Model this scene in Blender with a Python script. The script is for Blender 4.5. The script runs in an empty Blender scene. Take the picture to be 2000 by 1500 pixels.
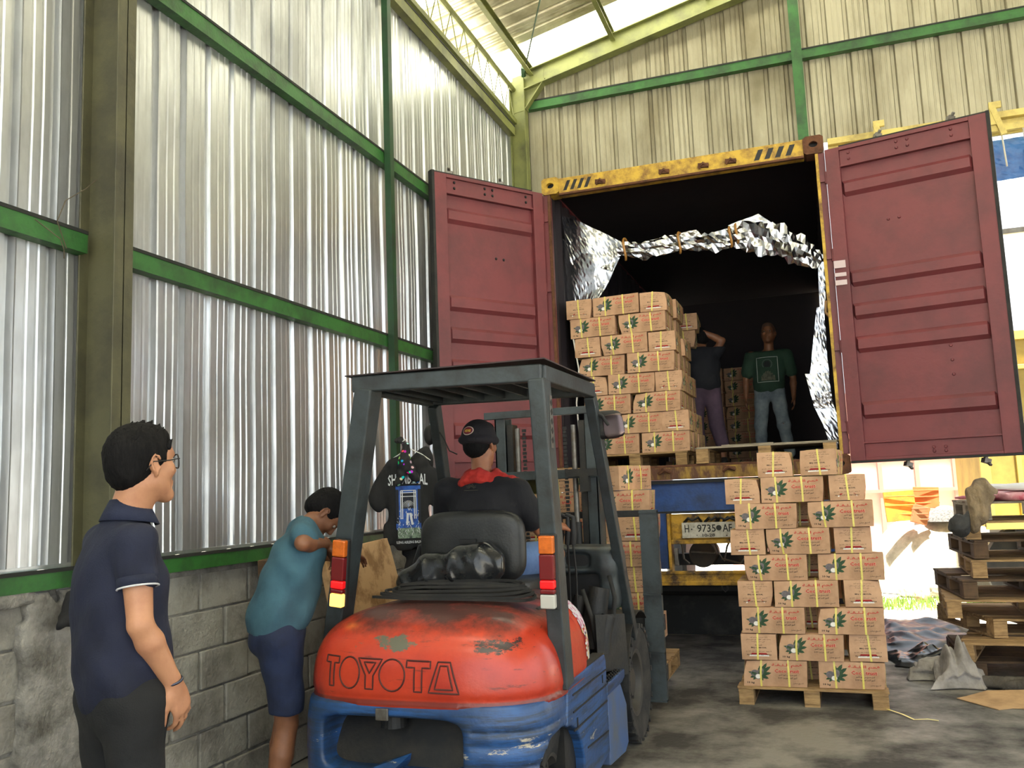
import bpy, bmesh, math, random
import numpy as np
from mathutils import Vector, Matrix, Euler
random.seed(7); RNG = np.random.default_rng(7)
SC = bpy.context.scene
COL = SC.collection
PI = math.pi
rad = math.radians

# ------------------------------------------------------------------ camera
cam_data = bpy.data.cameras.new('camera')
cam = bpy.data.objects.new('camera', cam_data); COL.objects.link(cam)
CAM_F, CAM_YAW, CAM_PITCH, CAM_ROLL = 1713.2, rad(19.169), rad(7.1545), rad(-2.2208)
def _basis():
    cy, sy, cp, sp = math.cos(CAM_YAW), math.sin(CAM_YAW), math.cos(CAM_PITCH), math.sin(CAM_PITCH)
    f = Vector((-sy*cp, cy*cp, sp)); rt = Vector((cy, sy, 0)); up = rt.cross(f)
    c, s = math.cos(CAM_ROLL), math.sin(CAM_ROLL)
    return rt*c + up*s, up*c - rt*s, f
_r, _u, _f = _basis()
cam.matrix_world = Matrix(((_r.x, _u.x, -_f.x, 0), (_r.y, _u.y, -_f.y, 0), (_r.z, _u.z, -_f.z, 1.5), (0, 0, 0, 1)))
cam_data.sensor_fit = 'HORIZONTAL'; cam_data.sensor_width = 36.0
cam_data.lens = CAM_F/2000*36.0
cam_data.clip_start = 0.05; cam_data.clip_end = 300
SC.camera = cam

# ------------------------------------------------------------------ world, sun, exposure
w = bpy.data.worlds.new('sky'); SC.world = w; w.use_nodes = True
bg = w.node_tree.nodes['Background']
bg.inputs['Color'].default_value = (0.86, 0.94, 1.0, 1); bg.inputs['Strength'].default_value = 1.0
sun_d = bpy.data.lights.new('sun', 'SUN'); sun_d.energy = 14.0; sun_d.angle = rad(2); sun_d.color = (1, .95, .86)
sun = bpy.data.objects.new('sun', sun_d); COL.objects.link(sun)
# a high tropical noon sun
sun.rotation_euler = Vector((0.05, -0.15, 1.25)).to_track_quat('Z', 'Y').to_euler()
def portal(name, loc, rot, sx, sy):
    d = bpy.data.lights.new(name, 'AREA'); d.shape = 'RECTANGLE'; d.size = sx; d.size_y = sy
    d.cycles.is_portal = True
    o = bpy.data.objects.new(name, d); COL.objects.link(o); o.location = loc; o.rotation_euler = rot
portal('portal_rear', (4.5, -6.0, 3.4), (rad(90), 0, 0), 15, 6.8)
portal('portal_right', (12.0, 1.5, 3.9), (rad(90), 0, rad(90)), 15, 7.8)
portal('portal_gable', (3.2, 9.05, 2.4), (rad(-90), 0, 0), 6.0, 4.8)
SC.view_settings.view_transform = 'Standard'; SC.view_settings.look = 'None'
SC.view_settings.gamma = 1.0; SC.view_settings.use_curve_mapping = False
SC.view_settings.exposure = 1.6
SC.cycles.max_bounces = 8; SC.cycles.diffuse_bounces = 5; SC.cycles.glossy_bounces = 4
SC.cycles.transmission_bounces = 6; SC.cycles.sample_clamp_indirect = 4.0
try: SC.cycles.use_denoising = True
except Exception: pass

# ------------------------------------------------------------------ materials
def srgb(r, g, b):
    f = lambda c: (c/255/12.92 if c/255 <= .04045 else ((c/255+.055)/1.055)**2.4)
    return (f(r), f(g), f(b), 1)
def mat(name, col, rough=.6, metal=0.0, var=None, vscale=6, vamt=.35, bump=0.0, bscale=60, stretch=None, coat=0, emit=None, estr=0, detail=6, vlo=.42, vhi=.68, spec=None, rvar=0):
    """col / var are sRGB triples; var is a second colour mixed in by noise (dirt, wear)."""
    m = bpy.data.materials.new(name); m.use_nodes = True
    nt = m.node_tree; b = nt.nodes['Principled BSDF']
    b.inputs['Base Color'].default_value = srgb(*col); b.inputs['Roughness'].default_value = rough
    b.inputs['Metallic'].default_value = metal
    if spec is not None: b.inputs['Specular IOR Level'].default_value = spec
    if coat: b.inputs['Coat Weight'].default_value = coat; b.inputs['Coat Roughness'].default_value = .15
    tc = nt.nodes.new('ShaderNodeTexCoord'); mp = nt.nodes.new('ShaderNodeMapping')
    nt.links.new(tc.outputs['Object'], mp.inputs['Vector'])
    if stretch: mp.inputs['Scale'].default_value = stretch
    if var is not None:
        n = nt.nodes.new('ShaderNodeTexNoise'); n.inputs['Scale'].default_value = vscale; n.inputs['Detail'].default_value = detail
        n.inputs['Roughness'].default_value = .65
        nt.links.new(mp.outputs[0], n.inputs['Vector'])
        r = nt.nodes.new('ShaderNodeMapRange'); r.inputs['From Min'].default_value = vlo; r.inputs['From Max'].default_value = vhi
        r.inputs['To Max'].default_value = vamt*2 if vamt*2 < 1 else 1
        nt.links.new(n.outputs['Fac'], r.inputs['Value'])
        mx = nt.nodes.new('ShaderNodeMix'); mx.data_type = 'RGBA'
        mx.inputs['A'].default_value = srgb(*col); mx.inputs['B'].default_value = srgb(*var)
        nt.links.new(r.outputs[0], mx.inputs['Factor']); nt.links.new(mx.outputs['Result'], b.inputs['Base Color'])
        if rvar:
            rr = nt.nodes.new('ShaderNodeMapRange'); rr.inputs['To Min'].default_value = rough; rr.inputs['To Max'].default_value = rough+rvar
            nt.links.new(r.outputs[0], rr.inputs['Value']); nt.links.new(rr.outputs[0], b.inputs['Roughness'])
    if bump:
        n2 = nt.nodes.new('ShaderNodeTexNoise'); n2.inputs['Scale'].default_value = bscale; n2.inputs['Detail'].default_value = 5
        nt.links.new(mp.outputs[0], n2.inputs['Vector'])
        bp = nt.nodes.new('ShaderNodeBump'); bp.inputs['Strength'].default_value = bump; bp.inputs['Distance'].default_value = .01
        nt.links.new(n2.outputs['Fac'], bp.inputs['Height']); nt.links.new(bp.outputs[0], b.inputs['Normal'])
    if emit:
        b.inputs['Emission Color'].default_value = srgb(*emit); b.inputs['Emission Strength'].default_value = estr
    return m

# ------------------------------------------------------------------ mesh builder
class MB:
    def __init__(s): s.v = []; s.f = []; s.m = []; s.xf = None
    def add(s, vs, fs, mi=0):
        o = len(s.v)
        if s.xf is not None: vs = [s.xf @ Vector(v) for v in vs]
        s.v += [tuple(v) for v in vs]; s.f += [tuple(i+o for i in f) for f in fs]; s.m += [mi]*len(fs); return s
    def box(s, a, b, mi=0, rot=None, piv=None):
        x0, y0, z0 = a; x1, y1, z1 = b
        vs = [Vector(p) for p in ((x0,y0,z0),(x1,y0,z0),(x1,y1,z0),(x0,y1,z0),(x0,y0,z1),(x1,y0,z1),(x1,y1,z1),(x0,y1,z1))]
        if rot is not None:
            c = Vector(piv) if piv else sum(vs, Vector())/8
            R = Euler(rot).to_matrix(); vs = [c + R @ (v-c) for v in vs]
        return s.add(vs, [(0,3,2,1),(4,5,6,7),(0,1,5,4),(1,2,6,5),(2,3,7,6),(3,0,4,7)], mi)
    def cbox(s, c, size, mi=0, rot=None):
        c = Vector(c); h = Vector(size)/2
        return s.box(c-h, c+h, mi, rot, c)
    def beam(s, p, q, w, h, mi=0, up=(0,0,1)):
        """rectangular bar from p to q; w across, h along 'up'"""
        p, q = Vector(p), Vector(q); d = (q-p).normalized(); u = Vector(up)
        u = (u - d*u.dot(d)).normalized(); r = d.cross(u)
        vs = [c + r*(sx*w/2) + u*(sy*h/2) for c in (p, q) for sx, sy in ((-1,-1),(1,-1),(1,1),(-1,1))]
        return s.add(vs, [(0,1,2,3),(7,6,5,4),(0,4,5,1),(1,5,6,2),(2,6,7,3),(3,7,4,0)], mi)
    def tube(s, pts, r, n=8, mi=0, cap=True, closed=False):
        pts = [Vector(p) for p in pts]; N = len(pts); rs = r if hasattr(r, '__len__') else [r]*N
        u = None; vs = []; fs = []
        for i, p in enumerate(pts):
            if closed: d = (pts[(i+1)%N]-pts[i-1])
            else: d = pts[min(i+1, N-1)] - pts[max(i-1, 0)]
            d = d.normalized() if d.length > 1e-9 else Vector((0,0,1))
            if u is None: u = d.orthogonal().normalized()
            u = (u - d*u.dot(d)); u = u.normalized() if u.length > 1e-6 else d.orthogonal().normalized()
            w_ = d.cross(u)
            for k in range(n):
                a = 2*PI*k/n; vs.append(p + (u*math.cos(a)+w_*math.sin(a))*rs[i])
        M = N if closed else N-1
        for i in range(M):
            j = (i+1) % N
            for k in range(n):
                l = (k+1) % n; fs.append((i*n+k, i*n+l, j*n+l, j*n+k))
        if cap and not closed: fs += [tuple(range(n-1, -1, -1)), tuple((N-1)*n+k for k in range(n))]
        return s.add(vs, fs, mi)
    def lathe(s, prof, c=(0,0,0), axis='z', n=24, mi=0):
        vs = []; fs = []; c = Vector(c)
        for (r, h) in prof:
            for k in range(n):
                a = 2*PI*k/n; x, y = r*math.cos(a), r*math.sin(a)
                vs.append(c + Vector({'z': (x, y, h), 'x': (h, x, y), 'y': (y, h, x)}[axis]))
        for i in range(len(prof)-1):
            for k in range(n):
                l = (k+1) % n; fs.append((i*n+k, i*n+l, (i+1)*n+l, (i+1)*n+k))
        fs += [tuple(range(n-1, -1, -1)), tuple((len(prof)-1)*n+k for k in range(n))]
        return s.add(vs, fs, mi)
    def prism(s, prof, p0, p1, ax, ay, mi=0, cap=True):
        """profile of (a,b) pairs in axes ax, ay swept from p0 to p1"""
        p0, p1, ax, ay = map(Vector, (p0, p1, ax, ay)); n = len(prof)
        vs = [p + ax*a + ay*b for p in (p0, p1) for a, b in prof]
        fs = [(k, (k+1) % n, n+(k+1) % n, n+k) for k in range(n)]
        if cap: fs += [tuple(range(n-1, -1, -1)), tuple(range(n, 2*n))]
        return s.add(vs, fs, mi)
    def poly(s, pts, mi=0): return s.add(pts, [tuple(range(len(pts)))], mi)
    def grid(s, fn, nu, nv, mi=0, closed_u=False):
        vs = [fn(i/nu, j/nv) for j in range(nv+1) for i in range(nu+1)]
        fs = [(j*(nu+1)+i, j*(nu+1)+i+1, (j+1)*(nu+1)+i+1, (j+1)*(nu+1)+i) for j in range(nv) for i in range(nu)]
        return s.add(vs, fs, mi)
    def ellipsoid(s, c, r, n=12, m=8, mi=0):
        c = Vector(c); vs = []; fs = []
        for j in range(m+1):
            t = PI*j/m
            for k in range(n):
                a = 2*PI*k/n; vs.append(c + Vector((r[0]*math.sin(t)*math.cos(a), r[1]*math.sin(t)*math.sin(a), r[2]*math.cos(t))))
        for j in range(m):
            for k in range(n):
                l = (k+1) % n; fs.append((j*n+k, (j+1)*n+k, (j+1)*n+l, j*n+l))
        return s.add(vs, fs, mi)
    def build(s, name, mats, parent=None, smooth=False, bevel=0, bseg=2, solid=0, subsurf=0, origin=None, autosm=None):
        me = bpy.data.meshes.new(name)
        o0 = Vector(origin) if origin is not None else Vector((0,0,0))
        me.from_pydata([tuple(Vector(v)-o0) for v in s.v], [], s.f); me.update()
        if not isinstance(mats, (list, tuple)): mats = [mats]
        for m_ in mats: me.materials.append(m_)
        me.polygons.foreach_set('material_index', s.m)
        bm = bmesh.new(); bm.from_mesh(me); bmesh.ops.recalc_face_normals(bm, faces=bm.faces) if smooth != 'keep' else None
        bm.to_mesh(me); bm.free()
        if smooth and smooth != 'keep':
            me.polygons.foreach_set('use_smooth', [True]*len(me.polygons))
            if autosm: me.set_sharp_from_angle(angle=rad(autosm))
        o = bpy.data.objects.new(name, me); COL.objects.link(o)
        if parent is not None:
            o.parent = parent; o.location = o0 - parent_loc(parent)
            if parent.get('_rz') is not None: pass
        else: o.location = o0
        if bevel:
            b = o.modifiers.new('bevel', 'BEVEL'); b.width = bevel; b.segments = bseg; b.limit_method = 'ANGLE'; b.angle_limit = rad(40)
            b.harden_normals = False
        if solid: q = o.modifiers.new('solid', 'SOLIDIFY'); q.thickness = solid; q.offset = 0
        if subsurf: q = o.modifiers.new('sub', 'SUBSURF'); q.levels = subsurf; q.render_levels = subsurf
        return o
def parent_loc(p):
    """world position of an unrotated parent chain"""
    v = Vector(p.location)
    while p.parent is not None: p = p.parent; v += Vector(p.location)
    return v
def tag(o, label=None, cat=None, group=None, kind=None):
    if label: o['label'] = label
    if cat: o['category'] = cat
    if group: o['group'] = group
    if kind or cat: o['kind'] = kind or 'thing'
    return o
def thing(name, label, cat, loc=(0,0,0), group=None):
    o = bpy.data.objects.new(name, None); COL.objects.link(o); o.location = loc; o.empty_display_size = .1
    return tag(o, label, cat, group)
def children(o): return [c for c in ALLOBJ() if c.parent == o]
def ALLOBJ(): return list(bpy.data.objects)
def copy_tree(o, kids, label=None, group=None):
    c = o.copy(); COL.objects.link(c)
    for k in kids:
        d = k.copy(); COL.objects.link(d); d.parent = c
    if label: c['label'] = label
    if group: c['group'] = group
    return c

# ------------------------------------------------------------------ implicit surfaces (bodies, cloth, soft shapes)
class SDF:
    def __init__(s, lo, hi, h):
        s.h = h; s.lo = np.array(lo, float); n = np.ceil((np.array(hi)-s.lo)/h).astype(int)+1
        s.n = n; s.ax = [s.lo[i]+h*np.arange(n[i]) for i in range(3)]
        s.F = np.full(n, 1.0, np.float32)
    def _sub(s, lo, hi, pad):
        i0 = np.clip(np.floor((np.array(lo)-pad-s.lo)/s.h).astype(int), 0, s.n-1)
        i1 = np.clip(np.ceil((np.array(hi)+pad-s.lo)/s.h).astype(int)+1, 1, s.n)
        sl = tuple(slice(a, b) for a, b in zip(i0, i1))
        X, Y, Z = np.meshgrid(*[s.ax[i][sl[i]] for i in range(3)], indexing='ij', sparse=True)
        return sl, X, Y, Z
    def _merge(s, sl, d, k, op):
        f = s.F[sl]; d = d.astype(np.float32)
        if op == 'cut':
            d = -d
            if k > 0:
                h = np.clip(.5 - .5*(d-f)/k*-1, 0, 1); h = np.clip(.5+.5*(d-f)/k, 0, 1)
                s.F[sl] = f*(1-h)+d*h + k*h*(1-h)
            else: s.F[sl] = np.maximum(f, d)
        elif k > 0:
            h = np.clip(.5+.5*(f-d)/k, 0, 1); s.F[sl] = f*(1-h)+d*h - k*h*(1-h)
        else: s.F[sl] = np.minimum(f, d)
    def cap(s, a, b, ra, rb=None, k=.02, n=None, sq=1.0, op='add'):
        """round tapered limb; n, sq: flatten across direction n by factor sq (<1 thinner)"""
        rb = ra if rb is None else rb
        a = np.array(a, float); b = np.array(b, float); R = max(ra, rb)*(max(1, sq))
        sl, X, Y, Z = s._sub(np.minimum(a, b)-R, np.maximum(a, b)+R, k*2+s.h*3)
        ab = b-a; L2 = max(ab@ab, 1e-9)
        px, py, pz = X-a[0], Y-a[1], Z-a[2]
        t = np.clip((px*ab[0]+py*ab[1]+pz*ab[2])/L2, 0, 1)
        qx, qy, qz = px-t*ab[0], py-t*ab[1], pz-t*ab[2]
        r = ra+(rb-ra)*t
        if n is not None:
            n = np.array(n, float); n /= np.linalg.norm(n)
            c = qx*n[0]+qy*n[1]+qz*n[2]; g = (1/sq-1)
            qx, qy, qz = qx+c*g*n[0], qy+c*g*n[1], qz+c*g*n[2]
            d = (np.sqrt(qx*qx+qy*qy+qz*qz)-r)*min(sq, 1)
            # keep the true scale in the unflattened directions
        else: d = np.sqrt(qx*qx+qy*qy+qz*qz)-r
        s._merge(sl, d, k, op); return s
    def ell(s, c, r, k=.02, R=None, op='add', p=2.0):
        """ellipsoid, R = 3x3 with the local axes in its columns; p>2 makes it boxier"""
        c = np.array(c, float); r = np.array(r, float); M = np.array(R, float) if R is not None else np.eye(3)
        ext = np.abs(M) @ r * (1.0 if p == 2 else 1.25)
        sl, X, Y, Z = s._sub(c-ext, c+ext, k*2+s.h*3)
        X, Y, Z = X-c[0], Y-c[1], Z-c[2]
        q = [(X*M[0, i]+Y*M[1, i]+Z*M[2, i])/r[i] for i in range(3)]
        if p == 2:
            k0 = np.sqrt(q[0]**2+q[1]**2+q[2]**2); k1 = np.sqrt((q[0]/r[0])**2+(q[1]/r[1])**2+(q[2]/r[2])**2)+1e-6
            d = k0*(k0-1)/k1
        else:
            k0 = (np.abs(q[0])**p+np.abs(q[1])**p+np.abs(q[2])**p)**(1/p); d = (k0-1)*r.min()
        s._merge(sl, d, k, op); return s
    def plane(s, c, n, op='cut', k=0):
        """remove everything on the side n points to"""
        c = np.array(c, float); n = np.array(n, float); n /= np.linalg.norm(n)
        X, Y, Z = np.meshgrid(*s.ax, indexing='ij', sparse=True)
        d = (X-c[0])*n[0]+(Y-c[1])*n[1]+(Z-c[2])*n[2]
        if k: 
            h = np.clip(.5+.5*(d-s.F)/k, 0, 1); s.F = (s.F*(1-h)+d*h+k*h*(1-h)).astype(np.float32)
        else: s.F = np.maximum(s.F, d).astype(np.float32)
        return s
    def warp(s, fn):
        X, Y, Z = np.meshgrid(*s.ax, indexing='ij'); s.F = (s.F + fn(X, Y, Z)).astype(np.float32); return s
    def mesh(s, lowres=None):
        F = s.F; F[0] = F[-1] = 1; F[:, 0] = F[:, -1] = 1; F[:, :, 0] = F[:, :, -1] = 1
        S = F < 0; nx, ny, nz = F.shape
        cell = np.zeros((nx-1, ny-1, nz-1), np.int8)
        for dx in (0, 1):
            for dy in (0, 1):
                for dz in (0, 1): cell += S[dx:nx-1+dx, dy:ny-1+dy, dz:nz-1+dz]
        act = (cell > 0) & (cell < 8); idx = -np.ones(act.shape, np.int64); I = np.argwhere(act); idx[act] = np.arange(len(I))
        acc = np.zeros((len(I), 3)); cnt = np.zeros(len(I))
        cor = [(a, b, c) for a in (0, 1) for b in (0, 1) for c in (0, 1)]
        for a in cor:
            for ax in range(3):
                if a[ax] == 1: continue
                b = list(a); b[ax] = 1
                fa = F[I[:, 0]+a[0], I[:, 1]+a[1], I[:, 2]+a[2]]; fb = F[I[:, 0]+b[0], I[:, 1]+b[1], I[:, 2]+b[2]]
                m = (fa < 0) != (fb < 0); t = np.where(m, fa/np.where(m, fa-fb, 1), 0)
                p = np.tile(np.array(a, float), (len(I), 1)); p[:, ax] = t
                acc[m] += p[m]; cnt[m] += 1
        V = s.lo + s.h*(I + acc/cnt[:, None])
        faces = []
        for ax in range(3):
            sl0 = [slice(None)]*3; sl1 = [slice(None)]*3; sl0[ax] = slice(0, -1); sl1[ax] = slice(1, None)
            A = S[tuple(sl0)]; B = S[tuple(sl1)]; E = np.argwhere(A != B)
            o1, o2 = [(1, 2), (2, 0), (0, 1)][ax]
            E = E[(E[:, o1] > 0) & (E[:, o2] > 0) & (E[:, o1] < F.shape[o1]-1) & (E[:, o2] < F.shape[o2]-1)]
            if not len(E): continue
            q = []
            for d1, d2 in ((0, 0), (-1, 0), (-1, -1), (0, -1)):
                e = E.copy(); e[:, o1] += d1; e[:, o2] += d2; q.append(idx[e[:, 0], e[:, 1], e[:, 2]])
            q = np.stack(q, 1); flip = A[tuple(E.T)]; q[~flip] = q[~flip][:, ::-1]
            faces.append(q)
        Q = np.concatenate(faces); Q = Q[(Q >= 0).all(1)]
        return V, Q
    def build(s, name, mats, parent=None, smooth_it=2, colorfn=None, disp=None):
        V, Q = s.mesh()
        # light laplacian smoothing
        e = np.concatenate([Q[:, [0, 1]], Q[:, [1, 2]], Q[:, [2, 3]], Q[:, [3, 0]]])
        for _ in range(smooth_it):
            acc = np.zeros_like(V); c = np.zeros(len(V))
            for a, b in ((0, 1), (1, 0)):
                np.add.at(acc, e[:, a], V[e[:, b]]); np.add.at(c, e[:, a], 1)
            V = V*.5 + .5*acc/np.maximum(c, 1)[:, None]
        if disp is not None: V = disp(V)
        o0 = parent_loc(parent) if parent is not None else Vector((0,0,0))
        me = bpy.data.meshes.new(name); me.vertices.add(len(V)); me.vertices.foreach_set('co', (V-np.array(o0)).ravel())
        me.loops.add(Q.size); me.polygons.add(len(Q)); me.loops.foreach_set('vertex_index', Q.ravel().astype(np.int32))
        me.polygons.foreach_set('loop_start', np.arange(0, Q.size, 4, dtype=np.int32))
        me.polygons.foreach_set('use_smooth', np.ones(len(Q), bool))
        if not isinstance(mats, (list, tuple)): mats = [mats]
        for m_ in mats: me.materials.append(m_)
        if colorfn is not None:
            cen = V[Q].mean(1); me.polygons.foreach_set('material_index', colorfn(cen).astype(np.int32))
        me.update(calc_edges=True); me.validate()
        o = bpy.data.objects.new(name, me); COL.objects.link(o)
        if parent is not None: o.parent = parent
        return o

# ------------------------------------------------------------------ flat lettering
_AR = {'ا':('FE8D','FE8E'),'أ':('FE83','FE84'),'ل':('FEDD','FEDE','FEDF','FEE0'),'ح':('FEA1','FEA2','FEA3','FEA4'),'خ':('FEA5','FEA6','FEA7','FEA8'),
 'ج':('FE9D','FE9E','FE9F','FEA0'),'م':('FEE1','FEE2','FEE3','FEE4'),'ف':('FED1','FED2','FED3','FED4'),'ق':('FED5','FED6','FED7','FED8'),
 'ث':('FE99','FE9A','FE9B','FE9C'),'ة':('FE93','FE94'),'ص':('FEB9','FEBA','FEBB','FEBC'),'ن':('FEE5','FEE6','FEE7','FEE8'),'ع':('FEC9','FECA','FECB','FECC'),
 'و':('FEED','FEEE'),'د':('FEA9','FEAA'),'ش':('FEB5','FEB6','FEB7','FEB8'),'ر':('FEAD','FEAE'),'ز':('FEAF','FEB0'),'ه':('FEE9','FEEA','FEEB','FEEC'),
 'ط':('FEC1','FEC2','FEC3','FEC4'),'ب':('FE8F','FE90','FE91','FE92'),'ي':('FEF1','FEF2','FEF3','FEF4'),'ء':('FE80',),'ت':('FE95','FE96','FE97','FE98'),'ـ':('0640','0640','0640','0640')}
def arabic(t):
    out = []
    for i, ch in enumerate(t):
        if ch not in _AR: out.append(ch); continue
        f = _AR[ch]; prev = i > 0 and t[i-1] in _AR and len(_AR[t[i-1]]) == 4 and len(f) > 1
        nxt = i+1 < len(t) and t[i+1] in _AR and len(_AR[t[i+1]]) > 1 and len(f) == 4
        k = (3 if prev and nxt else 2 if nxt else 1 if prev else 0)
        out.append(chr(int(f[k], 16)))
    return ''.join(reversed(out))
_tc = {}
def text_mesh(body, res=2, bold=0):
    key = (body, res, bold)
    if key in _tc: return _tc[key]
    c = bpy.data.curves.new('lettering', 'FONT'); c.body = body; c.resolution_u = res; c.offset = bold
    o = bpy.data.objects.new('lettering', c); COL.objects.link(o)
    dg = bpy.context.evaluated_depsgraph_get(); me = bpy.data.meshes.new_from_object(o.evaluated_get(dg))
    vs = np.array([v.co[:] for v in me.vertices]) if len(me.vertices) else np.zeros((0, 3)); fs = [tuple(p.vertices) for p in me.polygons]
    bpy.data.objects.remove(o); bpy.data.curves.remove(c); bpy.data.meshes.remove(me)
    lo, hi = vs.min(0), vs.max(0); vs = vs-lo; size = hi-lo
    _tc[key] = (vs, fs, size); return _tc[key]
def put_text(mb, body, origin, ux, uy, width=None, height=None, mi=0, res=2, bold=0, off=None):
    """lettering on the plane origin + ux*a + uy*b, filling width x height"""
    vs, fs, size = text_mesh(body, res, bold); ux, uy, o = Vector(ux), Vector(uy), Vector(origin)
    sx = (width/size[0]) if width else height/size[1]; sy = (height/size[1]) if height else sx
    mb.add([o+ux*(v[0]*sx)+uy*(v[1]*sy) for v in vs], fs, mi)
# ------------------------------------------------------------------ materials in use
def metal_sheet(name, col, rough, metal, dirt, amt, wav=.25):
    m = mat(name, col, rough, metal, dirt, 1.6, amt, stretch=(1, 1, .35), rvar=.2)
    nt = m.node_tree; b = nt.nodes['Principled BSDF']
    tc = nt.nodes.new('ShaderNodeTexCoord'); mp = nt.nodes.new('ShaderNodeMapping'); mp.inputs['Scale'].default_value = (7, 7, .35)
    n = nt.nodes.new('ShaderNodeTexNoise'); n.inputs['Scale'].default_value = 1.0; n.inputs['Detail'].default_value = 4
    bp = nt.nodes.new('ShaderNodeBump'); bp.inputs['Strength'].default_value = wav; bp.inputs['Distance'].default_value = .02
    nt.links.new(tc.outputs['Object'], mp.inputs['Vector']); nt.links.new(mp.outputs[0], n.inputs['Vector'])
    nt.links.new(n.outputs['Fac'], bp.inputs['Height']); nt.links.new(bp.outputs[0], b.inputs['Normal'])
    return m
M_SHEET = metal_sheet('galvanised sheet', (208, 211, 214), .30, .85, (124, 125, 124), .35)
M_GABLE = metal_sheet('gable sheet with warm light tint', (162, 157, 136), .42, .6, (120, 112, 88), .45)  # warm light from the roof strips is tinted into this sheet colour
M_ROOF = metal_sheet('roof sheet underside', (220, 216, 190), .35, .5, (150, 140, 108), .45)
M_GREEN = mat('green girt paint', (44, 98, 40), .5, 0, (24, 44, 24), 5, .4, bump=.2)
M_GREEND = mat('dark green post paint', (22, 62, 30), .5, 0, (20, 32, 22), 5, .4)
M_OLIVE = mat('dusty olive column paint', (78, 76, 52), .6, 0, (48, 46, 34), 3, .45, bump=.25, bscale=30)
M_LIME = mat('lime green steel paint', (116, 120, 66), .55, 0, (76, 78, 48), 4, .4)
M_YBEAM = mat('yellow beam paint', (206, 188, 108), .6, 0, (120, 100, 60), 5, .35)
M_BLOCK = mat('concrete block', (152, 149, 140), .93, 0, (96, 92, 84), 3.2, .45, bump=.8, bscale=45)
M_MORTAR = mat('mortar', (140, 137, 130), .95, 0, (80, 77, 70), 6, .5, bump=.8, bscale=60)
M_FLOOR = mat('oily concrete floor', (124, 120, 113), .6, 0, (54, 51, 48), 1.5, .5, bump=.7, bscale=25, detail=9, vlo=.4, vhi=.6, rvar=.25)
M_OUT = mat('outdoor yard', (205, 200, 185), .9, 0, (150, 142, 120), 1.2, .4)
M_GRASS = mat('grass tufts', (120, 150, 60), .9, 0, (70, 100, 40), 9, .4)
M_DARKWALL = mat('sooty low wall', (50, 51, 50), .8, 0, (100, 98, 92), 5, .3, vlo=.52, vhi=.8)
m = bpy.data.materials.new('translucent roof light'); m.use_nodes = True; nt = m.node_tree; nt.nodes.clear()
o_ = nt.nodes.new('ShaderNodeOutputMaterial'); t_ = nt.nodes.new('ShaderNodeBsdfTranslucent'); t_.inputs['Color'].default_value = (.95, .94, .78, 1)
nt.links.new(t_.outputs[0], o_.inputs['Surface']); M_LIGHTROOF = m

M_LIPSHADE = mat('painted shadow line on the rail lip', (26, 28, 24), .8)  # near-black colour standing in for shade along the rails' top edge
XW = -3.0; YG = 9.0
def roofz(x): return 6.88+.226*x if x < 5 else 6.88+.226*5 - .226*(x-5)

# ------------------------------------------------------------------ ground
def struct(o): o['kind'] = 'structure'; return o
mb = MB(); mb.box((-9, -9, -.2), (16, 9.3, 0)); struct(mb.build('floor', M_FLOOR))
mb = MB(); mb.box((-40, 9.3, -.22), (60, 90, -.01)); mb.box((16, -30, -.22), (60, 9.3, -.02)); mb.box((-40, -60, -.22), (16, -9, -.02)); mb.box((-40, -9, -.22), (-9, 9.3, -.02))
struct(mb.build('ground', M_OUT))

# ------------------------------------------------------------------ ribbed sheet walls
def rib_profile(length, period=.2, depth=.026, seed=0):
    """(distance along, outward depth) pairs: wide pans, two small stiffeners, one deep rib"""
    pts = []; rr = random.Random(seed); x = 0
    while x < length:
        j = rr.uniform(-.004, .004)
        for a, d in ((0, 0), (.040, 0), (.046, .004), (.054, .004), (.060, 0), (.092, 0), (.098, .004), (.106, .004), (.112, 0), (.140, 0), (.150, depth), (.180, depth), (.192, 0)):
            pts.append((x+a*period/.2, d+j*(d == 0)))
        x += period
    return [p for p in pts if p[0] <= length]
def ribbed(name, o, du, dn, length, z0f, z1f, mt, seed=0, nz=1, wob=0.0, period=.2, depth=.026):
    mb = MB(); prof = rib_profile(length, period, depth, seed); o, du, dn = map(Vector, (o, du, dn)); rr = random.Random(seed+3)
    vs = []; fs = []; nv = nz+1
    for (a, d) in prof:
        p = o + du*a
        z0, z1 = z0f(a), z1f(a)
        for k in range(nv):
            q = p + dn*(d + wob*math.sin(a*3.1+k*1.7+seed)*math.sin(k*2.3+a*.7)); vs.append((q.x, q.y, z0+(z1-z0)*k/nz))
    n = len(prof)
    for i in range(n-1):
        for k in range(nz): fs.append((i*nv+k, (i+1)*nv+k, (i+1)*nv+k+1, i*nv+k+1))
    mb.add(vs, fs)
    return struct(mb.build(name, mt, solid=.0008, smooth=False))
ribbed('wall_left', (XW, -6, 0), (0, 1, 0), (-1, 0, 0), 14.95, lambda a: 1.27, lambda a: 5.58, M_SHEET, 1, nz=9, wob=.006)
# gable: strip beside the corner, field above the truck bay, field right of the bay
ribbed('wall_back', (XW, YG+.004, 0), (1, 0, 0), (0, 1, 0), .76, lambda a: 2.1, lambda a: roofz(XW+a)-.05, M_GABLE, 2)
ribbed('wall_back', (XW+.6, YG, 0), (1, 0, 0), (0, 1, 0), 8.4, lambda a: 4.86 if a > 2.65 else 4.42, lambda a: roofz(XW+.6+a)-.05, M_GABLE, 3, nz=4, wob=.006)
ribbed('wall_back', (6, YG, 0), (1, 0, 0), (0, 1, 0), 7, lambda a: 0, lambda a: roofz(6+a)-.05, M_GABLE, 4)

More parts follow.
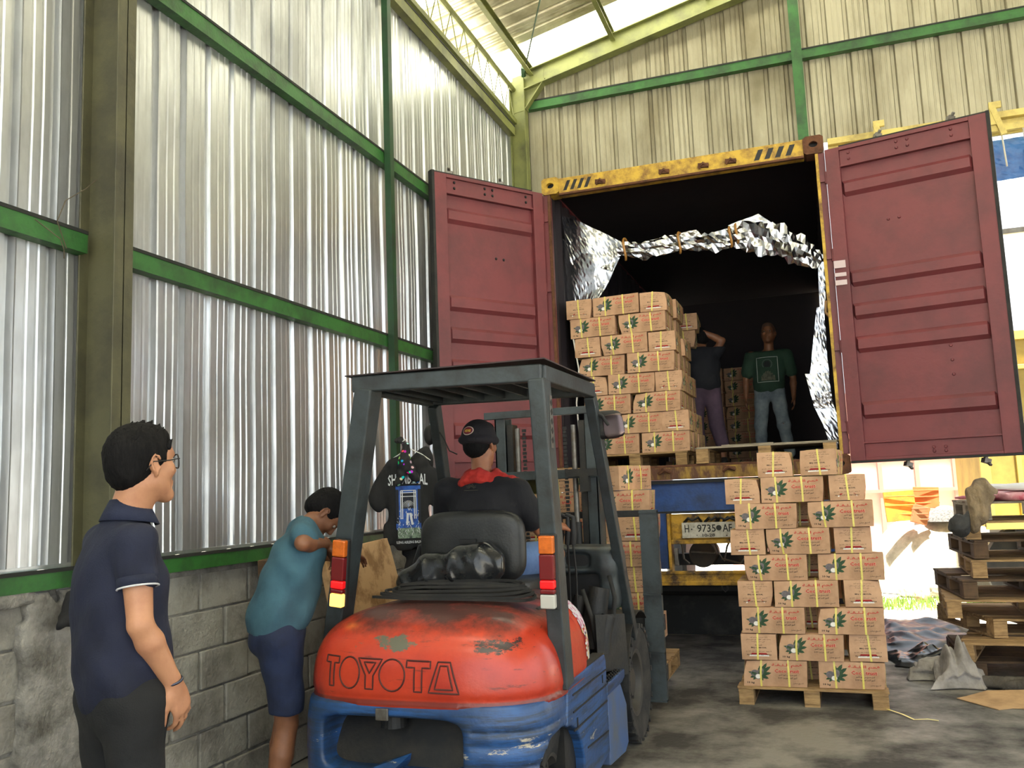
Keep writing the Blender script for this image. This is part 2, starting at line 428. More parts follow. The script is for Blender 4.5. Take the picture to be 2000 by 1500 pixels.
# ------------------------------------------------------------------ block wall
mb = MB(); rr = random.Random(5); CH = 1.17/6
mb.box((XW-.17, -6, 0), (XW-.012, YG, 1.17), 1)
mb.box((XW-.17, -6, 1.16), (XW+.005, YG, 1.19), 1)
for c in range(6):
    y = -2.0 + (.2 if c % 2 else 0)
    while y < YG-.1:
        L = .395; j = rr.uniform(-.006, .006); gz = rr.uniform(.006, .010)
        y1 = min(y+L-.012, YG)
        mb.box((XW-.1, y+.006, c*CH+gz), (XW+j, y1, (c+1)*CH-gz+.004), 0, rot=(rr.uniform(-.006, .006), 0, rr.uniform(-.008, .008)))
        y += L
o = struct(mb.build('wall_left_blockwork', [M_BLOCK, M_MORTAR], bevel=.006, bseg=2)); o.name = 'wall_left_blocks'
# concrete pilaster with smeared mortar in the block wall
def blob_slab(name, a, b, mt, amp=.012, n=26, seed=0):
    s_ = SDF((a[0]-.05, a[1]-.06, a[2]-.03), (b[0]+.06, b[1]+.06, b[2]+.04), .015)
    c = (np.array(a)+np.array(b))/2; h = (np.array(b)-np.array(a))/2
    s_.ell(c, h*1.04, k=0, p=9)
    s_.warp(lambda X, Y, Z: amp*(np.sin(Y*23+seed+2*np.sin(Z*7))*np.sin(Z*17+X*9+2*np.sin(Y*9))+.5*np.sin(Y*51+Z*43+seed)*np.sin(Z*31)))
    return s_.build(name, mt, smooth_it=1)
o = struct(blob_slab('trim_1', (XW-.03, 2.66, 0), (XW+.05, 3.0, 1.15), M_MORTAR, .004)); 
struct(blob_slab('trim_2', (XW-.02, 2.45, 1.14), (XW+.05, 2.75, 1.20), M_MORTAR, .006, seed=3))

# ------------------------------------------------------------------ girts, posts, frames
def channel(name, p, q, h, depth, out, mt, label=None):
    """C-channel rail from p to q, web height h, flanges reaching 'out'"""
    mb = MB(); p, q, out = Vector(p), Vector(q), Vector(out); up = Vector((0, 0, 1)); t = .006
    mb.beam(p+out*depth, q+out*depth, t, h, 0, up)      # web facing the room
    for s_ in (-1, 1):
        a = up*(s_*(h/2-t/2))
        mb.beam(p+a+out*depth/2, q+a+out*depth/2, depth, t, 0, up)
    mb.beam(p+up*(h/2-.004)+out*(depth+.004), q+up*(h/2-.004)+out*(depth+.004), .006, .016, 1, up)  # shadow line of the top edge, built as a dark strip
    return struct(mb.build(name, [mt, M_LIPSHADE]))
n_trim = [3]
def trim(): n_trim[0] += 1; return 'trim_%d' % n_trim[0]
for (y0, y1) in ((-6, 2.9), (3.0, YG-.15)):
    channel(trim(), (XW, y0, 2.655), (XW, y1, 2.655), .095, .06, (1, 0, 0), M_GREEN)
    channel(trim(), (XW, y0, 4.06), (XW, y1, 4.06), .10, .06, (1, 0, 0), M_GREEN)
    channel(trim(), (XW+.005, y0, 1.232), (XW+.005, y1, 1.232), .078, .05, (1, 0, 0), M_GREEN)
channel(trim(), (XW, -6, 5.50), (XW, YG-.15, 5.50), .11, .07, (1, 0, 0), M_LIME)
# sill flashing on top of the bottom rail
mb = MB(); mb.box((XW-.04, -6, 1.272), (XW+.012, YG-.1, 1.288)); struct(mb.build(trim(), M_SHEET))
# eave lattice beam
mb = MB(); mb.beam((XW+.06, -6, 5.62), (XW+.06, YG-.1, 5.62), .05, .05, 0)
mb.tube([(XW+.06, -6, 6.0), (XW+.06, YG-.1, 6.0)], .03, 8)
y = -2.0; z = 0
while y < YG-.2:
    mb.tube([(XW+.06, y, 5.64 if z % 2 == 0 else 5.98), (XW+.06, y+.16, 5.98 if z % 2 == 0 else 5.64)], .006, 5); y += .16; z += 1
struct(mb.build(trim(), M_LIME))
# I columns against the left wall
def icol(name, x0, x1, y, w, z0, z1, mt):
    mb = MB(); t = .009
    mb.box((x1-t, y-w/2, z0), (x1, y+w/2, z1)); mb.box((x0, y-w/2, z0), (x0+t, y+w/2, z1)); mb.box((x0, y-t/2, z0), (x1, y+t/2, z1))
    return struct(mb.build(name, mt, bevel=.002, bseg=1))
icol(trim(), XW+.01, XW+.21, 2.955, .11, 1.18, 6.0, M_OLIVE)
# corner frame: column, haunch and gable rafter
mb = MB(); mb.box((XW+.02, YG-.16, 0), (XW+.03, YG-.04, 6.1)); mb.box((XW+.19, YG-.16, 0), (XW+.2, YG-.04, 6.1)); mb.box((XW+.02, YG-.105, 0), (XW+.2, YG-.095, 6.1))
prof = [(XW+.05, 5.72), (XW+.2, 5.74), (XW+.42, 6.02), (XW+.42, 6.2), (XW+.05, 6.14)]
mb.prism(prof, (0, YG-.11, 0), (0, YG-.10, 0), (1, 0, 0), (0, 0, 1))
def rafter(mb, x0, x1, y, d=.2):
    for dz, w_, h_ in ((-.06, .12, .012), (-.06-d, .12, .012), (-.06-d/2, .01, d)):
        mb.beam((x0, y, roofz(x0)+dz-.02), (x1, y, roofz(x1)+dz-.02), w_, h_)
rafter(mb, XW+.2, 5, YG-.1); rafter(mb, 5, 13, YG-.1)
mb.beam((XW+.2, YG-.1, 5.74), (XW+.44, YG-.1, 6.05), .10, .012)
struct(mb.build(trim(), M_LIME))
mb = MB()
for yy in (3.0, -3.0): rafter(mb, XW+.1, 5, yy); rafter(mb, 5, 13, yy)
struct(mb.build(trim(), M_LIME))
# purlins along the roof
for x in (-2.72, -1.78, -.75, .3, 1.35, 2.4, 3.45, 4.5, 5.5, 6.6, 7.7, 8.8, 9.9, 11, 12):
    mb = MB(); z = roofz(x)-.05
    mb.beam((x, -6, z), (x, YG+.1, z), .05, .012); mb.beam((x-.022, -6, z-.045), (x-.022, YG+.1, z-.045), .006, .09); mb.beam((x, -6, z-.09), (x, YG+.1, z-.09), .05, .006)
    struct(mb.build(trim(), M_LIME))
mb = MB(); mb.tube([(-2.8, 8.85, 6.12), (-1.9, 7.0, roofz(-1.9)-.14)], .008, 6); mb.tube([(-2.8, 8.85, 6.12), (-2.77, 8.75, 6.17)], .03, 6)
struct(mb.build(trim(), M_GREEND))
channel(trim(), (XW+.2, YG, 5.80), (12.5, YG, 5.80), .10, .07, (0, -1, 0), M_GREEN)
mb = MB(); mb.box((.03, YG-.10, 4.86), (.13, YG-.02, roofz(0)-.1)); struct(mb.build(trim(), M_GREEN))
# header beam over the truck bay with its hooks
mb = MB(); mb.box((.3, YG-.10, 4.80), (6, YG-.02, 4.86)); mb.box((.3, YG-.14, 4.66), (6, YG-.10, 4.72)); mb.box((.3, YG-.03, 4.66), (6, YG-.0, 4.80))
for x in (.72, 1.72, 3.2):
    mb.prism([(0, 0), (.05, 0), (.05, .16), (.10, .16), (.10, .22), (0, .22)], (x, YG-.16, 4.72), (x, YG-.13, 4.72), (1, 0, 0), (0, 0, 1))
    mb.beam((x+.02, YG-.15, 4.9), (x+.10, YG-.15, 4.62), .03, .05)
struct(mb.build(trim(), M_YBEAM))
# thin inner post by the left wall
mb = MB(); mb.box((XW+.07, 5.70, 1.27), (XW+.12, 5.76, 5.5)); struct(mb.build(trim(), M_GREEND))
# low sooty wall across the back of the bay
mb = MB(); mb.box((XW, 9.35, 0), (.25, 9.5, .50)); mb.box((XW, 9.33, .44), (.25, 9.52, .505)); struct(mb.build(trim(), M_DARKWALL))

# ------------------------------------------------------------------ roof
mb = MB(); ys = rib_profile(15.4, .2, .03, 9); vs = []; fs = []; mi = []
xs = [XW-.35, -1.5, 0, 1.5, 3, 5, 7, 9, 11, 13.3]
lights = [(8.45, 9.6), (7.0, 7.2), (4.55, 4.95), (1.2, 1.8), (-2.5, -1.6)]
for (a, d) in ys:
    for x in xs: vs.append((x, -6.1+a, roofz(x)+d))
nx = len(xs)
for i in range(len(ys)-1):
    y = -6.1+ys[i][0]; L = any(a <= y < b for a, b in lights)
    for j in range(nx-1): fs.append((i*nx+j, (i+1)*nx+j, (i+1)*nx+j+1, i*nx+j+1)); mi.append(1 if (L and j < 4) else 0)
mb.v = vs; mb.f = fs; mb.m = mi
o = struct(mb.build('ceiling', [M_ROOF, M_LIGHTROOF], smooth=False))
# ------------------------------------------------------------------ shipping container on its truck
M_MAROON = mat('maroon container paint', (112, 50, 54), .55, 0, (84, 42, 46), 2.2, .4, bump=.15, bscale=30)
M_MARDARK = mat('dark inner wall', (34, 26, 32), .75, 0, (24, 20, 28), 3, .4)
M_CYEL = mat('rusty yellow container paint', (196, 160, 52), .6, 0, (96, 58, 30), 9, .45, bump=.3)
M_RUST = mat('rust', (98, 62, 38), .9, 0, (60, 36, 24), 12, .4, bump=.5)
M_BLACK = mat('black paint', (22, 22, 22), .6)
M_RUBBER = mat('black rubber', (28, 28, 28), .8, 0, (52, 50, 46), 8, .3)
M_PLY = mat('container floor boards', (84, 66, 48), .8, 0, (44, 34, 26), 4, .4)
M_STEEL = mat('dull steel', (120, 118, 114), .45, .7, (80, 66, 50), 8, .4)
M_BLUE = mat('blue chassis paint', (34, 74, 140), .5, 0, (24, 40, 70), 4, .4, bump=.15)
M_PLATE = mat('dirty white plate', (196, 194, 184), .6, 0, (120, 110, 92), 12, .4)
CX0, CX1, CY0, CZ0, CZ1 = -2.221, .217, 7.434, 1.57, 4.34
CY1 = CY0+6.06; CFL = 1.692
T = thing('shipping_container', 'maroon shipping container with open doors backed through the gable, yellow end frame', 'shipping container', ((CX0+CX1)/2, CY0, CZ0))
cp = []
# corrugated side walls, roof, end wall
def corr(a0, a1, step=.27, d=.03):
    out = []; a = a0
    while a < a1:
        for da, dd in ((0, 0), (.07, 0), (.135, d), (.205, d)): out.append((min(a+da, a1), dd))
        a += step
    return out
for x, s_ in ((CX0+.03, -1), (CX1-.03, 1)):
    mb = MB(); pr = corr(CY0+.10, CY1-.05); vs = []; fs = []
    for a, d in pr: vs += [(x+s_*(d-.03), a, CFL-.03), (x+s_*(d-.03), a, CZ1-.08)]
    for i in range(len(pr)-1): fs.append((2*i, 2*i+2, 2*i+3, 2*i+1))
    mb.add(vs, fs); mb.build('side_wall', M_MARDARK, T, solid=.003)
mb = MB(); mb.box((CX0+.02, CY0+.1, CZ1-.06), (CX1-.02, CY1, CZ1-.04)); mb.build('roof_panel', M_MARDARK, T)
mb = MB(); mb.box((CX0+.02, CY1-.03, CFL-.05), (CX1-.02, CY1, CZ1-.05)); mb.build('end_wall', M_MARDARK, T)
mb = MB()
for i in range(9): mb.box((CX0+.05+i*.26, CY0+.02, CFL-.028), (CX0+.05+i*.26+.257, CY1-.04, CFL)); 
mb.build('floor_board', M_PLY, T)
# side rails
for x0, x1 in ((CX0, CX0+.06), (CX1-.06, CX1)):
    mb = MB(); mb.box((x0, CY0+.12, CZ0), (x1, CY1, CZ0+.12)); mb.box((x0, CY0+.12, CZ1-.08), (x1, CY1, CZ1)); mb.build('side_rail', M_MAROON, T)
# header: yellow door-end beam, hazard stripes, lashing rust lugs
mb = MB(); mb.box((CX0+.16, CY0, CZ1-.155), (CX1-.16, CY0+.12, CZ1-.005)); mb.box((CX0+.16, CY0-.008, CZ1-.165), (CX1-.16, CY0+.03, CZ1-.145), 1)
o = mb.build('header_beam', [M_CYEL, M_RUST], T, bevel=.004)
def stripes(x0, x1):
    mb = MB(); n = 4; wd = (x1-x0)/n; z0, z1 = CZ1-.125, CZ1-.035; y = CY0-.0015
    for i in range(n):
        a = x0+i*wd; mb.poly([(a, y, z0), (a+wd*.5, y, z0), (a+wd*.5+.04, y, z1), (a+.04, y, z1)])
    return mb.build('hazard_stripe', M_BLACK, T)
stripes(CX0+.20, CX0+.46); stripes(CX1-.56, CX1-.22)
for x in (CX0+.55, CX0+.62+.5, CX1-.98, CX1-.75):
    mb = MB(); mb.cbox((x, CY0-.01, CZ1-.10), (.09, .04, .035), rot=(0, .1, 0)); mb.tube([(x-.04, CY0-.02, CZ1-.12), (x, CY0-.035, CZ1-.085), (x+.045, CY0-.02, CZ1-.115)], .012, 6)
    mb.build('lashing_lug', M_RUST, T)
# corner castings with oval holes
def casting(x0, z0, mt):
    mb = MB(); w_, h_ = .162, .155; y = CY0-.012; x1, z1 = x0+w_, z0+h_; cx, cz = (x0+x1)/2, (z0+z1)/2; n = 20
    ring = []; outer = []
    for k in range(n):
        a = 2*PI*k/n; ca, sa = math.cos(a), math.sin(a)
        ring.append((cx+.035*ca, cz+.026*sa+.004)); m_ = max(abs(ca)/(w_/2), abs(sa)/(h_/2)); outer.append((cx+ca/m_, cz+sa/m_))
    vs = [(p[0], y, p[1]) for p in outer]+[(p[0], y, p[1]) for p in ring]+[(p[0], y+.04, p[1]) for p in ring]+[(p[0], y+.17, p[1]) for p in outer]
    fs = []
    for k in range(n):
        l = (k+1) % n
        for b_ in ((0, 1), (1, 2)): fs.append((b_[0]*n+k, b_[0]*n+l, b_[1]*n+l, b_[1]*n+k))
        fs.append((k, l, 3*n+l, 3*n+k))
    mb.add(vs, fs); mb.box((x0+.01, y+.06, z0+.01), (x1-.01, y+.16, z1-.01), 1)
    return mb.build('corner_casting', [mt, M_BLACK], T)
casting(CX0, CZ1-.145, M_CYEL); casting(CX1-.162, CZ1-.145, M_RUST); casting(CX0, CZ0-.01, M_RUST); casting(CX1-.162, CZ0-.01, M_RUST)
# corner posts: maroon with a yellow worn gasket edge
for x0, s_ in ((CX0, 1), (CX1, -1)):
    mb = MB(); a, b = sorted((x0, x0+s_*.06)); mb.box((a, CY0+.0, CZ0+.145), (b, CY0+.10, CZ1-.145), 0)
    a, b = sorted((x0+s_*.05, x0+s_*.075)); mb.box((a, CY0-.012, CZ0+.145), (b, CY0+.02, CZ1-.15), 1)
    mb.build('corner_post', [M_MAROON, M_CYEL if s_ < 0 else M_RUST], T, bevel=.003)
    # hinges
    for z in (CZ0+.35, CZ0+1.0, CZ0+1.75, CZ0+2.4):
        mb = MB(); mb.tube([(x0, CY0-.02, z-.05), (x0, CY0-.02, z+.05)], .014, 8); mb.box((min(x0, x0+s_*.05), CY0-.022, z-.03), (max(x0, x0+s_*.05), CY0, z+.03)); mb.build('door_hinge', M_MAROON, T)
mb = MB(); mb.box((CX0+.16, CY0-.01, CZ0), (CX1-.16, CY0+.15, CZ0+.115)); mb.box((CX0+.16, CY0-.012, CZ0+.10), (CX1-.16, CY0+.16, CZ0+.12), 1)
mb.build('sill_beam', [mat('rust-stained yellow sill', (176, 142, 50), .65, 0, (86, 52, 30), 6, .5, bump=.4, stretch=(1, 1, .4), vlo=.4, vhi=.6), M_RUST], T, bevel=.004)
for x in (-1.25, -.72):
    mb = MB(); mb.cbox((x, CY0-.02, CZ0+.075), (.10, .03, .035), rot=(0, .15, .1)); mb.tube([(x-.05, CY0-.03, CZ0+.05), (x, CY0-.05, CZ0+.085), (x+.05, CY0-.03, CZ0+.06)], .014, 6); mb.build('lashing_lug', M_RUST, T)
# doors: local frame u = from hinge to tip, n = towards the camera (inner face)
def door(hx, tip, z0, z1, width, sgn, name='door'):
    h = Vector((hx, CY0-.035, 0)); u = (Vector((tip[0], tip[1], 0))-h).normalized()
    n = Vector((-u.y, u.x, 0)) * sgn
    mb = MB()
    def B(a0, a1, b0, b1, c0, c1, mi=0):      # a along u, b along n, c height
        ps = [h+u*a+n*b+Vector((0, 0, c)) for c in (c0, c1) for a, b in ((a0, b0), (a1, b0), (a1, b1), (a0, b1))]
        mb.add(ps, [(3,2,1,0),(4,5,6,7),(0,1,5,4),(1,2,6,5),(2,3,7,6),(3,0,4,7)], mi)
    H = z1-z0
    B(.02, .13, -.05, .0, z0, z1); B(width-.13, width-.01, -.05, .0, z0, z1)
    B(.13, width-.13, -.05, -.0, z1-.17, z1-.155); B(.13, width-.13, -.05, -.018, z1-.155, z1-.03); B(.13, width-.13, -.05, .0, z1-.03, z1)
    B(.13, width-.13, -.05, .0, z0, z0+.02); B(.13, width-.13, -.05, -.018, z0+.02, z0+.13); B(.13, width-.13, -.05, .0, z0+.13, z0+.145)
    d = mb.build(name, M_MAROON, T, bevel=.003)
    tag(d)
    # corrugated inner panel
    mb = MB(); zz = [(0, 0)]; Hp = H-.315
    for f0, f1 in ((.05, .11), (.385, .445), (.505, .565), (.625, .685), (.86, .92)):
        zz += [(f0, 0), (f0+.014, 1), (f1-.014, 1), (f1, 0)]
    zz += [(1, 0)]; vs = []; fs = []
    for f, d_ in zz:
        for a in (.13, .15, width-.15, width-.13):
            q = h+u*a+n*(-.042 + (.032*d_ if .14 < a < width-.14 else 0)); vs.append((q.x, q.y, z1-.17-Hp*f))
    for i in range(len(zz)-1):
        for j in range(3): fs.append((i*4+j, i*4+j+1, i*4+j+5, i*4+j+4))
    mb.add(vs, fs); p = mb.build('door_panel', M_MAROON, d, solid=.002)
    # black gasket edges
    mb = MB(); B(width-.012, width+.012, -.06, .004, z0-.01, z1+.012); B(.13, width+.012, -.055, -.01, z1, z1+.014); B(.02, width+.012, -.06, .0, z0-.018, z0)
    mb.build('door_gasket', M_RUBBER, d)
    mb = MB(); 
    for a in (.07,): 
        q0 = h+u*.125+n*.004
        mb.beam(q0+Vector((0, 0, z0+.02)), q0+Vector((0, 0, z1-.02)), .008, .008)
    mb.build('weld_seam', mat('pale scraped paint', (138, 84, 86), .6), d)
    # rivets
    for a, z in ([(.2, z1-.06), (.2, z1-.11), (.56, z1-.06), (.56, z1-.11), (.64, z1-.06), (.64, z1-.11), (.95, z1-.06), (.95, z1-.11), (.62, z0+.075), (.7, z0+.075), (.62, z0+.045), (.7, z0+.045)] + [(.45, z0+H*.46), (.53, z0+H*.46), (.2, z0+H*.46), (.45, z0+H*.74), (.53, z0+H*.74)] + ([(.8, z0+.72+.11*k) for k in range(-1, 3)] if sgn < 0 else [])):
        q = h+u*a+n*(-.040 if z0+.15 < z < z1-.18 else -.016)
        mr = MB(); mr.tube([q+Vector((0, 0, z)), q+n*.010+Vector((0, 0, z))], [.013, .008], 8); mr.build('rivet', M_MAROON if sgn < 0 else M_BLACK, d)
    # locking bars on the outer face with cam ends above and below
    for a in (.42, .95):
        mr = MB(); q = h+u*a+n*(-.085)
        mr.tube([q+Vector((0, 0, z0-.045)), q+Vector((0, 0, z1+.045))], .016, 8)
        for zc, s2 in ((z1+.045, 1), (z0-.045, -1)):
            mr.cbox(q+Vector((0, 0, zc)), (.05, .05, .035), rot=(0, .3, .4)); mr.beam(q+Vector((0, 0, zc)), q+n*.03+u*.03+Vector((0, 0, zc+s2*.035)), .02, .015)
        for k in range(4): mr.cbox(q+Vector((0, 0, z0+.3+k*.65)), (.05, .05, .05))
        mr.build('locking_bar', M_STEEL, d)
    return d
dl = door(CX0+.03, (-2.87, 6.45), 1.64, 4.20, 1.165, 1, 'door')
dr = door(CX1-.02, (1.38, 7.12), 1.655, 4.20, 1.205, -1, 'door')

# ------------------------------------------------------------------ truck under the container
T2 = thing('truck', 'blue and yellow truck rear carrying the shipping container', 'truck', (-1.0, 7.5, 0))
def bx(name, a, b, mt, par=T2, bevel=.004): mb = MB(); mb.box(a, b); return mb.build(name, mt, par, bevel=bevel)
bx('chassis_beam', (CX0+.05, CY0+.06, 1.30), (CX1-.05, CY0+.20, 1.54), M_BLUE)
mb = MB(); mb.box((CX0+.05, CY0+.02, 1.535), (CX1-.05, CY0+.24, 1.565)); mb.box((CX0+.05, CY0+.04, 1.285), (CX1-.05, CY0+.22, 1.305)); mb.build('beam_flange', M_BLACK, T2)
for x in (-1.62, -.38): bx('frame_rail', (x-.05, CY0+.2, 1.30), (x+.05, CY1+.5, 1.54), M_BLUE)
bx('chassis_post', (-1.46, CY0+.03, .83), (-1.27, CY0+.2, 1.29), M_BLUE)
bx('chassis_post', (-.10, CY0+.03, .83), (.05, CY0+.2, 1.29), M_BLUE)
M_TY = mat('dirty yellow truck paint', (190, 148, 44), .6, 0, (70, 50, 30), 7, .5, bump=.3, vlo=.4, vhi=.6)
bx('support_strip', (-1.26, CY0-.01, .80), (-1.235, CY0+.12, 1.285), M_TY)
bx('plate_panel', (-1.235, CY0+.06, 1.06), (-.12, CY0+.1, 1.28), M_TY)
bx('plate_rail', (-1.235, CY0+.0, 1.035), (-.12, CY0+.08, 1.07), M_TY)
mb = MB(); mb.box((-2.1, CY0-.02, .725), (.1, CY0+.16, .80)); mb.box((-2.1, CY0-.03, .70), (.1, CY0+.02, .735), 0); mb.box((-2.1, CY0-.03, .79), (.1, CY0+.02, .815), 0)
mb.build('rear_bumper', M_TY, T2, bevel=.005)
# number plate
P0 = Vector((-1.135, CY0-.02, 1.085)); PW, PH = .43, .125
mb = MB(); mb.box(P0, P0+Vector((PW, .006, PH)), 0); y = P0.y-.001
for t_, x0, x1 in (('H', .022, .058), ('9735', .125, .275), ('AF', .33, .405)):
    put_text(mb, t_, (P0.x+x0, y, P0.z+.045), (1, 0, 0), (0, 0, 1), x1-x0, .062, 1, bold=.012)
put_text(mb, '10-28', (P0.x+.165, y, P0.z+.008), (1, 0, 0), (0, 0, 1), .10, .024, 1, bold=.02)
mb.add([(P0.x+.30+.022*math.cos(a), y-.001, P0.z+.078+.022*math.sin(a)) for a in [k*PI/8 for k in range(16)]], [tuple(range(16))], 1)
for dx, dz, r_ in ((.08, .07, .006), (.10, .088, .004), (.36, .015, .006), (.12, .02, .004)):
    mb.add([(P0.x+dx+r_*math.cos(a), y-.001, P0.z+dz+r_*math.sin(a)) for a in [k*PI/4 for k in range(8)]], [tuple(range(8))], 1)
mb.build('number_plate', [M_PLATE, M_BLACK], T2)
# hoses behind the plate, air tanks, axle bits
for k, (xa, xb) in enumerate(((-1.12, -.98), (-.95, -.84), (-.86, -.70), (-.8, -.62))):
    mb = MB(); mb.tube([(xa, CY0+.03, 1.21), (xa+.04, CY0, 1.245), ((xa+xb)/2, CY0-.01, 1.225), (xb-.02, CY0, 1.25), (xb, CY0+.03, 1.215)], .012, 6); mb.build('cable', M_BLACK, T2)
for x in (-1.02, -.62, -.2):
    mb = MB(); mb.lathe([(.0, .0), (.105, .0), (.115, .02), (.115, .30), (.10, .33), (0, .33)], (x, CY0+.28, .93), 'y', 24); mb.lathe([(.098, -.006), (.112, -.006), (.112, .004), (.098, .004)], (x, CY0+.275, .93), 'y', 24)
    mb.build('air_tank', mat('sooty tank', (48, 44, 38), .6, .3, (80, 62, 40), 8, .3), T2, smooth=True, autosm=40)
for pts in ([(-.9, 7.6, 1.04), (-.87, 7.58, .95), (-.83, 7.6, .88), (-.80, 7.62, 1.0), (-.77, 7.6, 1.05)], [(-1.18, 7.6, 1.05), (-1.16, 7.6, .9), (-1.12, 7.62, .86)], [(-.85, 7.6, .9), (-.7, 7.6, .86), (-.62, 7.58, .95)], [(-1.1, 7.6, .96), (-.9, 7.58, .95)]):
    mb = MB(); mb.tube(pts, .009, 6); mb.build('pipe', M_STEEL, T2)
bx('cross_member', (-1.6, CY0+.5, .82), (-.35, CY0+.62, .92), M_BLACK)
bx('tail_light', (-1.215, CY0+.0, .86), (-1.185, CY0+.05, 1.0), M_STEEL)
mb = MB(); mb.tube([(-1.86, 9.0, .5), (-.12, 9.0, .5)], .07, 12); mb.build('axle', M_BLACK, T2)
for x in (-2.1, -.12):
    mb = MB(); mb.lathe([(.2, 0), (.44, .0), (.5, .04), (.5, .22), (.44, .27), (.2, .27)], (x, 9.0, .5), 'x', 32); mb.lathe([(.0, .05), (.2, .05), (.2, .2), (0, .2)], (x, 9.0, .5), 'x', 24, 0)
    mb.build('wheel', M_RUBBER, T2, smooth=True, autosm=35)
for x in (-2.1, -.12):
    mb = MB(); mb.lathe([(.2, 0), (.44, .0), (.5, .04), (.5, .22), (.44, .27), (.2, .27)], (x, 12.6, .5), 'x', 32); mb.lathe([(.0, .05), (.2, .05), (.2, .2), (0, .2)], (x, 12.6, .5), 'x', 24, 0)
    mb.build('wheel', M_RUBBER, T2, smooth=True, autosm=35)
for z_, n_ in ((.68, 3),):
    mb = MB(); mb.tube([(-.84, CY0, .70), (-.84, CY0-.005, .665), (-.82, CY0, .645), (-.80, CY0+.005, .665), (-.80, CY0, .70)], .006, 6); mb.build('tow_hook', M_BLACK, T2)
# ------------------------------------------------------------------ cartons
M_CARD = mat('brown corrugated cardboard', (190, 152, 120), .85, 0, (158, 122, 92), 5, .45, bump=.12, bscale=14)
M_RED = mat('red carton ink', (178, 44, 40), .8); M_PINK = mat('pale ink outline', (226, 168, 140), .8)
M_INK = mat('black carton ink', (42, 36, 32), .8); M_LEAF = mat('green leaf ink', (38, 66, 42), .8, 0, (70, 92, 60), 60, .4)
M_NUT = mat('grey coconut ink', (110, 104, 106), .8, 0, (80, 72, 76), 50, .4); M_WHITE = mat('white ink', (226, 222, 214), .8)
M_STRAP = mat('pale yellow plastic strap', (222, 208, 108), .4, 0, (196, 180, 84), 30, .4)
M_FLAGRED = mat('deep red ink', (150, 22, 26), .8)
BL, BW, BH = .418, .236, .174
CMATS = [M_CARD, M_RED, M_PINK, M_INK, M_LEAF, M_NUT, M_WHITE, M_FLAGRED]
def leaf(mb, cx, cz, ang, L, W, face, mi=4):
    n = 9; pts = []; ca, sa = math.cos(ang), math.sin(ang)
    for i in range(n+1):
        t = i/n; w_ = W*math.sin(PI*min(1, t*1.02))**.7; pts.append((t*L, w_/2*(1 if i % 2 else .8)))
    for i in range(n-1, 0, -1):
        t = i/n; w_ = W*math.sin(PI*t)**.7; pts.append((t*L, -w_/2*(1 if i % 2 else .8)))
    mb.poly([face(cx+a*ca-b*sa, cz+a*sa+b*ca) for a, b in pts], mi)
def disc(mb, cx, cz, rx, rz, face, mi, ang=0):
    mb.poly([face(cx+rx*math.cos(a)*math.cos(ang)-rz*math.sin(a)*math.sin(ang), cz+rx*math.cos(a)*math.sin(ang)+rz*math.sin(a)*math.cos(ang)) for a in [k*PI/10 for k in range(20)]], mi)
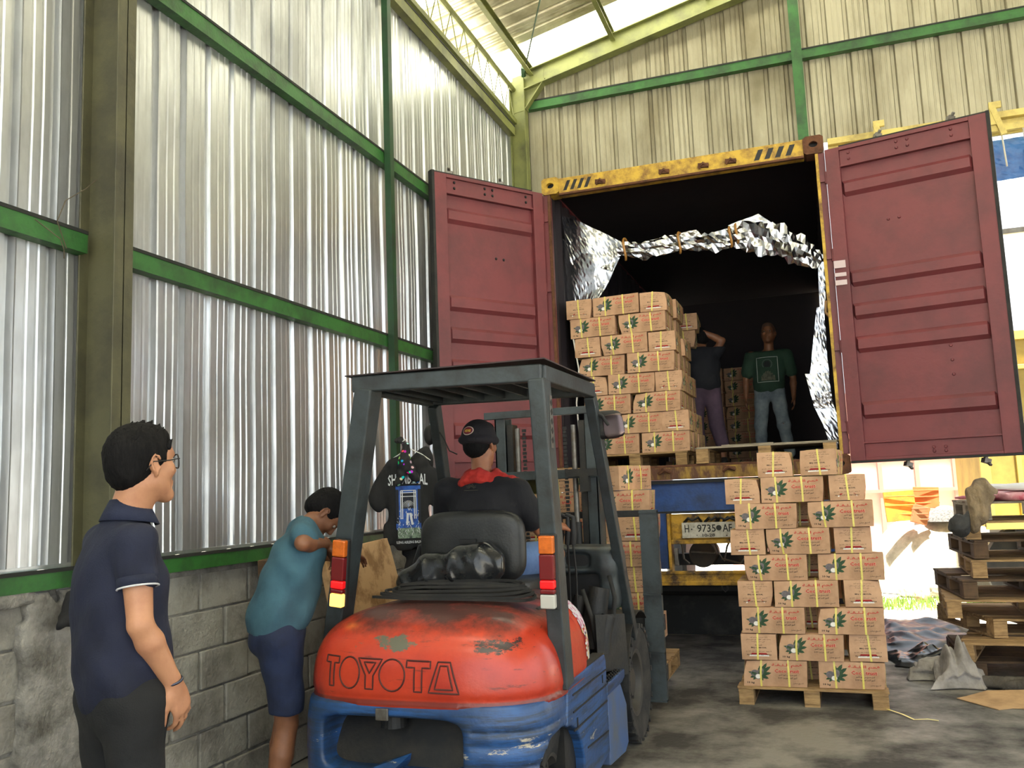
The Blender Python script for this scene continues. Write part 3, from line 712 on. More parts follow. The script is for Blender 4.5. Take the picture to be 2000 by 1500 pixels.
def carton_print(mb):
    for s_ in (-1, 1):                        # long faces
        lay = [0]
        def F(x, z, s_=s_):                   # x from the left edge, z from the bottom, as read
            return (s_*(-1)*(-(x-BL/2)) if s_ < 0 else -(x-BL/2), s_*(BW/2+.0007+lay[0]*.0004), z)
        def fx(x, z):
            X = (x-BL/2) if s_ < 0 else -(x-BL/2)
            return (X, s_*(BW/2+.0007+lay[0]*.0004), z)
        ux = (1 if s_ < 0 else -1, 0, 0); uz = (0, 0, 1)
        cx, cz = .100, .090
        for a, L, W in ((2.9, .075, .018), (3.5, .062, .020), (.15, .085, .026), (-.35, .072, .026), (.62, .098, .030), (1.0, .095, .030), (1.45, .070, .026), (-.9, .05, .022), (3.9, .052, .020)):
            leaf(mb, cx, cz-.012, a, L, W, fx)
        lay[0] = 1; disc(mb, cx-.028, cz-.002, .027, .023, fx, 5); disc(mb, cx+.012, cz+.006, .020, .027, fx, 5, -.3)
        lay[0] = 2; disc(mb, cx-.004, cz-.024, .022, .019, fx, 5); lay[0] = 3; disc(mb, cx-.003, cz-.024, .018, .015, fx, 6)
        lay[0] = 0
        T_ = lambda t, x, z, w_, h_, mi, b=0, lift=0: put_text(mb, t, Vector(fx(x, z))+Vector((0, s_*lift, 0)), ux, uz, w_, h_, mi, res=1, bold=b)
        T_('10 kg', .024, .014, .048, .017, 3, .03)
        T_(arabic('فحم الـثـقـة'), .187, .128, .198, .028, 1, .02)
        T_('Coco trust', .203, .092, .166, .029, 2, .045); T_('Coco trust', .205, .0935, .162, .026, 1, .02, .0012)
        T_(arabic('فحم مصنع من اجود قشور'), .232, .070, .12, .015, 3, .012); T_('%100 '+arabic('الجوز الهند الطبيعية'), .228, .051, .125, .015, 3, .012)
        T_(arabic('اصبع مخرز'), .325, .016, .068, .015, 3, .01)
    for s_ in (-1, 1):                        # end faces
        def G(y, z): return (s_*(BL/2+.0007), (y-BW/2)*s_, z)
        uy = (0, s_, 0); uz = (0, 0, 1)
        T_ = lambda t, y, z, w_, h_, mi, b=0: put_text(mb, t, G(y, z), uy, uz, w_, h_, mi, res=1, bold=b)
        T_(arabic('فحم من قشور جوز الهند')+' 100%', .06, .146, .12, .011, 3); T_(arabic('يحترق لفترة طويلة من دون دخان'), .035, .133, .165, .011, 3)
        T_(arabic('من دون رائحة'), .07, .119, .09, .010, 3)
        T_(arabic('فحم الشواء'), .09, .094, .05, .012, 3, .01); T_('BBQ CHARCOAL', .065, .077, .105, .011, 3, .03)
        T_(arabic('لا يعود استعماله بعد الفتح'), .03, .052, .17, .010, 3)
        mb.poly([G(.06, .036), G(.175, .036), G(.165, .047), G(.07, .047)], 7); mb.poly([G(.05, .024), G(.185, .024), G(.18, .034), G(.055, .034)], 6)
        T_('PRODUCT OF INDONESIA', .035, .030, .165, .008, 3, .02)
def make_carton(seed):
    rr = random.Random(seed); T = thing('carton', 'printed cardboard carton', 'carton', (0, 0, 0))
    mb = MB(); n1, n2, n3 = 10, 6, 5
    def side(fn, a, b): mb.grid(fn, a, b)
    X, Y, Z = BL/2, BW/2, BH
    side(lambda u, v: (-X+2*X*u, -Y, Z*v), n1, n3); side(lambda u, v: (X-2*X*u, Y, Z*v), n1, n3)
    side(lambda u, v: (X, -Y+2*Y*u, Z*v), n2, n3); side(lambda u, v: (-X, Y-2*Y*u, Z*v), n2, n3)
    side(lambda u, v: (-X+2*X*u, -Y+2*Y*v, Z), n1, n2); side(lambda u, v: (-X+2*X*u, Y-2*Y*v, 0), n1, n2)
    carton_print(mb)
    b1, b2, sk, tz = rr.uniform(.003, .007), rr.uniform(.002, .006), rr.uniform(-.012, .012), rr.uniform(-.008, .004)
    cn = [(rr.choice((-1, 1)), rr.choice((-1, 1)), rr.choice((0, 1)), rr.uniform(.004, .014)) for _ in range(2)]
    def deform(p):
        x, y, z = p; u, v, w_ = x/X, y/Y, z/Z*2-1
        fx = max(0, 1-u*u); fy = max(0, 1-v*v); fz = max(0, 1-w_*w_)
        o = [x*(1+b2*fy*fz*1.5/X*.6), y*(1+b1*fx*fz/Y*.9), z + (b2*.6*fx*fy*(1 if w_ > 0 else -.1) if abs(w_) > .9 else 0)]
        o[0] += sk*(z/Z); o[2] += tz*(x/X)*(z/Z)*.6
        for a, b, c, d in cn:
            k = max(0, (u*a+v*b)/2-.55)*2.2*max(0, (w_*(1 if c else -1))); o[0] -= a*d*k; o[1] -= b*d*k; o[2] -= (1 if c else 0)*d*k*.7
        return tuple(o)
    mb.v = [deform(p) for p in mb.v]
    body = mb.build('carton_body', CMATS, T, smooth='keep')
    # weld the box itself (prints stay separate)
    kids = [body]
    def strap(path_fn, n, wd, axis):
        s2 = MB(); vs = []; fs = []
        for i in range(n):
            p, nrm = path_fn(i/n); p = Vector(deform(p)); a = Vector(axis)*wd/2; nn = Vector(nrm)*.0028
            vs += [p-a+nn, p+a+nn]
        for i in range(n): j = (i+1) % n; fs.append((2*i, 2*i+1, 2*j+1, 2*j))
        s2.add(vs, fs); return s2.build('strap', M_STRAP, T, solid=.0008)
    def loop_rect(A, H, mk):
        # perimeter of the A x H rectangle with rounded corners
        def f(t):
            per = [(-A, 0), (-A, H), (A, H), (A, 0)]; seg = int(t*4) % 4; k = t*4-int(t*4)
            p, q = per[seg], per[(seg+1) % 4]; nr = [(-1, 0), (0, 1), (1, 0), (0, -1)][seg]
            return mk(p[0]+(q[0]-p[0])*k, p[1]+(q[1]-p[1])*k, nr)
        return f
    tl = rr.uniform(-.06, .06)
    for xs_ in (-.104+rr.uniform(-.014, .014), .082+rr.uniform(-.02, .02)):
        kids.append(strap(loop_rect(Y, Z, lambda a, z, nr, xs_=xs_: ((xs_+tl*(z-Z/2), a, z), (0, nr[0], nr[1]))), 24, .0125, (1, 0, 0)))
    ty = rr.uniform(-.08, .08); oy = rr.uniform(-.01, .01)
    kids.append(strap(loop_rect(X, Z, lambda a, z, nr: ((a, oy+ty*(z-Z/2), z), (nr[0], 0, nr[1]))), 28, .0125, (0, 1, 0)))
    return T, kids
CART = [make_carton(s_) for s_ in (11, 12, 13, 14)]
used = [False]*len(CART); ccount = [0]
ORD = ['', 'first', 'second', 'third', 'fourth', 'fifth', 'sixth', 'seventh', 'eighth', 'ninth', 'tenth']
def put_carton(x, y, z, rot, label, group, tilt=(0, 0)):
    """rot 0: long face to the camera; 90: end face to the camera. x,y = centre, z = underside"""
    i = ccount[0] % len(CART); ccount[0] += 1; T, kids = CART[i]
    if not used[i]: used[i] = True; c = T
    else: c = copy_tree(T, kids)
    c['label'] = label; c['group'] = group; c['category'] = 'carton'
    c.location = (x, y, z); c.rotation_euler = (rad(tilt[0]), rad(tilt[1]), rad(rot))
    return c
# pallet
M_WOOD = mat('rough pallet wood', (168, 136, 92), .85, 0, (110, 84, 56), 5, .5, bump=.4, bscale=30, stretch=(1, 6, 6))
M_WOODG = mat('grey weathered board', (150, 140, 122), .85, 0, (104, 94, 78), 5, .5, bump=.4, bscale=30, stretch=(1, 6, 6))
M_WOODD = mat('dark damp pallet wood', (92, 70, 48), .85, 0, (56, 42, 30), 5, .5, bump=.4, bscale=30)
def pallet(label, x0, y0, z0, W, D, mt, group=None, rot=(0, 0, 0), H=.125, boards=6, mt2=None, seed=0, missing=()):
    """W along x (stringer blocks), D along y; origin at front-left foot"""
    rr = random.Random(seed); T = thing('pallet', label, 'pallet', (x0, y0, z0), group); bt = .016; mt2 = mt2 or mt
    for i in range(boards):           # top boards along x
        if i in missing: continue
        mb = MB(); d = D/boards; mb.box((0+rr.uniform(-.01, .01), i*d+.006, H-bt), (W+rr.uniform(-.01, .01), (i+1)*d-.008, H), rot=(0, rr.uniform(-.004, .004), rr.uniform(-.01, .01)))
        o = mb.build('top_board', mt2, None, bevel=.002, bseg=1); o.parent = T
    for j in range(3):
        x = (W-.1)*j/2
        mb = MB(); mb.box((x, 0, H-bt*2), (x+.1, D, H-bt)); o = mb.build('stringer_board', mt, None); o.parent = T
        mb = MB(); mb.box((x, 0, 0), (x+.1, D, bt)); o = mb.build('bottom_board', mt, None); o.parent = T
        for k in range(3):
            y = (D-.12)*k/2; mb = MB(); mb.box((x, y, bt), (x+.1, y+.12, H-bt*2)); o = mb.build('block', mt, None, bevel=.003, bseg=1); o.parent = T
    T.rotation_euler = tuple(rad(a) for a in rot)
    return T
def stack(name, group, x0, y0, z0, rows, pitch=.1785, lean=(0, 0), rowjit=None, seed=0, side=None, wid=.915, skip=(), xo=None):
    """rows from the bottom: 'A' = end, long, end; 'B' = long, long"""
    rr = random.Random(seed); n = len(rows); z = z0
    for r, kind in enumerate(rows):
        up = n-r; xs0 = x0+lean[0]*r+(xo[r] if xo else rr.uniform(-.012, .012)); yy = y0+lean[1]*r+rr.uniform(-.008, .008)
        rowname = ('top row' if up == 1 else 'bottom row' if r == 0 else ORD[up]+' row down')
        if kind == 'A': its = [(BW/2, 90, 'left end carton'), (BW+.008+BL/2, 0, 'middle long carton'), (wid-BW/2, 90, 'right end carton')]
        elif kind == 'B': its = [(BL/2+.02, 0, 'left long carton'), (wid-BL/2+.005, 0, 'right long carton')]
        else: its = kind
        for q, (cx, rt, nm) in enumerate(its):
            if (r, q) in skip: continue
            dep = (BL if rt == 90 else BW)/2
            put_carton(xs0+cx+rr.uniform(-.004, .004), yy+dep+rr.uniform(-.012, .012), z+.001+.0008*q, rt+rr.uniform(-1.6, 1.6),
                       '%s of the %s in the %s' % (nm, rowname, name), group, (0, rr.uniform(-.25, .25)))
        if kind == 'B' and side is None:      # the carton seen in the gap
            put_carton(xs0+wid/2, yy+BW+BL/2+.03, z+.002, 90, 'carton half hidden in the gap, %s of the %s' % (rowname, name), group)
        if kind == 'A' and side is None:
            put_carton(xs0+.49, yy+BL+.03+BW/2, z+.002, 0, 'rear carton half hidden behind the %s of the %s' % (rowname, name), group)
        z += pitch
    return z
# tall stack on its pallet, front right
pallet('rough wooden pallet on the floor under the tall front carton stack', -.665, 6.44, .0, .96, .95, M_WOOD, seed=1, H=.118, rot=(0, 0, -1.0))
FR = ['B', 'A', 'B', 'A', 'B', 'A', 'B', 'A']
stack('tall front stack', 'cartons on the front right pallet', -.665, 6.47, .119, FR, .1785, seed=21, wid=.93,
      xo=[.015, .04, .035, .04, .07, .01, .03, .0])
z9 = .119+8*.1785
put_carton(-.32, 6.47+BL/2+.03, z9+.003, 91, 'left of the two cartons on top of the tall front carton stack', 'cartons on the front right pallet')
put_carton(-.0, 6.47+BL/2, z9+.003, 82, 'right of the two cartons on top of the tall front carton stack', 'cartons on the front right pallet')
# stack inside the container
pallet('wooden pallet in the container doorway under the leaning carton stack', -2.02, 7.72, CFL, .92, .95, M_WOOD, seed=2)
CR = ['B', 'A', 'B', 'A', 'B', 'A', 'B', 'A']
zc = CFL+.127; rr = random.Random(8)
for r in range(8):
    x0 = -2.04+[.10, .07, .045, .03, .015, -.01, -.035, -.06][r]; y0 = 7.74-.012*r; up = 8-r
    rowname = 'top row' if up == 1 else 'bottom row' if r == 0 else ORD[up]+' row down'; nm = 'leaning doorway stack'
    grp = 'cartons stacked inside the container'
    if r % 2 == 0: its = [(BL/2, 0, 'left long carton'), (BL*1.5+.03, 0, 'right long carton')]
    else: its = [(BW/2, 90, 'left end carton'), (BW+BL/2+.012, 0, 'middle long carton'), (BW*1.5+BL+.02, 90, 'right end carton')]
    for cx, rt, n2 in its:
        dep = (BL if rt == 90 else BW)/2
        put_carton(x0+cx, y0+dep+rr.uniform(-.01, .01), zc+r*.1785, rt+rr.uniform(-2, 2), '%s of the %s in the %s' % (n2, rowname, nm), grp, (0, -.8 if r > 4 else 0))
    # second file seen along the right flank
    if r % 2 == 0:
        for k in range(1, 4): put_carton(x0+BL*1.5+.03+rr.uniform(-.0, .02), y0+BW*(k+.5)+.012*k, zc+r*.1785, rr.uniform(-1.5, 1.5), 'carton %s behind the right end, %s of the %s' % (['', 'directly', 'second', 'third'][k], rowname, nm), grp)
    else:
        put_carton(x0+BW*1.5+BL+.02+rr.uniform(0, .03), y0+BL*1.5+.012, zc+r*.1785, 90+rr.uniform(-1.5, 1.5), 'rear right flank carton, %s of the %s' % (rowname, nm), grp)
# stack between forklift mast and truck
pallet('wooden pallet under the carton stack behind the forklift mast', -2.12, 6.18, .12, .95, .95, M_WOOD, seed=4)
zz = stack('stack behind the mast', 'cartons on the pallet behind the mast', -2.12, 6.20, .247, ['B', 'A', 'B', 'A', 'B', 'A', 'B'], .1785, seed=33, wid=.95)
put_carton(-1.83, 6.2+BL/2, zz+.002, 91, 'left carton on top of the stack behind the forklift mast', 'cartons on the pallet behind the mast')
put_carton(-1.40, 6.2+BL/2, zz+.002, 68, 'skewed right carton on top of the stack behind the forklift mast', 'cartons on the pallet behind the mast')
# boards and pallet beside the container stack
pallet('wooden pallet lying on the container sill, covered with loose boards', -.98, 7.40, CFL, 1.1, 1.0, M_WOOD, seed=6, boards=4, mt2=M_WOODG, H=.135)
for k, (x, y, w_, d_, r_, mt) in enumerate(((-.78, 7.52, .42, .14, -3, M_WOODG), (-.55, 7.66, .78, .15, 2, M_WOODG), (-.2, 7.83, .6, .12, 1, M_WOODG), (-.92, 7.78, .36, .13, 4, M_WOOD))):
    mb = MB(); mb.box((x, y, 0), (x+w_, y+d_, .014), rot=(0, 0, rad(r_)))
    o = mb.build('loose_board', mt, bevel=.002, bseg=1); o.location.z = CFL+.136
    tag(o, ['short grey board at the front left of the pallet on the sill', 'long grey board lying across the pallet on the sill', 'grey board at the right end of the pallet on the sill', 'short brown board at the left end of the pallet on the sill'][k], 'board', 'loose boards on the sill pallet')
# cartons deep in the container
for c in range(3):
    for r in range(8):
        put_carton(-1.86+c*.44 , 12.4+.05*c, CFL+.002+r*.1785, 90 if c == 0 and r == 1 else 0, 'dim carton in the %s column far inside the container, %s from the floor' % (['left', 'middle', 'right'][c], ORD[r+1]), 'cartons far inside the container')
put_carton(-1.25, 11.2, CFL+.002, 95, 'single carton on the container floor in front of the far stack', 'cartons far inside the container')
# ------------------------------------------------------------------ node graph helper
class NG:
    def __init__(s, name):
        s.m = bpy.data.materials.new(name); s.m.use_nodes = True; s.nt = s.m.node_tree; s.b = s.nt.nodes['Principled BSDF']
        s.tc = s.nt.nodes.new('ShaderNodeTexCoord'); s.obj = s.tc.outputs['Object']
        x = s.nt.nodes.new('ShaderNodeSeparateXYZ'); s.nt.links.new(s.obj, x.inputs[0]); s.x, s.y, s.z = x.outputs
    def _in(s, sock, v):
        if isinstance(v, (int, float)): sock.default_value = v
        elif isinstance(v, tuple): sock.default_value = v
        else: s.nt.links.new(v, sock)
    def math(s, op, a, b=0.0, clamp=False):
        n = s.nt.nodes.new('ShaderNodeMath'); n.operation = op; n.use_clamp = clamp; s._in(n.inputs[0], a); s._in(n.inputs[1], b); return n.outputs[0]
    def noise(s, scale, detail=5, stretch=(1, 1, 1), rough=.6, off=(0, 0, 0)):
        mp = s.nt.nodes.new('ShaderNodeMapping'); mp.inputs['Scale'].default_value = stretch; mp.inputs['Location'].default_value = off
        s.nt.links.new(s.obj, mp.inputs[0]); n = s.nt.nodes.new('ShaderNodeTexNoise'); n.inputs['Scale'].default_value = scale
        n.inputs['Detail'].default_value = detail; n.inputs['Roughness'].default_value = rough; s.nt.links.new(mp.outputs[0], n.inputs['Vector']); return n.outputs['Fac']
    def ramp(s, v, a, b, lo=0.0, hi=1.0):
        n = s.nt.nodes.new('ShaderNodeMapRange'); s._in(n.inputs[0], v); n.inputs[1].default_value = a; n.inputs[2].default_value = b; n.inputs[3].default_value = lo; n.inputs[4].default_value = hi; return n.outputs[0]
    def box(s, v, c, half, soft): return s.ramp(s.math('ABSOLUTE', s.math('SUBTRACT', v, c)), half, half+soft, 1, 0)
    def mul(s, *a):
        r = a[0]
        for b in a[1:]: r = s.math('MULTIPLY', r, b)
        return r
    def mix(s, f, a, b):
        n = s.nt.nodes.new('ShaderNodeMix'); n.data_type = 'RGBA'; s._in(n.inputs['Factor'], f); s._in(n.inputs['A'], a); s._in(n.inputs['B'], b); return n.outputs['Result']
    def out(s, col, rough=.5, metal=0, bump=None, bstr=.3, coat=0):
        s._in(s.b.inputs['Base Color'], col); s._in(s.b.inputs['Roughness'], rough); s._in(s.b.inputs['Metallic'], metal)
        if coat: s.b.inputs['Coat Weight'].default_value = coat; s.b.inputs['Coat Roughness'].default_value = .2
        if bump is not None:
            bp = s.nt.nodes.new('ShaderNodeBump'); bp.inputs['Strength'].default_value = bstr; bp.inputs['Distance'].default_value = .01
            s._in(bp.inputs['Height'], bump); s.nt.links.new(bp.outputs[0], s.b.inputs['Normal'])
        return s.m

# ------------------------------------------------------------------ forklift
FK = thing('forklift', 'orange and blue forklift seen from behind, grey overhead guard, worn counterweight', 'forklift', (0, 0, 0))
# worn orange paint of the counterweight: grimy crown, bare grey patch, black rubbed patch, scratches
g = NG('worn orange counterweight paint'); base = g.mix(g.ramp(g.noise(3, 6), .4, .65), srgb(196, 62, 34), srgb(168, 46, 28))
scr = g.mul(g.ramp(g.noise(14, 8, (.35, 1, 3.2), .7), .60, .66), .6); base = g.mix(scr, base, srgb(70, 34, 28))
crown = g.ramp(g.math('ADD', g.z, g.math('MULTIPLY', g.math('SUBTRACT', g.noise(5, 7, (1, 1, 1), .7), .5), .34)), .89, .99)
base = g.mix(g.math('MULTIPLY', crown, .9), base, srgb(46, 38, 36))
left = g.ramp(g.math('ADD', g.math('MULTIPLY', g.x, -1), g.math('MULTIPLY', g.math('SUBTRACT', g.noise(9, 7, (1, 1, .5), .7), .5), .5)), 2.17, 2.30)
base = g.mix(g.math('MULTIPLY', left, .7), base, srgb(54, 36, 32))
n_ = g.noise(7, 6, (1, 1, 1.3), .7); gp = g.mul(g.box(g.x, -1.86, .08, .16), g.box(g.z, .885, .012, .07)); gp = g.ramp(g.math('ADD', g.math('MULTIPLY', gp, .36), n_), .80, .84)
base = g.mix(gp, base, srgb(96, 96, 82))
n2 = g.noise(22, 8, (.6, 1, 1.6), .8); bk = g.mul(g.box(g.x, -1.36, .08, .14), g.box(g.z, .865, .02, .05)); bk = g.ramp(g.math('ADD', g.math('MULTIPLY', bk, .34), n2), .80, .86)
base = g.mix(bk, base, srgb(40, 26, 30))
low = g.box(g.z, .63, .008, .008); base = g.mix(g.math('MULTIPLY', low, .7), base, srgb(60, 28, 24))
M_ORANGE = g.out(base, g.ramp(crown, 0, 1, .36, .62), 0, g.noise(40, 6), .15, coat=.25)
g = NG('scraped blue forklift paint'); base = g.mix(g.ramp(g.noise(2.5, 6), .4, .62), srgb(38, 84, 142), srgb(32, 60, 100))
sc = g.ramp(g.noise(9, 8, (.3, .3, 4.0), .75), .46, .60); base = g.mix(g.math('MULTIPLY', sc, .85), base, srgb(36, 44, 54))
wh = g.ramp(g.math('ADD', g.math('MULTIPLY', g.box(g.z, .42, .08, .12), .12), g.noise(11, 9, (.5, .5, 2.4), .75, (3, 1, 0))), .735, .76); base = g.mix(wh, base, srgb(176, 168, 150))
M_FKBLUE = g.out(base, .42, 0, g.noise(30, 6), .2, coat=.15)
M_GUARD = mat('scratched slate grey paint', (58, 66, 69), .45, .1, (38, 40, 40), 6, .5, bump=.12, bscale=50)
M_DARK = mat('grimy black metal', (30, 31, 32), .55, .2, (58, 52, 44), 7, .35, bump=.2)
M_VINYL = mat('black seat vinyl', (27, 29, 30), .42, 0, (56, 56, 54), 5, .3, bump=.12, bscale=90)
M_WRAP = mat('glossy black plastic wrap', (26, 27, 28), .2, 0, (52, 54, 56), 9, .3, bump=.3, bscale=9)
M_GROOVE = mat('dark grime in the embossed letters', (72, 30, 24), .7)
M_TYRE = mat('dusty tyre rubber', (34, 34, 35), .85, 0, (74, 70, 64), 7, .35, bump=.3)
M_RIM = mat('grimy wheel rim', (66, 64, 62), .6, .3, (80, 74, 64), 9, .3)

# counterweight upper (orange) shell
cw = SDF((-2.45, 3.35, .55), (-1.0, 4.35, 1.15), .0125)
cw.ell((-1.750, 4.05, .55), (.608, .555, .452), k=0, p=3.7)
cw.plane((0, 4.26, 0), (0, 1, 0)); cw.plane((0, 0, .606), (0, 0, -1))
cw.warp(lambda X, Y, Z: np.where(np.abs(Z-.645) < .012, .006, 0))
CW = cw.build('counterweight', M_ORANGE, FK, smooth_it=2)
# lower (blue) shell with the pull bay
cb = SDF((-2.45, 3.35, .05), (-1.0, 4.35, .75), .0125)
cb.ell((-1.750, 4.05, .30), (.603, .565, .50), k=0, p=4.8)
cb.plane((0, 4.26, 0), (0, 1, 0)); cb.plane((0, 0, .63), (0, 0, 1)); cb.plane((0, 0, .12), (0, 0, -1))
cb.ell((-1.835, 3.45, .456), (.338, .26, .113), k=.012, p=6, op='cut')
for z_ in (.525, .47, .39, .33): cb.warp(lambda X, Y, Z, z_=z_: np.where((np.abs(Z-z_) < .008) & (X > -1.46), .007, 0))
# wheel arches
for s_ in (-1.06, -2.40): cb.ell((s_, 3.86, .20), (.24, .29, .29), k=0, p=3, op='cut')
CB = cb.build('counterweight_skirt', M_FKBLUE, FK, smooth_it=2)
# sloping floor and fin inside the pull bay
mb = MB(); mb.add([(-2.19, 3.70, .59), (-1.47, 3.70, .59), (-1.47, 3.60, .33), (-2.19, 3.60, .33)], [(0, 1, 2, 3)]); mb.lathe([(.0, 0), (.06, 0), (.055, .06), (0, .06)], (-1.86, 3.60, .51), 'z', 20)
mb.build('pull_bay', M_DARK, CB)
mb = MB(); mb.add([(-1.95, 3.52, .345), (-1.84, 3.51, .338), (-1.78, 3.60, .400), (-1.80, 3.62, .345), (-1.93, 3.62, .35)], [(0, 1, 3, 2), (0, 2, 4), (0, 4, 1)]); mb.build('pull_bay_fin', M_FKBLUE, CB)
mb = MB(); mb.cbox((-1.86, 3.486, .585), (.06, .012, .05)); mb.build('tow_pin_plate', M_STEEL, CB, bevel=.004)
# embossed letters following the curved shell
from mathutils.bvhtree import BVHTree
def bvh_of(o):
    off = Vector(o.location); return BVHTree.FromPolygons([v.co+off for v in o.data.vertices], [tuple(p.vertices) for p in o.data.polygons])
BV = bvh_of(CW)
def ell_pts(cx, cz, rx, rz, n=24): return [(cx+rx*math.cos(2*PI*k/n), cz+rz*math.sin(2*PI*k/n)) for k in range(n)]
def letter(kind):
    """outlines in a unit cell, x 0..1, z 0..1"""
    if kind == 'T': return [[(0, 1), (1, 1), (1, .78), (.66, .78), (.66, 0), (.34, 0), (.34, .78), (0, .78)]]
    if kind == 'O': return [ell_pts(.5, .5, .5, .52)]
    if kind == 'Y': return [[(0, 1), (1, 1), (.66, .45), (.66, 0), (.34, 0), (.34, .45)], [(.26, .88), (.74, .88), (.5, .52)]]
    return [[(.30, 1), (.70, 1), (1, 0), (0, 0)], [(.38, .88), (.62, .88), (.80, .12), (.20, .12)]]
X0, X1, Z0, Z1 = -2.165, -1.505, .690, .815
cells = [('T', 0, .115), ('O', .125, .285), ('Y', .27, .45), ('O', .435, .62), ('T', .63, .80), ('A', .79, 1.0)]
for kind, a, b in cells:
    mb = MB()
    for poly in letter(kind):
        pts = []; n = len(poly)
        for i in range(n):
            p, q = poly[i], poly[(i+1) % n]; k_ = max(1, int(math.hypot((q[0]-p[0])*.11, (q[1]-p[1])*.13)/.012))
            for j in range(k_): pts.append((p[0]+(q[0]-p[0])*j/k_, p[1]+(q[1]-p[1])*j/k_))
        out = []
        for u_, v_ in pts:
            x = X0+(X1-X0)*(a+(b-a)*u_); z = Z0+(Z1-Z0)*v_ - .012*(a+(b-a)*u_)
            hit = BV.ray_cast(Vector((x, 3.0, z)), Vector((0, 1, 0)))
            out.append((hit[0].x, hit[0].y-.0005, hit[0].z) if hit[0] else (x, 3.55, z))
        mb.tube(out, .0042, 5, closed=True)
    mb.build('embossed_letter', M_GROOVE, CW)
# engine hood in front of the counterweight with its torn stickers
hd = SDF((-2.4, 3.95, .55), (-1.05, 4.85, 1.1), .0125)
hd.ell((-1.715, 4.30, .60), (.530, .36, .42), k=0, p=3.6); hd.plane((0, 0, .635), (0, 0, -1)); hd.plane((0, 4.27, 0), (0, -1, 0))
HD = hd.build('engine_hood', M_ORANGE, FK, smooth_it=2); BH = bvh_of(HD)
SCOL = [mat('sticker white', (205, 200, 205), .5), mat('sticker pink', (190, 120, 150), .5), mat('sticker blue', (60, 84, 160), .5), mat('sticker cream', (206, 190, 140), .5), mat('sticker red', (176, 40, 50), .5), mat('sticker black', (40, 36, 40), .5)]
mb = MB(); rr = random.Random(4); ny, nz = 9, 26; vs = []
for j in range(nz+1):
    for i in range(ny+1):
        t = j/nz; z = .645+t*.30; y = 4.385+.20*i/ny*(1-.25*t)-.09*t*t
        h_ = BH.ray_cast(Vector((-.9, y, z)), Vector((-1, 0, 0))); vs.append(h_[0]+h_[1]*(.003 if h_[1].x > 0 else -.003) if h_[0] else Vector((-1.25, y, z)))
for j in range(nz):
    for i in range(ny):
        if (i in (0, ny-1) and rr.random() < .5): continue
        k = 0 if (j > 15 or i > 7) else (2 if i > 5 and 6 < j < 14 else 4 if i == 6 and j < 6 else rr.choice((0, 3, 3, 1, 5, 4, 0)))
        if j > 15 and rr.random() < .3: k = 1
        q = [j*(ny+1)+i, j*(ny+1)+i+1, (j+1)*(ny+1)+i+1, (j+1)*(ny+1)+i]; mb.add([vs[n_] for n_ in q], [(0, 1, 2, 3)], k)
mb.build('torn_sticker', SCOL, HD, smooth='keep')
# chassis sides, step, floor
def prof_x(mb, pts, x0, x1, mi=0): mb.prism(pts, (x0, 0, 0), (x1, 0, 0), (0, 1, 0), (0, 0, 1), mi)
for s_, (xa, xb) in ((1, (-1.20, -1.145)), (-1, (-2.29, -2.235))):
    mb = MB(); arch = [(4.12+.0*k, .13) for k in range(1)] + [(3.86+.27*math.cos(a), .20+.27*math.sin(a)) for a in [rad(d) for d in (-10, 15, 35, 55, 75, 90)]]
    prof_x(mb, [(3.90, .655), (4.60, .655), (4.62, .62), (4.62, .16), (4.13, .10)] + arch[1:] + [(3.86, .48)], xa, xb)
    ch = mb.build('chassis_side', M_FKBLUE, FK, bevel=.012, bseg=3)
    mb = MB()
    x_ = xb+.001 if s_ > 0 else xa-.001
    for z_ in (.575, .50, .42): mb.beam((x_, 3.96, z_+.012), (x_, 4.60, z_), .005, .008)
    mb.beam((x_, 4.18, .30), (x_, 4.60, .27), .005, .008)
    mb.build('panel_groove', M_DARK, ch)
    mb = MB(); mb.cbox((x_, 4.52, .545), (.006, .012, .04)); mb.cbox((x_, 4.02, .455), (.006, .012, .04)); mb.build('slot', M_BLACK, ch)
    mb = MB(); prof_x(mb, [(4.60, .50), (5.02, .50), (5.02, .455), (4.95, .44), (4.60, .44)], min(xa, xb)-.0, max(xa, xb)+.005)
    mb.box((min(xa, xb)-.2 if s_ > 0 else xa, 4.60, .47), (xb if s_ > 0 else xb+.2, 5.0, .50), 0)
    stp = mb.build('step', M_FKBLUE, FK, bevel=.006)
    mb = MB()
    for i in range(9):
        for j in range(3): mb.cbox((xa+.012+j*.018-(.0 if s_ > 0 else 0), 4.63+i*.042, .502), (.010, .022, .006), rot=(0, 0, .5))
    mb.build('step_tread', M_DARK, stp)
    mb = MB(); prof_x(mb, [(4.62, .44), (4.93, .44), (5.06, .30), (5.06, .09), (4.98, .06), (4.62, .09)], xa, xb); mb.build('lower_side', mat('greyish blue lower panel', (66, 92, 138), .5, 0, (90, 92, 90), 6, .4), FK, bevel=.008)
mb = MB(); mb.box((-2.24, 3.95, .18), (-1.19, 5.2, .50)); mb.box((-2.2, 4.15, .5), (-1.24, 4.6, .66)); mb.build('chassis_frame', M_DARK, FK)
mb = MB(); mb.box((-1.21, 4.24, .652), (-1.15, 4.60, .660)); mb.build('side_ledge', M_DARK, FK)
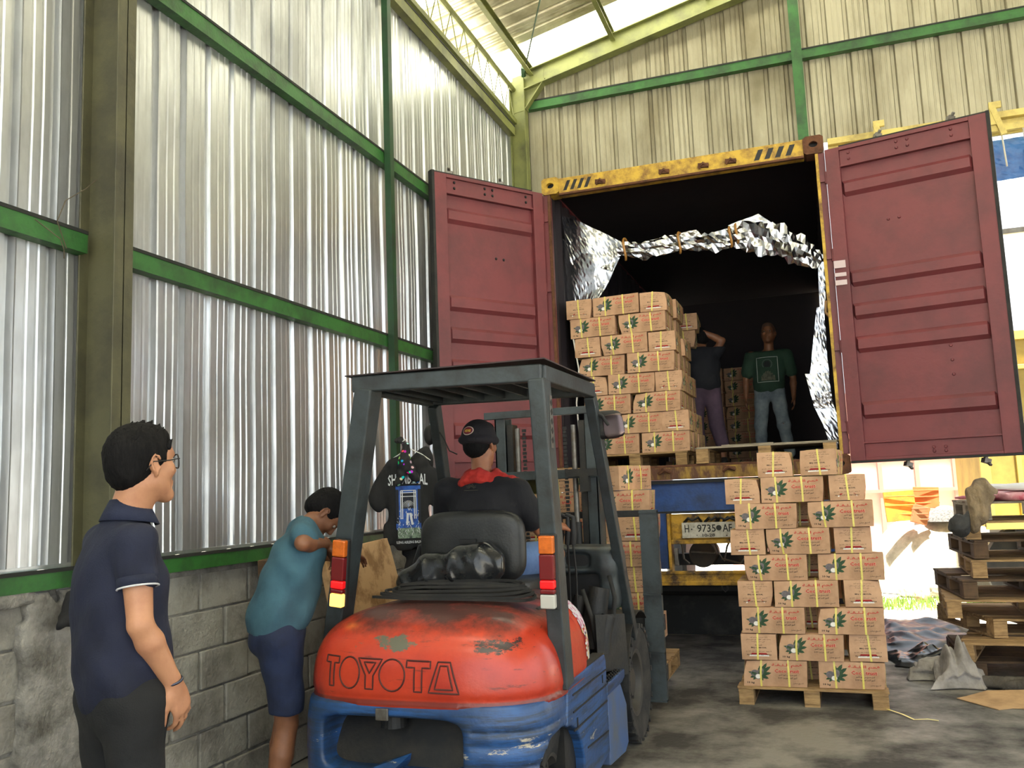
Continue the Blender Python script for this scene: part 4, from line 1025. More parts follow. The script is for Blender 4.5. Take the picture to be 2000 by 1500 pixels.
# wheels
def tyre(x, y, R, wd, rim, lugs, name='wheel'):
    mb = MB(); w2 = wd/2
    mb.lathe([(rim, -w2*.7), (R*.86, -w2*.95), (R*.95, -w2*.98), (R*.99, -w2*.8), (R, 0), (R*.99, w2*.8), (R*.95, w2*.98), (R*.86, w2*.95), (rim, w2*.7)], (x, y, R), 'x', 48); mb.f = [f_ for f_ in mb.f if len(f_) < 20]; mb.m = [0]*len(mb.f)
    for k in range(lugs):
        a = 2*PI*k/lugs
        for s_ in (-1, 1):
            c = Vector((x+s_*w2*.62, y+(R-.002)*math.cos(a+.06*s_), R+(R-.002)*math.sin(a+.06*s_)))
            mb.cbox(c, (wd*.42, .030, .026), rot=(a-PI/2+.06*s_, 0, 0))
    o = mb.build(name, M_TYRE, FK, smooth=True, autosm=35)
    mb = MB(); mb.lathe([(rim*1.03, -w2*.72), (rim*1.03, w2*.72), (rim*.9, w2*.66), (rim*.82, w2*.2), (rim*.45, w2*.15), (rim*.42, w2*.45), (0, w2*.45)], (x, y, R), 'x', 36)
    mb.lathe([(rim*1.03, -w2*.72), (rim*.9, -w2*.66), (rim*.82, -w2*.2), (0, -w2*.2)], (x, y, R), 'x', 36)
    for k in range(6):
        a = 2*PI*k/6; mb.tube([(x+w2*.1, y+rim*.62*math.cos(a), R+rim*.62*math.sin(a)), (x+w2*.35, y+rim*.62*math.cos(a), R+rim*.62*math.sin(a))], .012, 6)
    mb.build('rim', M_RIM, o, smooth=True, autosm=30)
tyre(-1.235, 5.46, .335, .19, .19, 26); tyre(-2.22, 5.46, .335, .19, .19, 26); tyre(-1.285, 3.86, .235, .16, .12, 18); tyre(-2.17, 3.86, .235, .16, .12, 18)
# front fenders
for xa, xb in ((-1.36, -1.13), (-2.33, -2.10)):
    mb = MB(); n = 12; vs = []
    ang = [rad(205-k*150/n) for k in range(n+1)]
    for a in ang: vs += [(xa, 5.46+.39*math.cos(a), .36+.40*math.sin(a)), (xb, 5.46+.39*math.cos(a), .36+.40*math.sin(a))]
    mb.add(vs, [(2*i, 2*i+1, 2*i+3, 2*i+2) for i in range(n)])
    mb.add([(xa, 5.46+.39*math.cos(a), .36+.40*math.sin(a)) for a in ang]+[(xa, 5.1, .50)], [tuple(range(n+2))])
    mb.add([(xb, 5.04, .80), (xb, 5.08, .46), (xb-.12, 4.86, .46), (xb-.12, 4.84, .82)], [(0, 1, 2, 3)])
    mb.build('front_fender', M_DARK, FK, solid=.006)
mb = MB(); mb.box((-2.12, 5.05, .3), (-1.36, 5.6, .78)); mb.box((-2.22, 5.36, .28), (-1.24, 5.56, .42)); mb.build('drive_axle', M_DARK, FK, bevel=.01)
# cowl / dashboard
sd = SDF((-2.3, 4.85, .5), (-1.05, 5.45, 1.25), .014)
sd.ell((-1.72, 5.18, 1.10), (.56, .15, .085), k=0, p=5); sd.ell((-1.22, 5.16, .98), (.055, .13, .17), k=.03, p=4); sd.ell((-2.22, 5.16, .98), (.055, .13, .17), k=.03, p=4)
sd.ell((-1.40, 5.04, 1.10), (.085, .03, .045), k=.0, p=5, op='cut')
sd.build('dashboard', M_GUARD, FK)
mb = MB(); mb.cbox((-1.40, 5.075, 1.10), (.19, .02, .10)); mb.box((-2.15, 5.12, .55), (-1.26, 5.3, 1.05)); mb.build('dash_recess', M_BLACK, FK)
for k, (x, y, z0, z1, r_) in enumerate(((-1.30, 5.0, .62, .95, .075), (-1.42, 5.02, .60, .90, .05), (-1.24, 4.94, .60, .80, .05))):
    mb = MB(); mb.tube([(x, y, z0), (x+.01, y, (z0+z1)/2), (x+.04, y+.02, z1)], [r_, r_*.9, r_*.8], 16); mb.build('hydraulic_unit', M_DARK, FK, smooth=True, autosm=40)
for pts in ([(-1.19, 4.98, 1.02), (-1.16, 4.96, .9), (-1.18, 4.98, .78), (-1.2, 5.0, .66)], [(-1.33, 4.9, .95), (-1.28, 4.88, .8), (-1.26, 4.9, .62)], [(-1.45, 4.95, 1.02), (-1.42, 4.86, .8), (-1.38, 4.86, .6)]):
    mb = MB(); mb.tube(pts, .013, 8); mb.build('hose', M_RUBBER, FK, smooth=True)
mb = MB(); mb.tube([(-1.72, 5.05, 1.0), (-1.72, 4.86, 1.20)], .03, 10); mb.build('steering_column', M_DARK, FK, smooth=True, autosm=40)
mb = MB(); c = Vector((-1.72, 4.84, 1.22)); ax = Vector((0, -.62, .78)); u = Vector((1, 0, 0)); v = ax.cross(u)
mb.tube([c+(u*math.cos(a)+v*math.sin(a))*.17 for a in [k*PI/16 for k in range(32)]], .013, 8, closed=True)
for a in (0, 2.1, 4.2): mb.tube([c, c+(u*math.cos(a)+v*math.sin(a))*.17], .009, 6)
mb.build('steering_wheel', M_BLACK, FK, smooth=True)
for x0, x1 in ((-1.385, -1.375), (-1.43, -1.42), (-1.345, -1.345)):
    mb = MB(); mb.tube([(x0-.02, 4.9, .70), (x0, 4.84, 1.05), (x1, 4.80, 1.22)], .007, 6); mb.tube([(x1, 4.80, 1.21), (x1+.01, 4.79, 1.27), (x1+.012, 4.785, 1.36), (x1-.03, 4.785, 1.375)], [.018, .020, .013, .011], 10); mb.build('control_lever', M_BLACK, FK, smooth=True, autosm=50)

# overhead guard
mb = MB()
RL, RR, FR, FL = Vector((-2.080, 3.70, 2.05)), Vector((-1.150, 3.70, 2.030)), Vector((-1.14, 4.56, 2.035)), Vector((-2.08, 4.56, 2.05))
def bmz(a, b, w_, h_): mb.beam(a, b, w_, h_)
bmz(RL-Vector((.01, 0, 0)), RR+Vector((.01, 0, 0)), .05, .078); bmz(RR, FR, .05, .075); bmz(FR+Vector((.02, 0, 0)), FL-Vector((.02, 0, 0)), .05, .06); bmz(FL, RL, .05, .07)
mb.build('guard_frame', M_GUARD, FK, bevel=.008, bseg=3)
mb = MB(); mb.box((-2.12, 3.665, 2.088), (-1.12, 4.60, 2.094)); mb.build('guard_roof_plate', mat('dark red oxide roof plate', (56, 40, 40), .6, 0, (42, 38, 38), 5, .4), FK)
for k in range(7):
    x = -2.0+k*.125; mb = MB(); mb.beam((x, 3.72, 2.05), (x, 4.54, 2.05), .014, .045); mb.build('guard_bar', M_GUARD, FK)
for a, b, nm in (((-2.022, 3.72, 2.03), (-2.35, 3.89, .62), 'rear'), ((-1.163, 3.715, 2.01), (-1.168, 3.90, .64), 'rear')):
    mb = MB(); mb.beam(a, b, .092 if a[0] < -1.5 else .075, .115, up=(0, 1, 0)); p_ = mb.build('guard_post', M_GUARD, FK, bevel=.008, bseg=3)
    if a[0] > -1.5:
        mb = MB()
        for k in range(5): z = 1.90-.042*k; mb.cbox((a[0]+.041, a[1]+.035, z), (.004, .02, .022), rot=(.6, 0, 0))
        mb.cbox((a[0]+.0395, a[1]+.036, 1.815), (.003, .034, .235), 1); mb.build('post_vent', [M_BLACK, M_STEEL], p_)
for a, b in (((-1.145, 4.56, 2.01), (-1.155, 5.36, .62)), ((-2.06, 4.56, 2.02), (-2.25, 5.36, .62))):
    mb = MB(); mb.beam(a, b, .055, .075, up=(0, 1, 0)); mb.build('guard_post', M_GUARD, FK, bevel=.006)
# tail lights
M_AMB = mat('amber lens', (214, 108, 30), .25, 0, (150, 70, 20), 30, .3, coat=.5); M_REDL = mat('dark red lens', (110, 20, 24), .25, coat=.5)
M_REDB = mat('bright red lens', (210, 24, 30), .25, coat=.5, emit=(200, 20, 20), estr=.25); M_CLR = mat('clear lens', (190, 188, 180), .25, coat=.5); M_LIT = mat('lit lamp lens', (250, 190, 110), .25, emit=(255, 170, 70), estr=1.2)
def tail(x, y, ztop, lit, slope):
    segs = [(.078, M_AMB), (.11, M_REDL), (.038, M_REDB), (.022, M_REDL), (.062, M_LIT if lit else M_CLR)]
    mb = MB(); mb.beam((x, y+.02, ztop+.005), (x+slope*.32, y+.045, ztop-.315), .078, .03, up=(0, 1, 0)); L = mb.build('tail_light', M_BLACK, FK, bevel=.006)
    z = ztop
    for h_, mt in segs:
        t0, t1 = (ztop-z)/.31, (ztop-z+h_)/.31
        mb = MB(); mb.beam((x+slope*t0*.31, y-.005+.022*t0, z-.001), (x+slope*t1*.31, y-.005+.022*t1, z-h_+.001), .066, .035, up=(0, 1, 0)); mb.build('lens', mt, L, bevel=.006); z -= h_
tail(-2.158, 3.675, 1.318, True, -.12); tail(-1.140, 3.655, 1.318, False, -.03)
# mirror
mb = MB(); mb.tube([(-1.145, 4.60, 1.93), (-1.10, 4.63, 1.90), (-1.07, 4.64, 1.85)], .01, 8); mb.build('mirror_arm', M_BLACK, FK)
mi_ = SDF((-1.2, 4.5, 1.68), (-.9, 4.85, 2.0), .008); mi_.ell((-1.085, 4.675, 1.855), (.085, .035, .078), k=0, p=4); mr = mi_.build('mirror_housing', M_BLACK, FK)
mi_ = SDF((-1.2, 4.5, 1.68), (-.85, 4.85, 2.0), .006); mi_.ell((-1.045, 4.645, 1.845), (.058, .010, .066), k=0, p=5, R=Matrix.Rotation(-.12, 3, 'Y')); mi_.build('mirror_glass', mat('mirror glass', (92, 80, 80), .22, .9), mr)  # brownish reflection put into the glass colour
# second mirror / lamp on the left post
mb = MB(); mb.ellipsoid((-2.14, 4.66, 1.86), (.035, .03, .06)); mb.tube([(-2.08, 4.62, 1.9), (-2.03, 4.6, 1.84), (-2.0, 4.62, 1.76), (-1.97, 4.66, 1.74)], .004, 6); mb.build('work_lamp', M_BLACK, FK, smooth=True)

# mast
MT = []
for x0, s_ in ((-2.13, 1), (-1.41, -1)):
    mb = MB(); a, b = sorted((x0, x0+s_*.075)); mb.box((a, 5.72, .08), (b, 5.735, 2.03)); mb.box((a, 5.86, .08), (b, 5.875, 2.03)); c_, d_ = sorted((x0, x0+s_*.014)); mb.box((c_, 5.72, .08), (d_, 5.875, 2.03)); mb.build('mast_rail', M_GUARD, FK, bevel=.003, bseg=1)
    mb = MB(); a, b = sorted((x0+s_*.08, x0+s_*.125)); mb.box((a, 5.74, .15), (b, 5.85, 1.98)); mb.build('inner_mast_rail', M_DARK, FK, bevel=.003, bseg=1)
    mb = MB(); mb.tube([(x0+s_*.16, 5.74, .15), (x0+s_*.16, 5.74, 1.3)], .03, 12); mb.tube([(x0+s_*.16, 5.74, 1.3), (x0+s_*.16, 5.74, 1.95)], .018, 12, 1); mb.build('lift_cylinder', [M_DARK, M_STEEL], FK, smooth=True, autosm=40)
    mb = MB(); x = x0+s_*.215
    for k in range(56): mb.cbox((x, 5.72, .5+k*.026), (.028 if k % 2 else .02, .012, .02))
    mb.build('lift_chain', M_BLACK, FK)
for z, h_, x0, x1 in ((2.045, .05, -2.20, -1.40), (1.62, .06, -2.10, -1.30), (.30, .10, -2.12, -1.42)):
    mb = MB(); mb.box((x0, 5.70, z-h_/2), (x1 if z != 1.62 else -1.40, 5.74 if z > 2 else 5.73, z+h_/2)); mb.build('mast_crossbar', M_GUARD, FK, bevel=.003)
mb = MB(); mb.box((-1.62, 5.66, 1.60), (-1.38, 5.72, 1.65)); mb.box((-1.52, 5.66, 1.50), (-1.46, 5.72, 1.60)); mb.build('mast_bracket', M_DARK, FK)
# carriage, load guard, forks
mb = MB()
for z in (.30, .62): mb.box((-2.42, 5.93, z-.05), (-1.06, 5.98, z+.05))
mb.build('carriage', M_DARK, FK, bevel=.004)
mb = MB(); mb.box((-2.42, 5.94, 1.315), (-1.09, 5.97, 1.36)); mb.build('load_guard_bar', M_DARK, FK, bevel=.003)
for x0 in (-2.44, -1.185):
    mb = MB(); mb.box((x0, 5.92, .12), (x0+.012, 6.02, 1.36)); mb.box((x0, 5.90, .12), (x0+.12, 5.912, 1.36)); mb.box((x0+.108, 5.912, .12), (x0+.12, 5.95, 1.36))
    for z in (.12, .42, .80, 1.34): mb.box((x0, 5.885, z), (x0+.12, 5.95, z+.012))
    mb.build('load_guard_side', M_GUARD, FK)
for x0 in (-2.02, -1.55):
    mb = MB(); mb.box((x0, 5.98, .07), (x0+.11, 6.02, .68)); mb.box((x0, 5.98, .066), (x0+.11, 7.0, .108)); mb.build('fork', M_DARK, FK, bevel=.004)
# seat
st = SDF((-2.2, 4.0, .95), (-1.2, 4.8, 1.5), .012)
st.ell((-1.72, 4.24, 1.24), (.285, .055, .185), k=0, p=4.2)
st.build('seat_back', M_VINYL, FK)
st = SDF((-2.2, 4.1, .9), (-1.2, 4.9, 1.2), .014); st.ell((-1.72, 4.50, 1.02), (.27, .27, .06), k=0, p=4); st.build('seat_cushion', M_VINYL, FK)
mb = MB(); mb.box((-2.0, 4.2, .78), (-1.44, 4.78, .97)); mb.build('seat_base', M_DARK, FK, bevel=.02)
mb = MB(); mb.tube([(-2.05, 4.28, 1.02), (-2.05, 4.26, 1.16), (-2.02, 4.26, 1.24), (-1.96, 4.26, 1.25)], .022, 10); mb.build('armrest', M_VINYL, FK, smooth=True)
mb = MB(); mb.cbox((-1.72, 4.175, 1.265), (.09, .02, .035)); mb.build('seat_label', M_BLACK, FK, bevel=.004)
mb = MB(); mb.box((-2.12, 4.0, .93), (-1.3, 4.25, .965)); mb.box((-2.1, 4.02, .8), (-1.32, 4.24, .94)); mb.build('hood_deck', M_DARK, FK, bevel=.01)
# cushion wrapped in black plastic behind the seat
bgm = SDF((-2.25, 3.85, .95), (-1.35, 4.3, 1.35), .0085)
bgm.ell((-1.80, 4.10, 1.13), (.20, .085, .10), k=.03, p=2.6); bgm.ell((-1.64, 4.10, 1.16), (.14, .09, .115), k=.03, p=2.6); bgm.ell((-1.96, 4.09, 1.08), (.13, .07, .065), k=.05)
bgm.cap((-2.04, 4.09, 1.05), (-1.92, 4.09, 1.08), .025, .06, k=.04)
bgm.warp(lambda X, Y, Z: .009*np.abs(np.sin(X*22+1.2*np.sin(Z*12)))-.004+.0025*np.sin(X*70+Z*25)*np.sin(Z*30))
bg_ = bgm.build('plastic_wrapped_cushion', M_WRAP, None, smooth_it=1)
tag(bg_, 'cushion wrapped in glossy black plastic behind the forklift seat', 'cushion')
# flat black belts coiled on the counterweight
mb = MB(); rr = random.Random(3)
for k in range(6):
    zc_ = 1.022+k*.0125; x0, x1 = -2.12+.03*k+rr.uniform(-.02, .02), -1.30-.012*k; y0, y1 = 3.87+.006*k, 4.02
    pts = []
    for j in range(40):
        a = 2*PI*j/40; cx, cy = (x0+x1)/2, (y0+y1)/2
        px_ = cx+(x1-x0)/2*(abs(math.cos(a))**.35*(1 if math.cos(a) > 0 else -1)); py_ = cy+(y1-y0)/2*(abs(math.sin(a))**.8*(1 if math.sin(a) > 0 else -1))
        pts.append(Vector((px_, py_, zc_+.008*math.sin(a*2+k))))
    n = len(pts); vs = []
    for j, p in enumerate(pts):
        d = (pts[(j+1) % n]-pts[j-1]).normalized(); s_ = Vector((d.y, -d.x, 0))*.006
        vs += [p-s_+Vector((0, 0, -.006)), p+s_+Vector((0, 0, -.006)), p+s_+Vector((0, 0, .006)), p-s_+Vector((0, 0, .006))]
    fs = [(4*i+a, 4*i+(a+1) % 4, 4*((i+1) % n)+(a+1) % 4, 4*((i+1) % n)+a) for i in range(n) for a in range(4)]
    mb.add(vs, fs)
o = mb.build('rubber_belt_coil', M_RUBBER); tag(o, 'flat black rubber belts coiled on top of the orange counterweight', 'belt')
# ------------------------------------------------------------------ people
def skin(name, c, v): return mat(name, c, .5, 0, v, 12, .3, bump=.06, bscale=120)
M_SK1 = skin('light brown skin', (186, 134, 100), (160, 106, 80)); M_SK2 = skin('brown skin', (132, 88, 62), (104, 66, 46)); M_SK3 = skin('tanned skin', (150, 98, 68), (120, 74, 52))
M_HAIR = mat('black hair', (12, 11, 12), .75, 0, (34, 32, 32), 60, .2, bump=.5, bscale=160, stretch=(1, 1, .25), spec=.15)
M_EYE = mat('eye white', (168, 156, 146), .3); M_IRIS = mat('dark iris', (30, 20, 16), .2)
def cloth_mat(name, c, v, fold=.35, sc=9, fine=.2):
    g = NG(name); n1 = g.noise(sc, 3, (1, 1, .6), .5); n2 = g.noise(220, 2)
    return g.out(g.mix(g.ramp(g.noise(6, 5), .35, .7), srgb(*c), srgb(*v)), .85, 0, g.math('ADD', g.math('MULTIPLY', n1, 3.0*fold/.35), g.math('MULTIPLY', n2, fine)), .5)
def A(*v): return np.array(v, float)
def nrm(v): v = np.array(v, float); return v/np.linalg.norm(v)
def frame(F, U):
    U = nrm(U); F = np.array(F, float); F = nrm(F-U*(F@U)); R = np.cross(F, U); return np.stack([R, F, U], 1)   # columns right, forward, up
def head_sdf(S, c, M, sc=1.0):
    P = lambda x, y, z: c+M@(A(x, y, z)*sc)
    k = .012*sc
    E = lambda x, y, z, r, kk=k, op='add', p=2.0: S.ell(P(x, y, z), A(*r)*sc, k=kk, R=M, op=op, p=p)
    E(0, -.018, .030, (.074, .094, .084)); E(0, .018, -.025, (.062, .070, .085), .03)
    for s in (-1, 1): S.cap(P(s*.048, .005, -.052), P(s*.012, .068, -.098), .020*sc, .016*sc, k=.03)
    E(0, .072, -.098, (.022, .018, .016), .02)
    E(0, .062, .045, (.052, .028, .035), .03)                             # forehead
    for s in (-1, 1): E(s*.036, .064, -.018, (.024, .022, .022), .02)     # cheekbones
    for s in (-1, 1): E(s*.031, .098, .012, (.017, .016, .011), .012, 'cut')   # eye sockets
    S.cap(P(-.030, .084, .030), P(.030, .084, .030), .010*sc, k=.012)
    S.cap(P(0, .086, .020), P(0, .104, -.022), .008*sc, .011*sc, k=.012)
    for s in (-1, 1): E(s*.012, .094, -.028, (.009, .010, .008), .006)
    E(0, .083, -.056, (.024, .014, .007), .008); E(0, .082, -.068, (.020, .014, .008), .008); E(0, .0995, -.0615, (.022, .005, .0015), .002, 'cut')
    for s in (-1, 1):
        E(s*.077, -.008, .000, (.006, .017, .028), .004)
        rim = [(-.002, -.031), (-.014, -.018), (-.021, .004), (-.018, .020), (-.007, .030), (.006, .027), (.011, .014)]
        for (y0, z0), (y1, z1) in zip(rim, rim[1:]): S.cap(P(s*(.083+.004*(y0 < -.01)), y0, z0), P(s*(.083+.004*(y1 < -.01)), y1, z1), .0042*sc, k=.003)
        S.cap(P(s*.081, .004, -.024), P(s*.082, .009, -.006), .0042*sc, k=.003); E(s*.079, -.002, -.031, (.006, .008, .009), .004); E(s*.087, -.003, .003, (.006, .008, .015), .003, 'cut')
def eyes(c, M, par, sc=1.0):
    for s in (-1, 1):
        mb = MB(); p = c+M@(A(s*.031, .0795, .011)*sc); mb.ellipsoid(p, (.0098*sc,)*3, 14, 10, 0)
        q = c+M@(A(s*.031, .0845, .010)*sc); mb.ellipsoid(q, (.0068*sc,)*3, 10, 8, 1); mb.build('eye', [M_EYE, M_IRIS], par, smooth=True)
def hand_sdf(S, W, d, n, side, curl=(12, 22, 20), sc=1.0, spread=.05, thumb=(.55, .75), fcurl=None):
    """W wrist, d towards the fingers, n palm normal, side +1/-1: where the thumb leaves along cross(d,n)"""
    d = nrm(d); n = nrm(np.array(n)-d*(np.array(n)@d)); s = np.cross(d, n)*side
    M = np.stack([s, d, n], 1)
    S.cap(W-d*.02, W+d*.02, .024*sc, .025*sc, k=.01, n=n, sq=.75)
    S.ell(W+d*.050*sc, A(.040, .048, .0145)*sc, k=.012, R=M, p=2.8); S.ell(W+d*.028*sc+s*.022*sc+n*.006, A(.018, .028, .014)*sc, k=.012, R=M)
    for i, (off, L, r) in enumerate(((.030, .068, .0086), (.0105, .076, .0090), (-.0095, .070, .0086), (-.028, .054, .0076))):
        b = W+d*(.090-.006*abs(i-1))*sc+s*off*sc; dd = nrm(d+s*spread*(1.2-i*.8)); a = 0; p = b-dd*.02*sc
        q = b; S.cap(p, q, r*sc*1.1, r*sc*1.05, k=.004)
        cs = fcurl[i] if fcurl else curl
        for j, fr in enumerate((.45, .30, .25)):
            a += cs[j]; v = dd*math.cos(rad(a))+n*math.sin(rad(a)); q2 = q+v*L*fr*sc
            S.cap(q, q2, r*(1-.08*j)*sc, r*(.94-.08*j)*sc, k=.0015); q = q2
    b = W+d*.022*sc+s*.030*sc+n*.004*sc; t1 = nrm(d*thumb[0]+s*thumb[1]+n*.25); q = b+t1*.036*sc; S.cap(b, q, .0125*sc, .0105*sc, k=.008)
    t2 = nrm(d*(thumb[0]+.35)+s*thumb[1]*.6+n*.35); q2 = q+t2*.030*sc; S.cap(q, q2, .0100*sc, .0088*sc, k=.002); S.cap(q2, q2+nrm(t2+d*.2)*.022*sc, .0088*sc, .0070*sc, k=.002)
def person(label, J, skinm, h=.009, pad=.14, group=None, hands=None, lo=None, hi=None, hs=1.0, male=1.0):
    """J: joint dictionary in world metres. Returns the root and the body mesh."""
    pts = np.array([v for k, v in J.items() if k in ('pel', 'chest', 'neck', 'head', 'shl', 'shr', 'ell', 'elr', 'wrl', 'wrr', 'hipl', 'hipr', 'knl', 'knr', 'anl', 'anr')])
    a = pts.min(0)-pad; b = pts.max(0)+pad+A(.04, .04, .06)
    if lo is not None: a = np.maximum(a, lo)
    root = thing('person', label, 'person', tuple(J['base'])); S = SDF(a, b, h)
    T = frame(J['F'], J['chest']-J['pel']); TC = frame(J.get('FC', J['F']), J['neck']-J['chest']+ (J['chest']-J['pel'])*.5)
    S.ell(J['pel'], A(.150, .105, .115), k=.03, R=T); mid = (J['pel']+J['chest'])/2; S.ell(mid, A(.135, .092, .14), k=.04, R=T); S.ell(J['chest'], A(.158, .108, .165), k=.05, R=TC)
    S.cap(J['shl'], J['shr'], .048, k=.04); S.cap(J['neck']-(J['head']-J['neck'])*.2, J['head']-T[:, 2]*.02, .056, .052, k=.03)
    for sd in 'lr':
        S.cap(J['sh'+sd], J['el'+sd], .048, .036, k=.02); S.cap(J['el'+sd], J['el'+sd]*.72+J['wr'+sd]*.28, .036, .040, k=.01); S.cap(J['el'+sd]*.72+J['wr'+sd]*.28, J['wr'+sd], .040, .025, k=.01)
        S.cap(J['hip'+sd], J['kn'+sd], .080, .054, k=.03); S.cap(J['kn'+sd], J['kn'+sd]*.65+J['an'+sd]*.35, .052, .055, k=.01); S.cap(J['kn'+sd]*.65+J['an'+sd]*.35, J['an'+sd], .054, .034, k=.01)
    HM = frame(J['HF'], J['HU']); head_sdf(S, J['head'], HM, hs)
    for w_, d_, n_, sd, kw in (hands or []): hand_sdf(S, w_, d_, n_, sd, **kw)
    return root, S, T, TC, HM
def finish(S, root, m_, name='body', it=1, **kw):
    return S.build(name, m_, root, smooth_it=it, **kw)
def shoe(root, an, toe, mt, name='shoe', sole=None):
    an = np.array(an); t = nrm([toe[0], toe[1], 0]); r = A(t[1], -t[0], 0); M = np.stack([r, t, A(0, 0, 1)], 1); c = an+t*.05; z0 = an[2]-.085
    S = SDF(c-A(.22, .22, .16), c+A(.22, .22, .12), .008); S.cap(A(c[0], c[1], z0+.035)-t*.09, A(c[0], c[1], z0+.03)+t*.11, .042, .046, k=.01); S.cap(an-A(0, 0, .06), an-A(0, 0, .01), .045, .042, k=.03)
    S.plane((0, 0, z0), (0, 0, -1)); return S.build(name, mt, root)
def short_hair(root, c, M, sc=1.0, len_=.010, name='hair', top=.012, back=-.055, front=.066, m=None):
    S = SDF(c-A(.15, .15, .16), c+A(.15, .15, .17), .005); P = lambda x, y, z: c+M@(A(x, y, z)*sc)
    S.ell(P(0, -.018, .034), A(.079+len_*.3, .100+len_*.5, .090+max(top, .004))*sc, k=0, R=M); S.ell(P(0, .03, .090), A(.055, .055, .035)*sc, k=.03, R=M)
    S.ell(P(0, -.055, -.015), A(.067, .057, .062)*sc, k=.02, R=M)
    U = M[:, 2]; F = M[:, 1]
    # hairline: forehead, temples, nape and round the ears
    S.ell(P(0, .125, -.01), A(.10, .085, .085)*sc, k=.006, R=M, op='cut', p=3); S.ell(P(0, .075, -.085), A(.12, .085, .095)*sc, k=.006, R=M, op='cut', p=3)
    S.plane(P(0, 0, back-.03), -U)
    for s in (-1, 1): S.ell(P(s*.088, .0, -.015), A(.022, .024, .040)*sc, k=.004, R=M, op='cut')
    S.warp(lambda X, Y, Z: .0022*np.sin(X*310+2*np.sin(Z*90))*np.sin(Y*290+Z*130))
    return S.build(name, m or M_HAIR, root, smooth_it=1)
def wr(a=.004, f=28, ph=0): return lambda X, Y, Z: 1.4*a*(np.sin(X*f+Y*f*.7+2.2*np.sin(Z*f*.5+ph))*np.sin(Z*f*.8+X*9+ph)+.5*np.sin(X*f*1.9-Z*f*1.4+Y*f+ph))

# ---- man in the navy shirt, standing on the left with his back turned
J = dict(base=A(-2.07, 2.2, 0), F=A(.42, .91, 0), HF=A(.30, .955, .06), HU=A(-.04, -.07, 1),
  pel=A(-2.05, 2.20, .98), chest=A(-2.072, 2.20, 1.27), neck=A(-2.060, 2.205, 1.455), head=A(-2.012, 2.225, 1.632),
  shl=A(-2.19, 2.26, 1.40), shr=A(-1.945, 2.125, 1.40), ell=A(-2.235, 2.29, 1.15), elr=A(-1.900, 2.10, 1.165), wrl=A(-2.21, 2.39, .90), wrr=A(-1.875, 2.215, .975),
  hipl=A(-2.12, 2.22, .93), hipr=A(-1.975, 2.17, .93), knl=A(-2.13, 2.26, .52), knr=A(-1.985, 2.18, .52), anl=A(-2.14, 2.24, .09), anr=A(-1.99, 2.12, .09))
hd_r = (J['wrr'], A(.02, .12, -.30), A(-.98, .0, -.06), -1, dict(fcurl=((25, 30, 18), (18, 28, 18), (16, 26, 18), (14, 26, 18)), thumb=(.75, .45)))
hd_l = (J['wrl'], A(0, .10, -.3), A(.98, 0, 0), 1, dict(curl=(15, 25, 20)))
root, S, T, TC, HM = person('person in a navy short-sleeved polo shirt and glasses, standing at left with back turned', J, M_SK1, h=.0058, hands=[hd_r, hd_l])
S.cap(J['neck']-A(0, 0, .03), J['head']-A(0, .02, .06), .058, .055, k=.02)
finish(S, root, M_SK1); eyes(J['head'], HM, root)
S = SDF((-2.45, 1.95, .80), (-1.72, 2.5, 1.62), .0075)
S.ell(J['pel']+A(0, 0, .03), A(.160, .125, .16), k=.03, R=T, p=2.4); S.ell(A(-2.065, 2.2, 1.14), A(.148, .118, .20), k=.05, R=T, p=2.4); S.ell(J['chest'], A(.155, .122, .185), k=.05, R=TC, p=2.3)
S.cap(J['shl'], J['shr'], .056, k=.05); S.cap(J['shr'], J['shr']*.62+J['elr']*.38, .060, .058, k=.015); S.cap(J['shl'], J['shl']*.62+J['ell']*.38, .060, .058, k=.015)
S.cap(J['neck']+A(0, 0, -.05), J['neck']+A(.008, .0, .030), .072, .060, k=.045)
S.plane(J['neck']+A(0, 0, .038), A(.05, .35, 1)); S.plane((0, 0, .945), (.30, -.1, -1))
dr_ = nrm(J['elr']-J['shr']); e = J['shr']*.34+J['elr']*.66
S.warp(wr(.0032, 24)); 
S.ell(J['neck']+A(.01, .01, .055), A(.056, .056, .045), k=.004, op='cut')
shirt = S.build('shirt', cloth_mat('navy pique cotton', (20, 27, 52), (14, 19, 38), .3), root, smooth_it=1)
# fold-down collar and pale sleeve piping
mb = MB(); n = 30; vs = []
for k in range(n+1):
    a = rad(-250+k*320/n); x, y = math.cos(a), math.sin(a)
    c = Vector((-2.045, 2.208, 1.497)); lift = -.012*y
    vs += [c+Vector((x*.057, y*.057, .022+lift)), c+Vector((x*.074, y*.073, -.012+lift)), c+Vector((x*.088, y*.084, -.040+lift))]
mb.add(vs, [(3*i+j, 3*i+3+j, 3*i+4+j, 3*i+1+j) for i in range(n) for j in (0, 1)])
mb.build('collar', cloth_mat('navy collar knit', (28, 36, 62), (20, 27, 50), .2), shirt, solid=.004, smooth=True)
mb = MB(); R3 = frame(A(0, 1, 0), dr_); c = J['shr']*.45+J['elr']*.55
mb.tube([c+R3@A(math.cos(a)*.0575, math.sin(a)*.0575, .0) for a in [k*PI/16 for k in range(32)]], .0028, 6, closed=True); mb.build('sleeve_piping', mat('pale piping', (200, 200, 205), .7), shirt)
mb = MB()
for m_ in (0,):
    f_ = [c-R3@A(0, 0, .0)+R3@A(math.cos(a)*.0565, math.sin(a)*.0565, -.03*j) for j in (0, 1) for a in [k*PI/12 for k in range(24)]]
    mb.add(f_, [(k, (k+1) % 24, 24+(k+1) % 24, 24+k) for k in range(24)])
mb.build('sleeve_cuff', cloth_mat('navy cuff', (22, 30, 56), (16, 22, 42)), shirt, solid=.003, smooth=True)
S = SDF((-2.35, 1.95, .04), (-1.80, 2.5, 1.15), .0095)
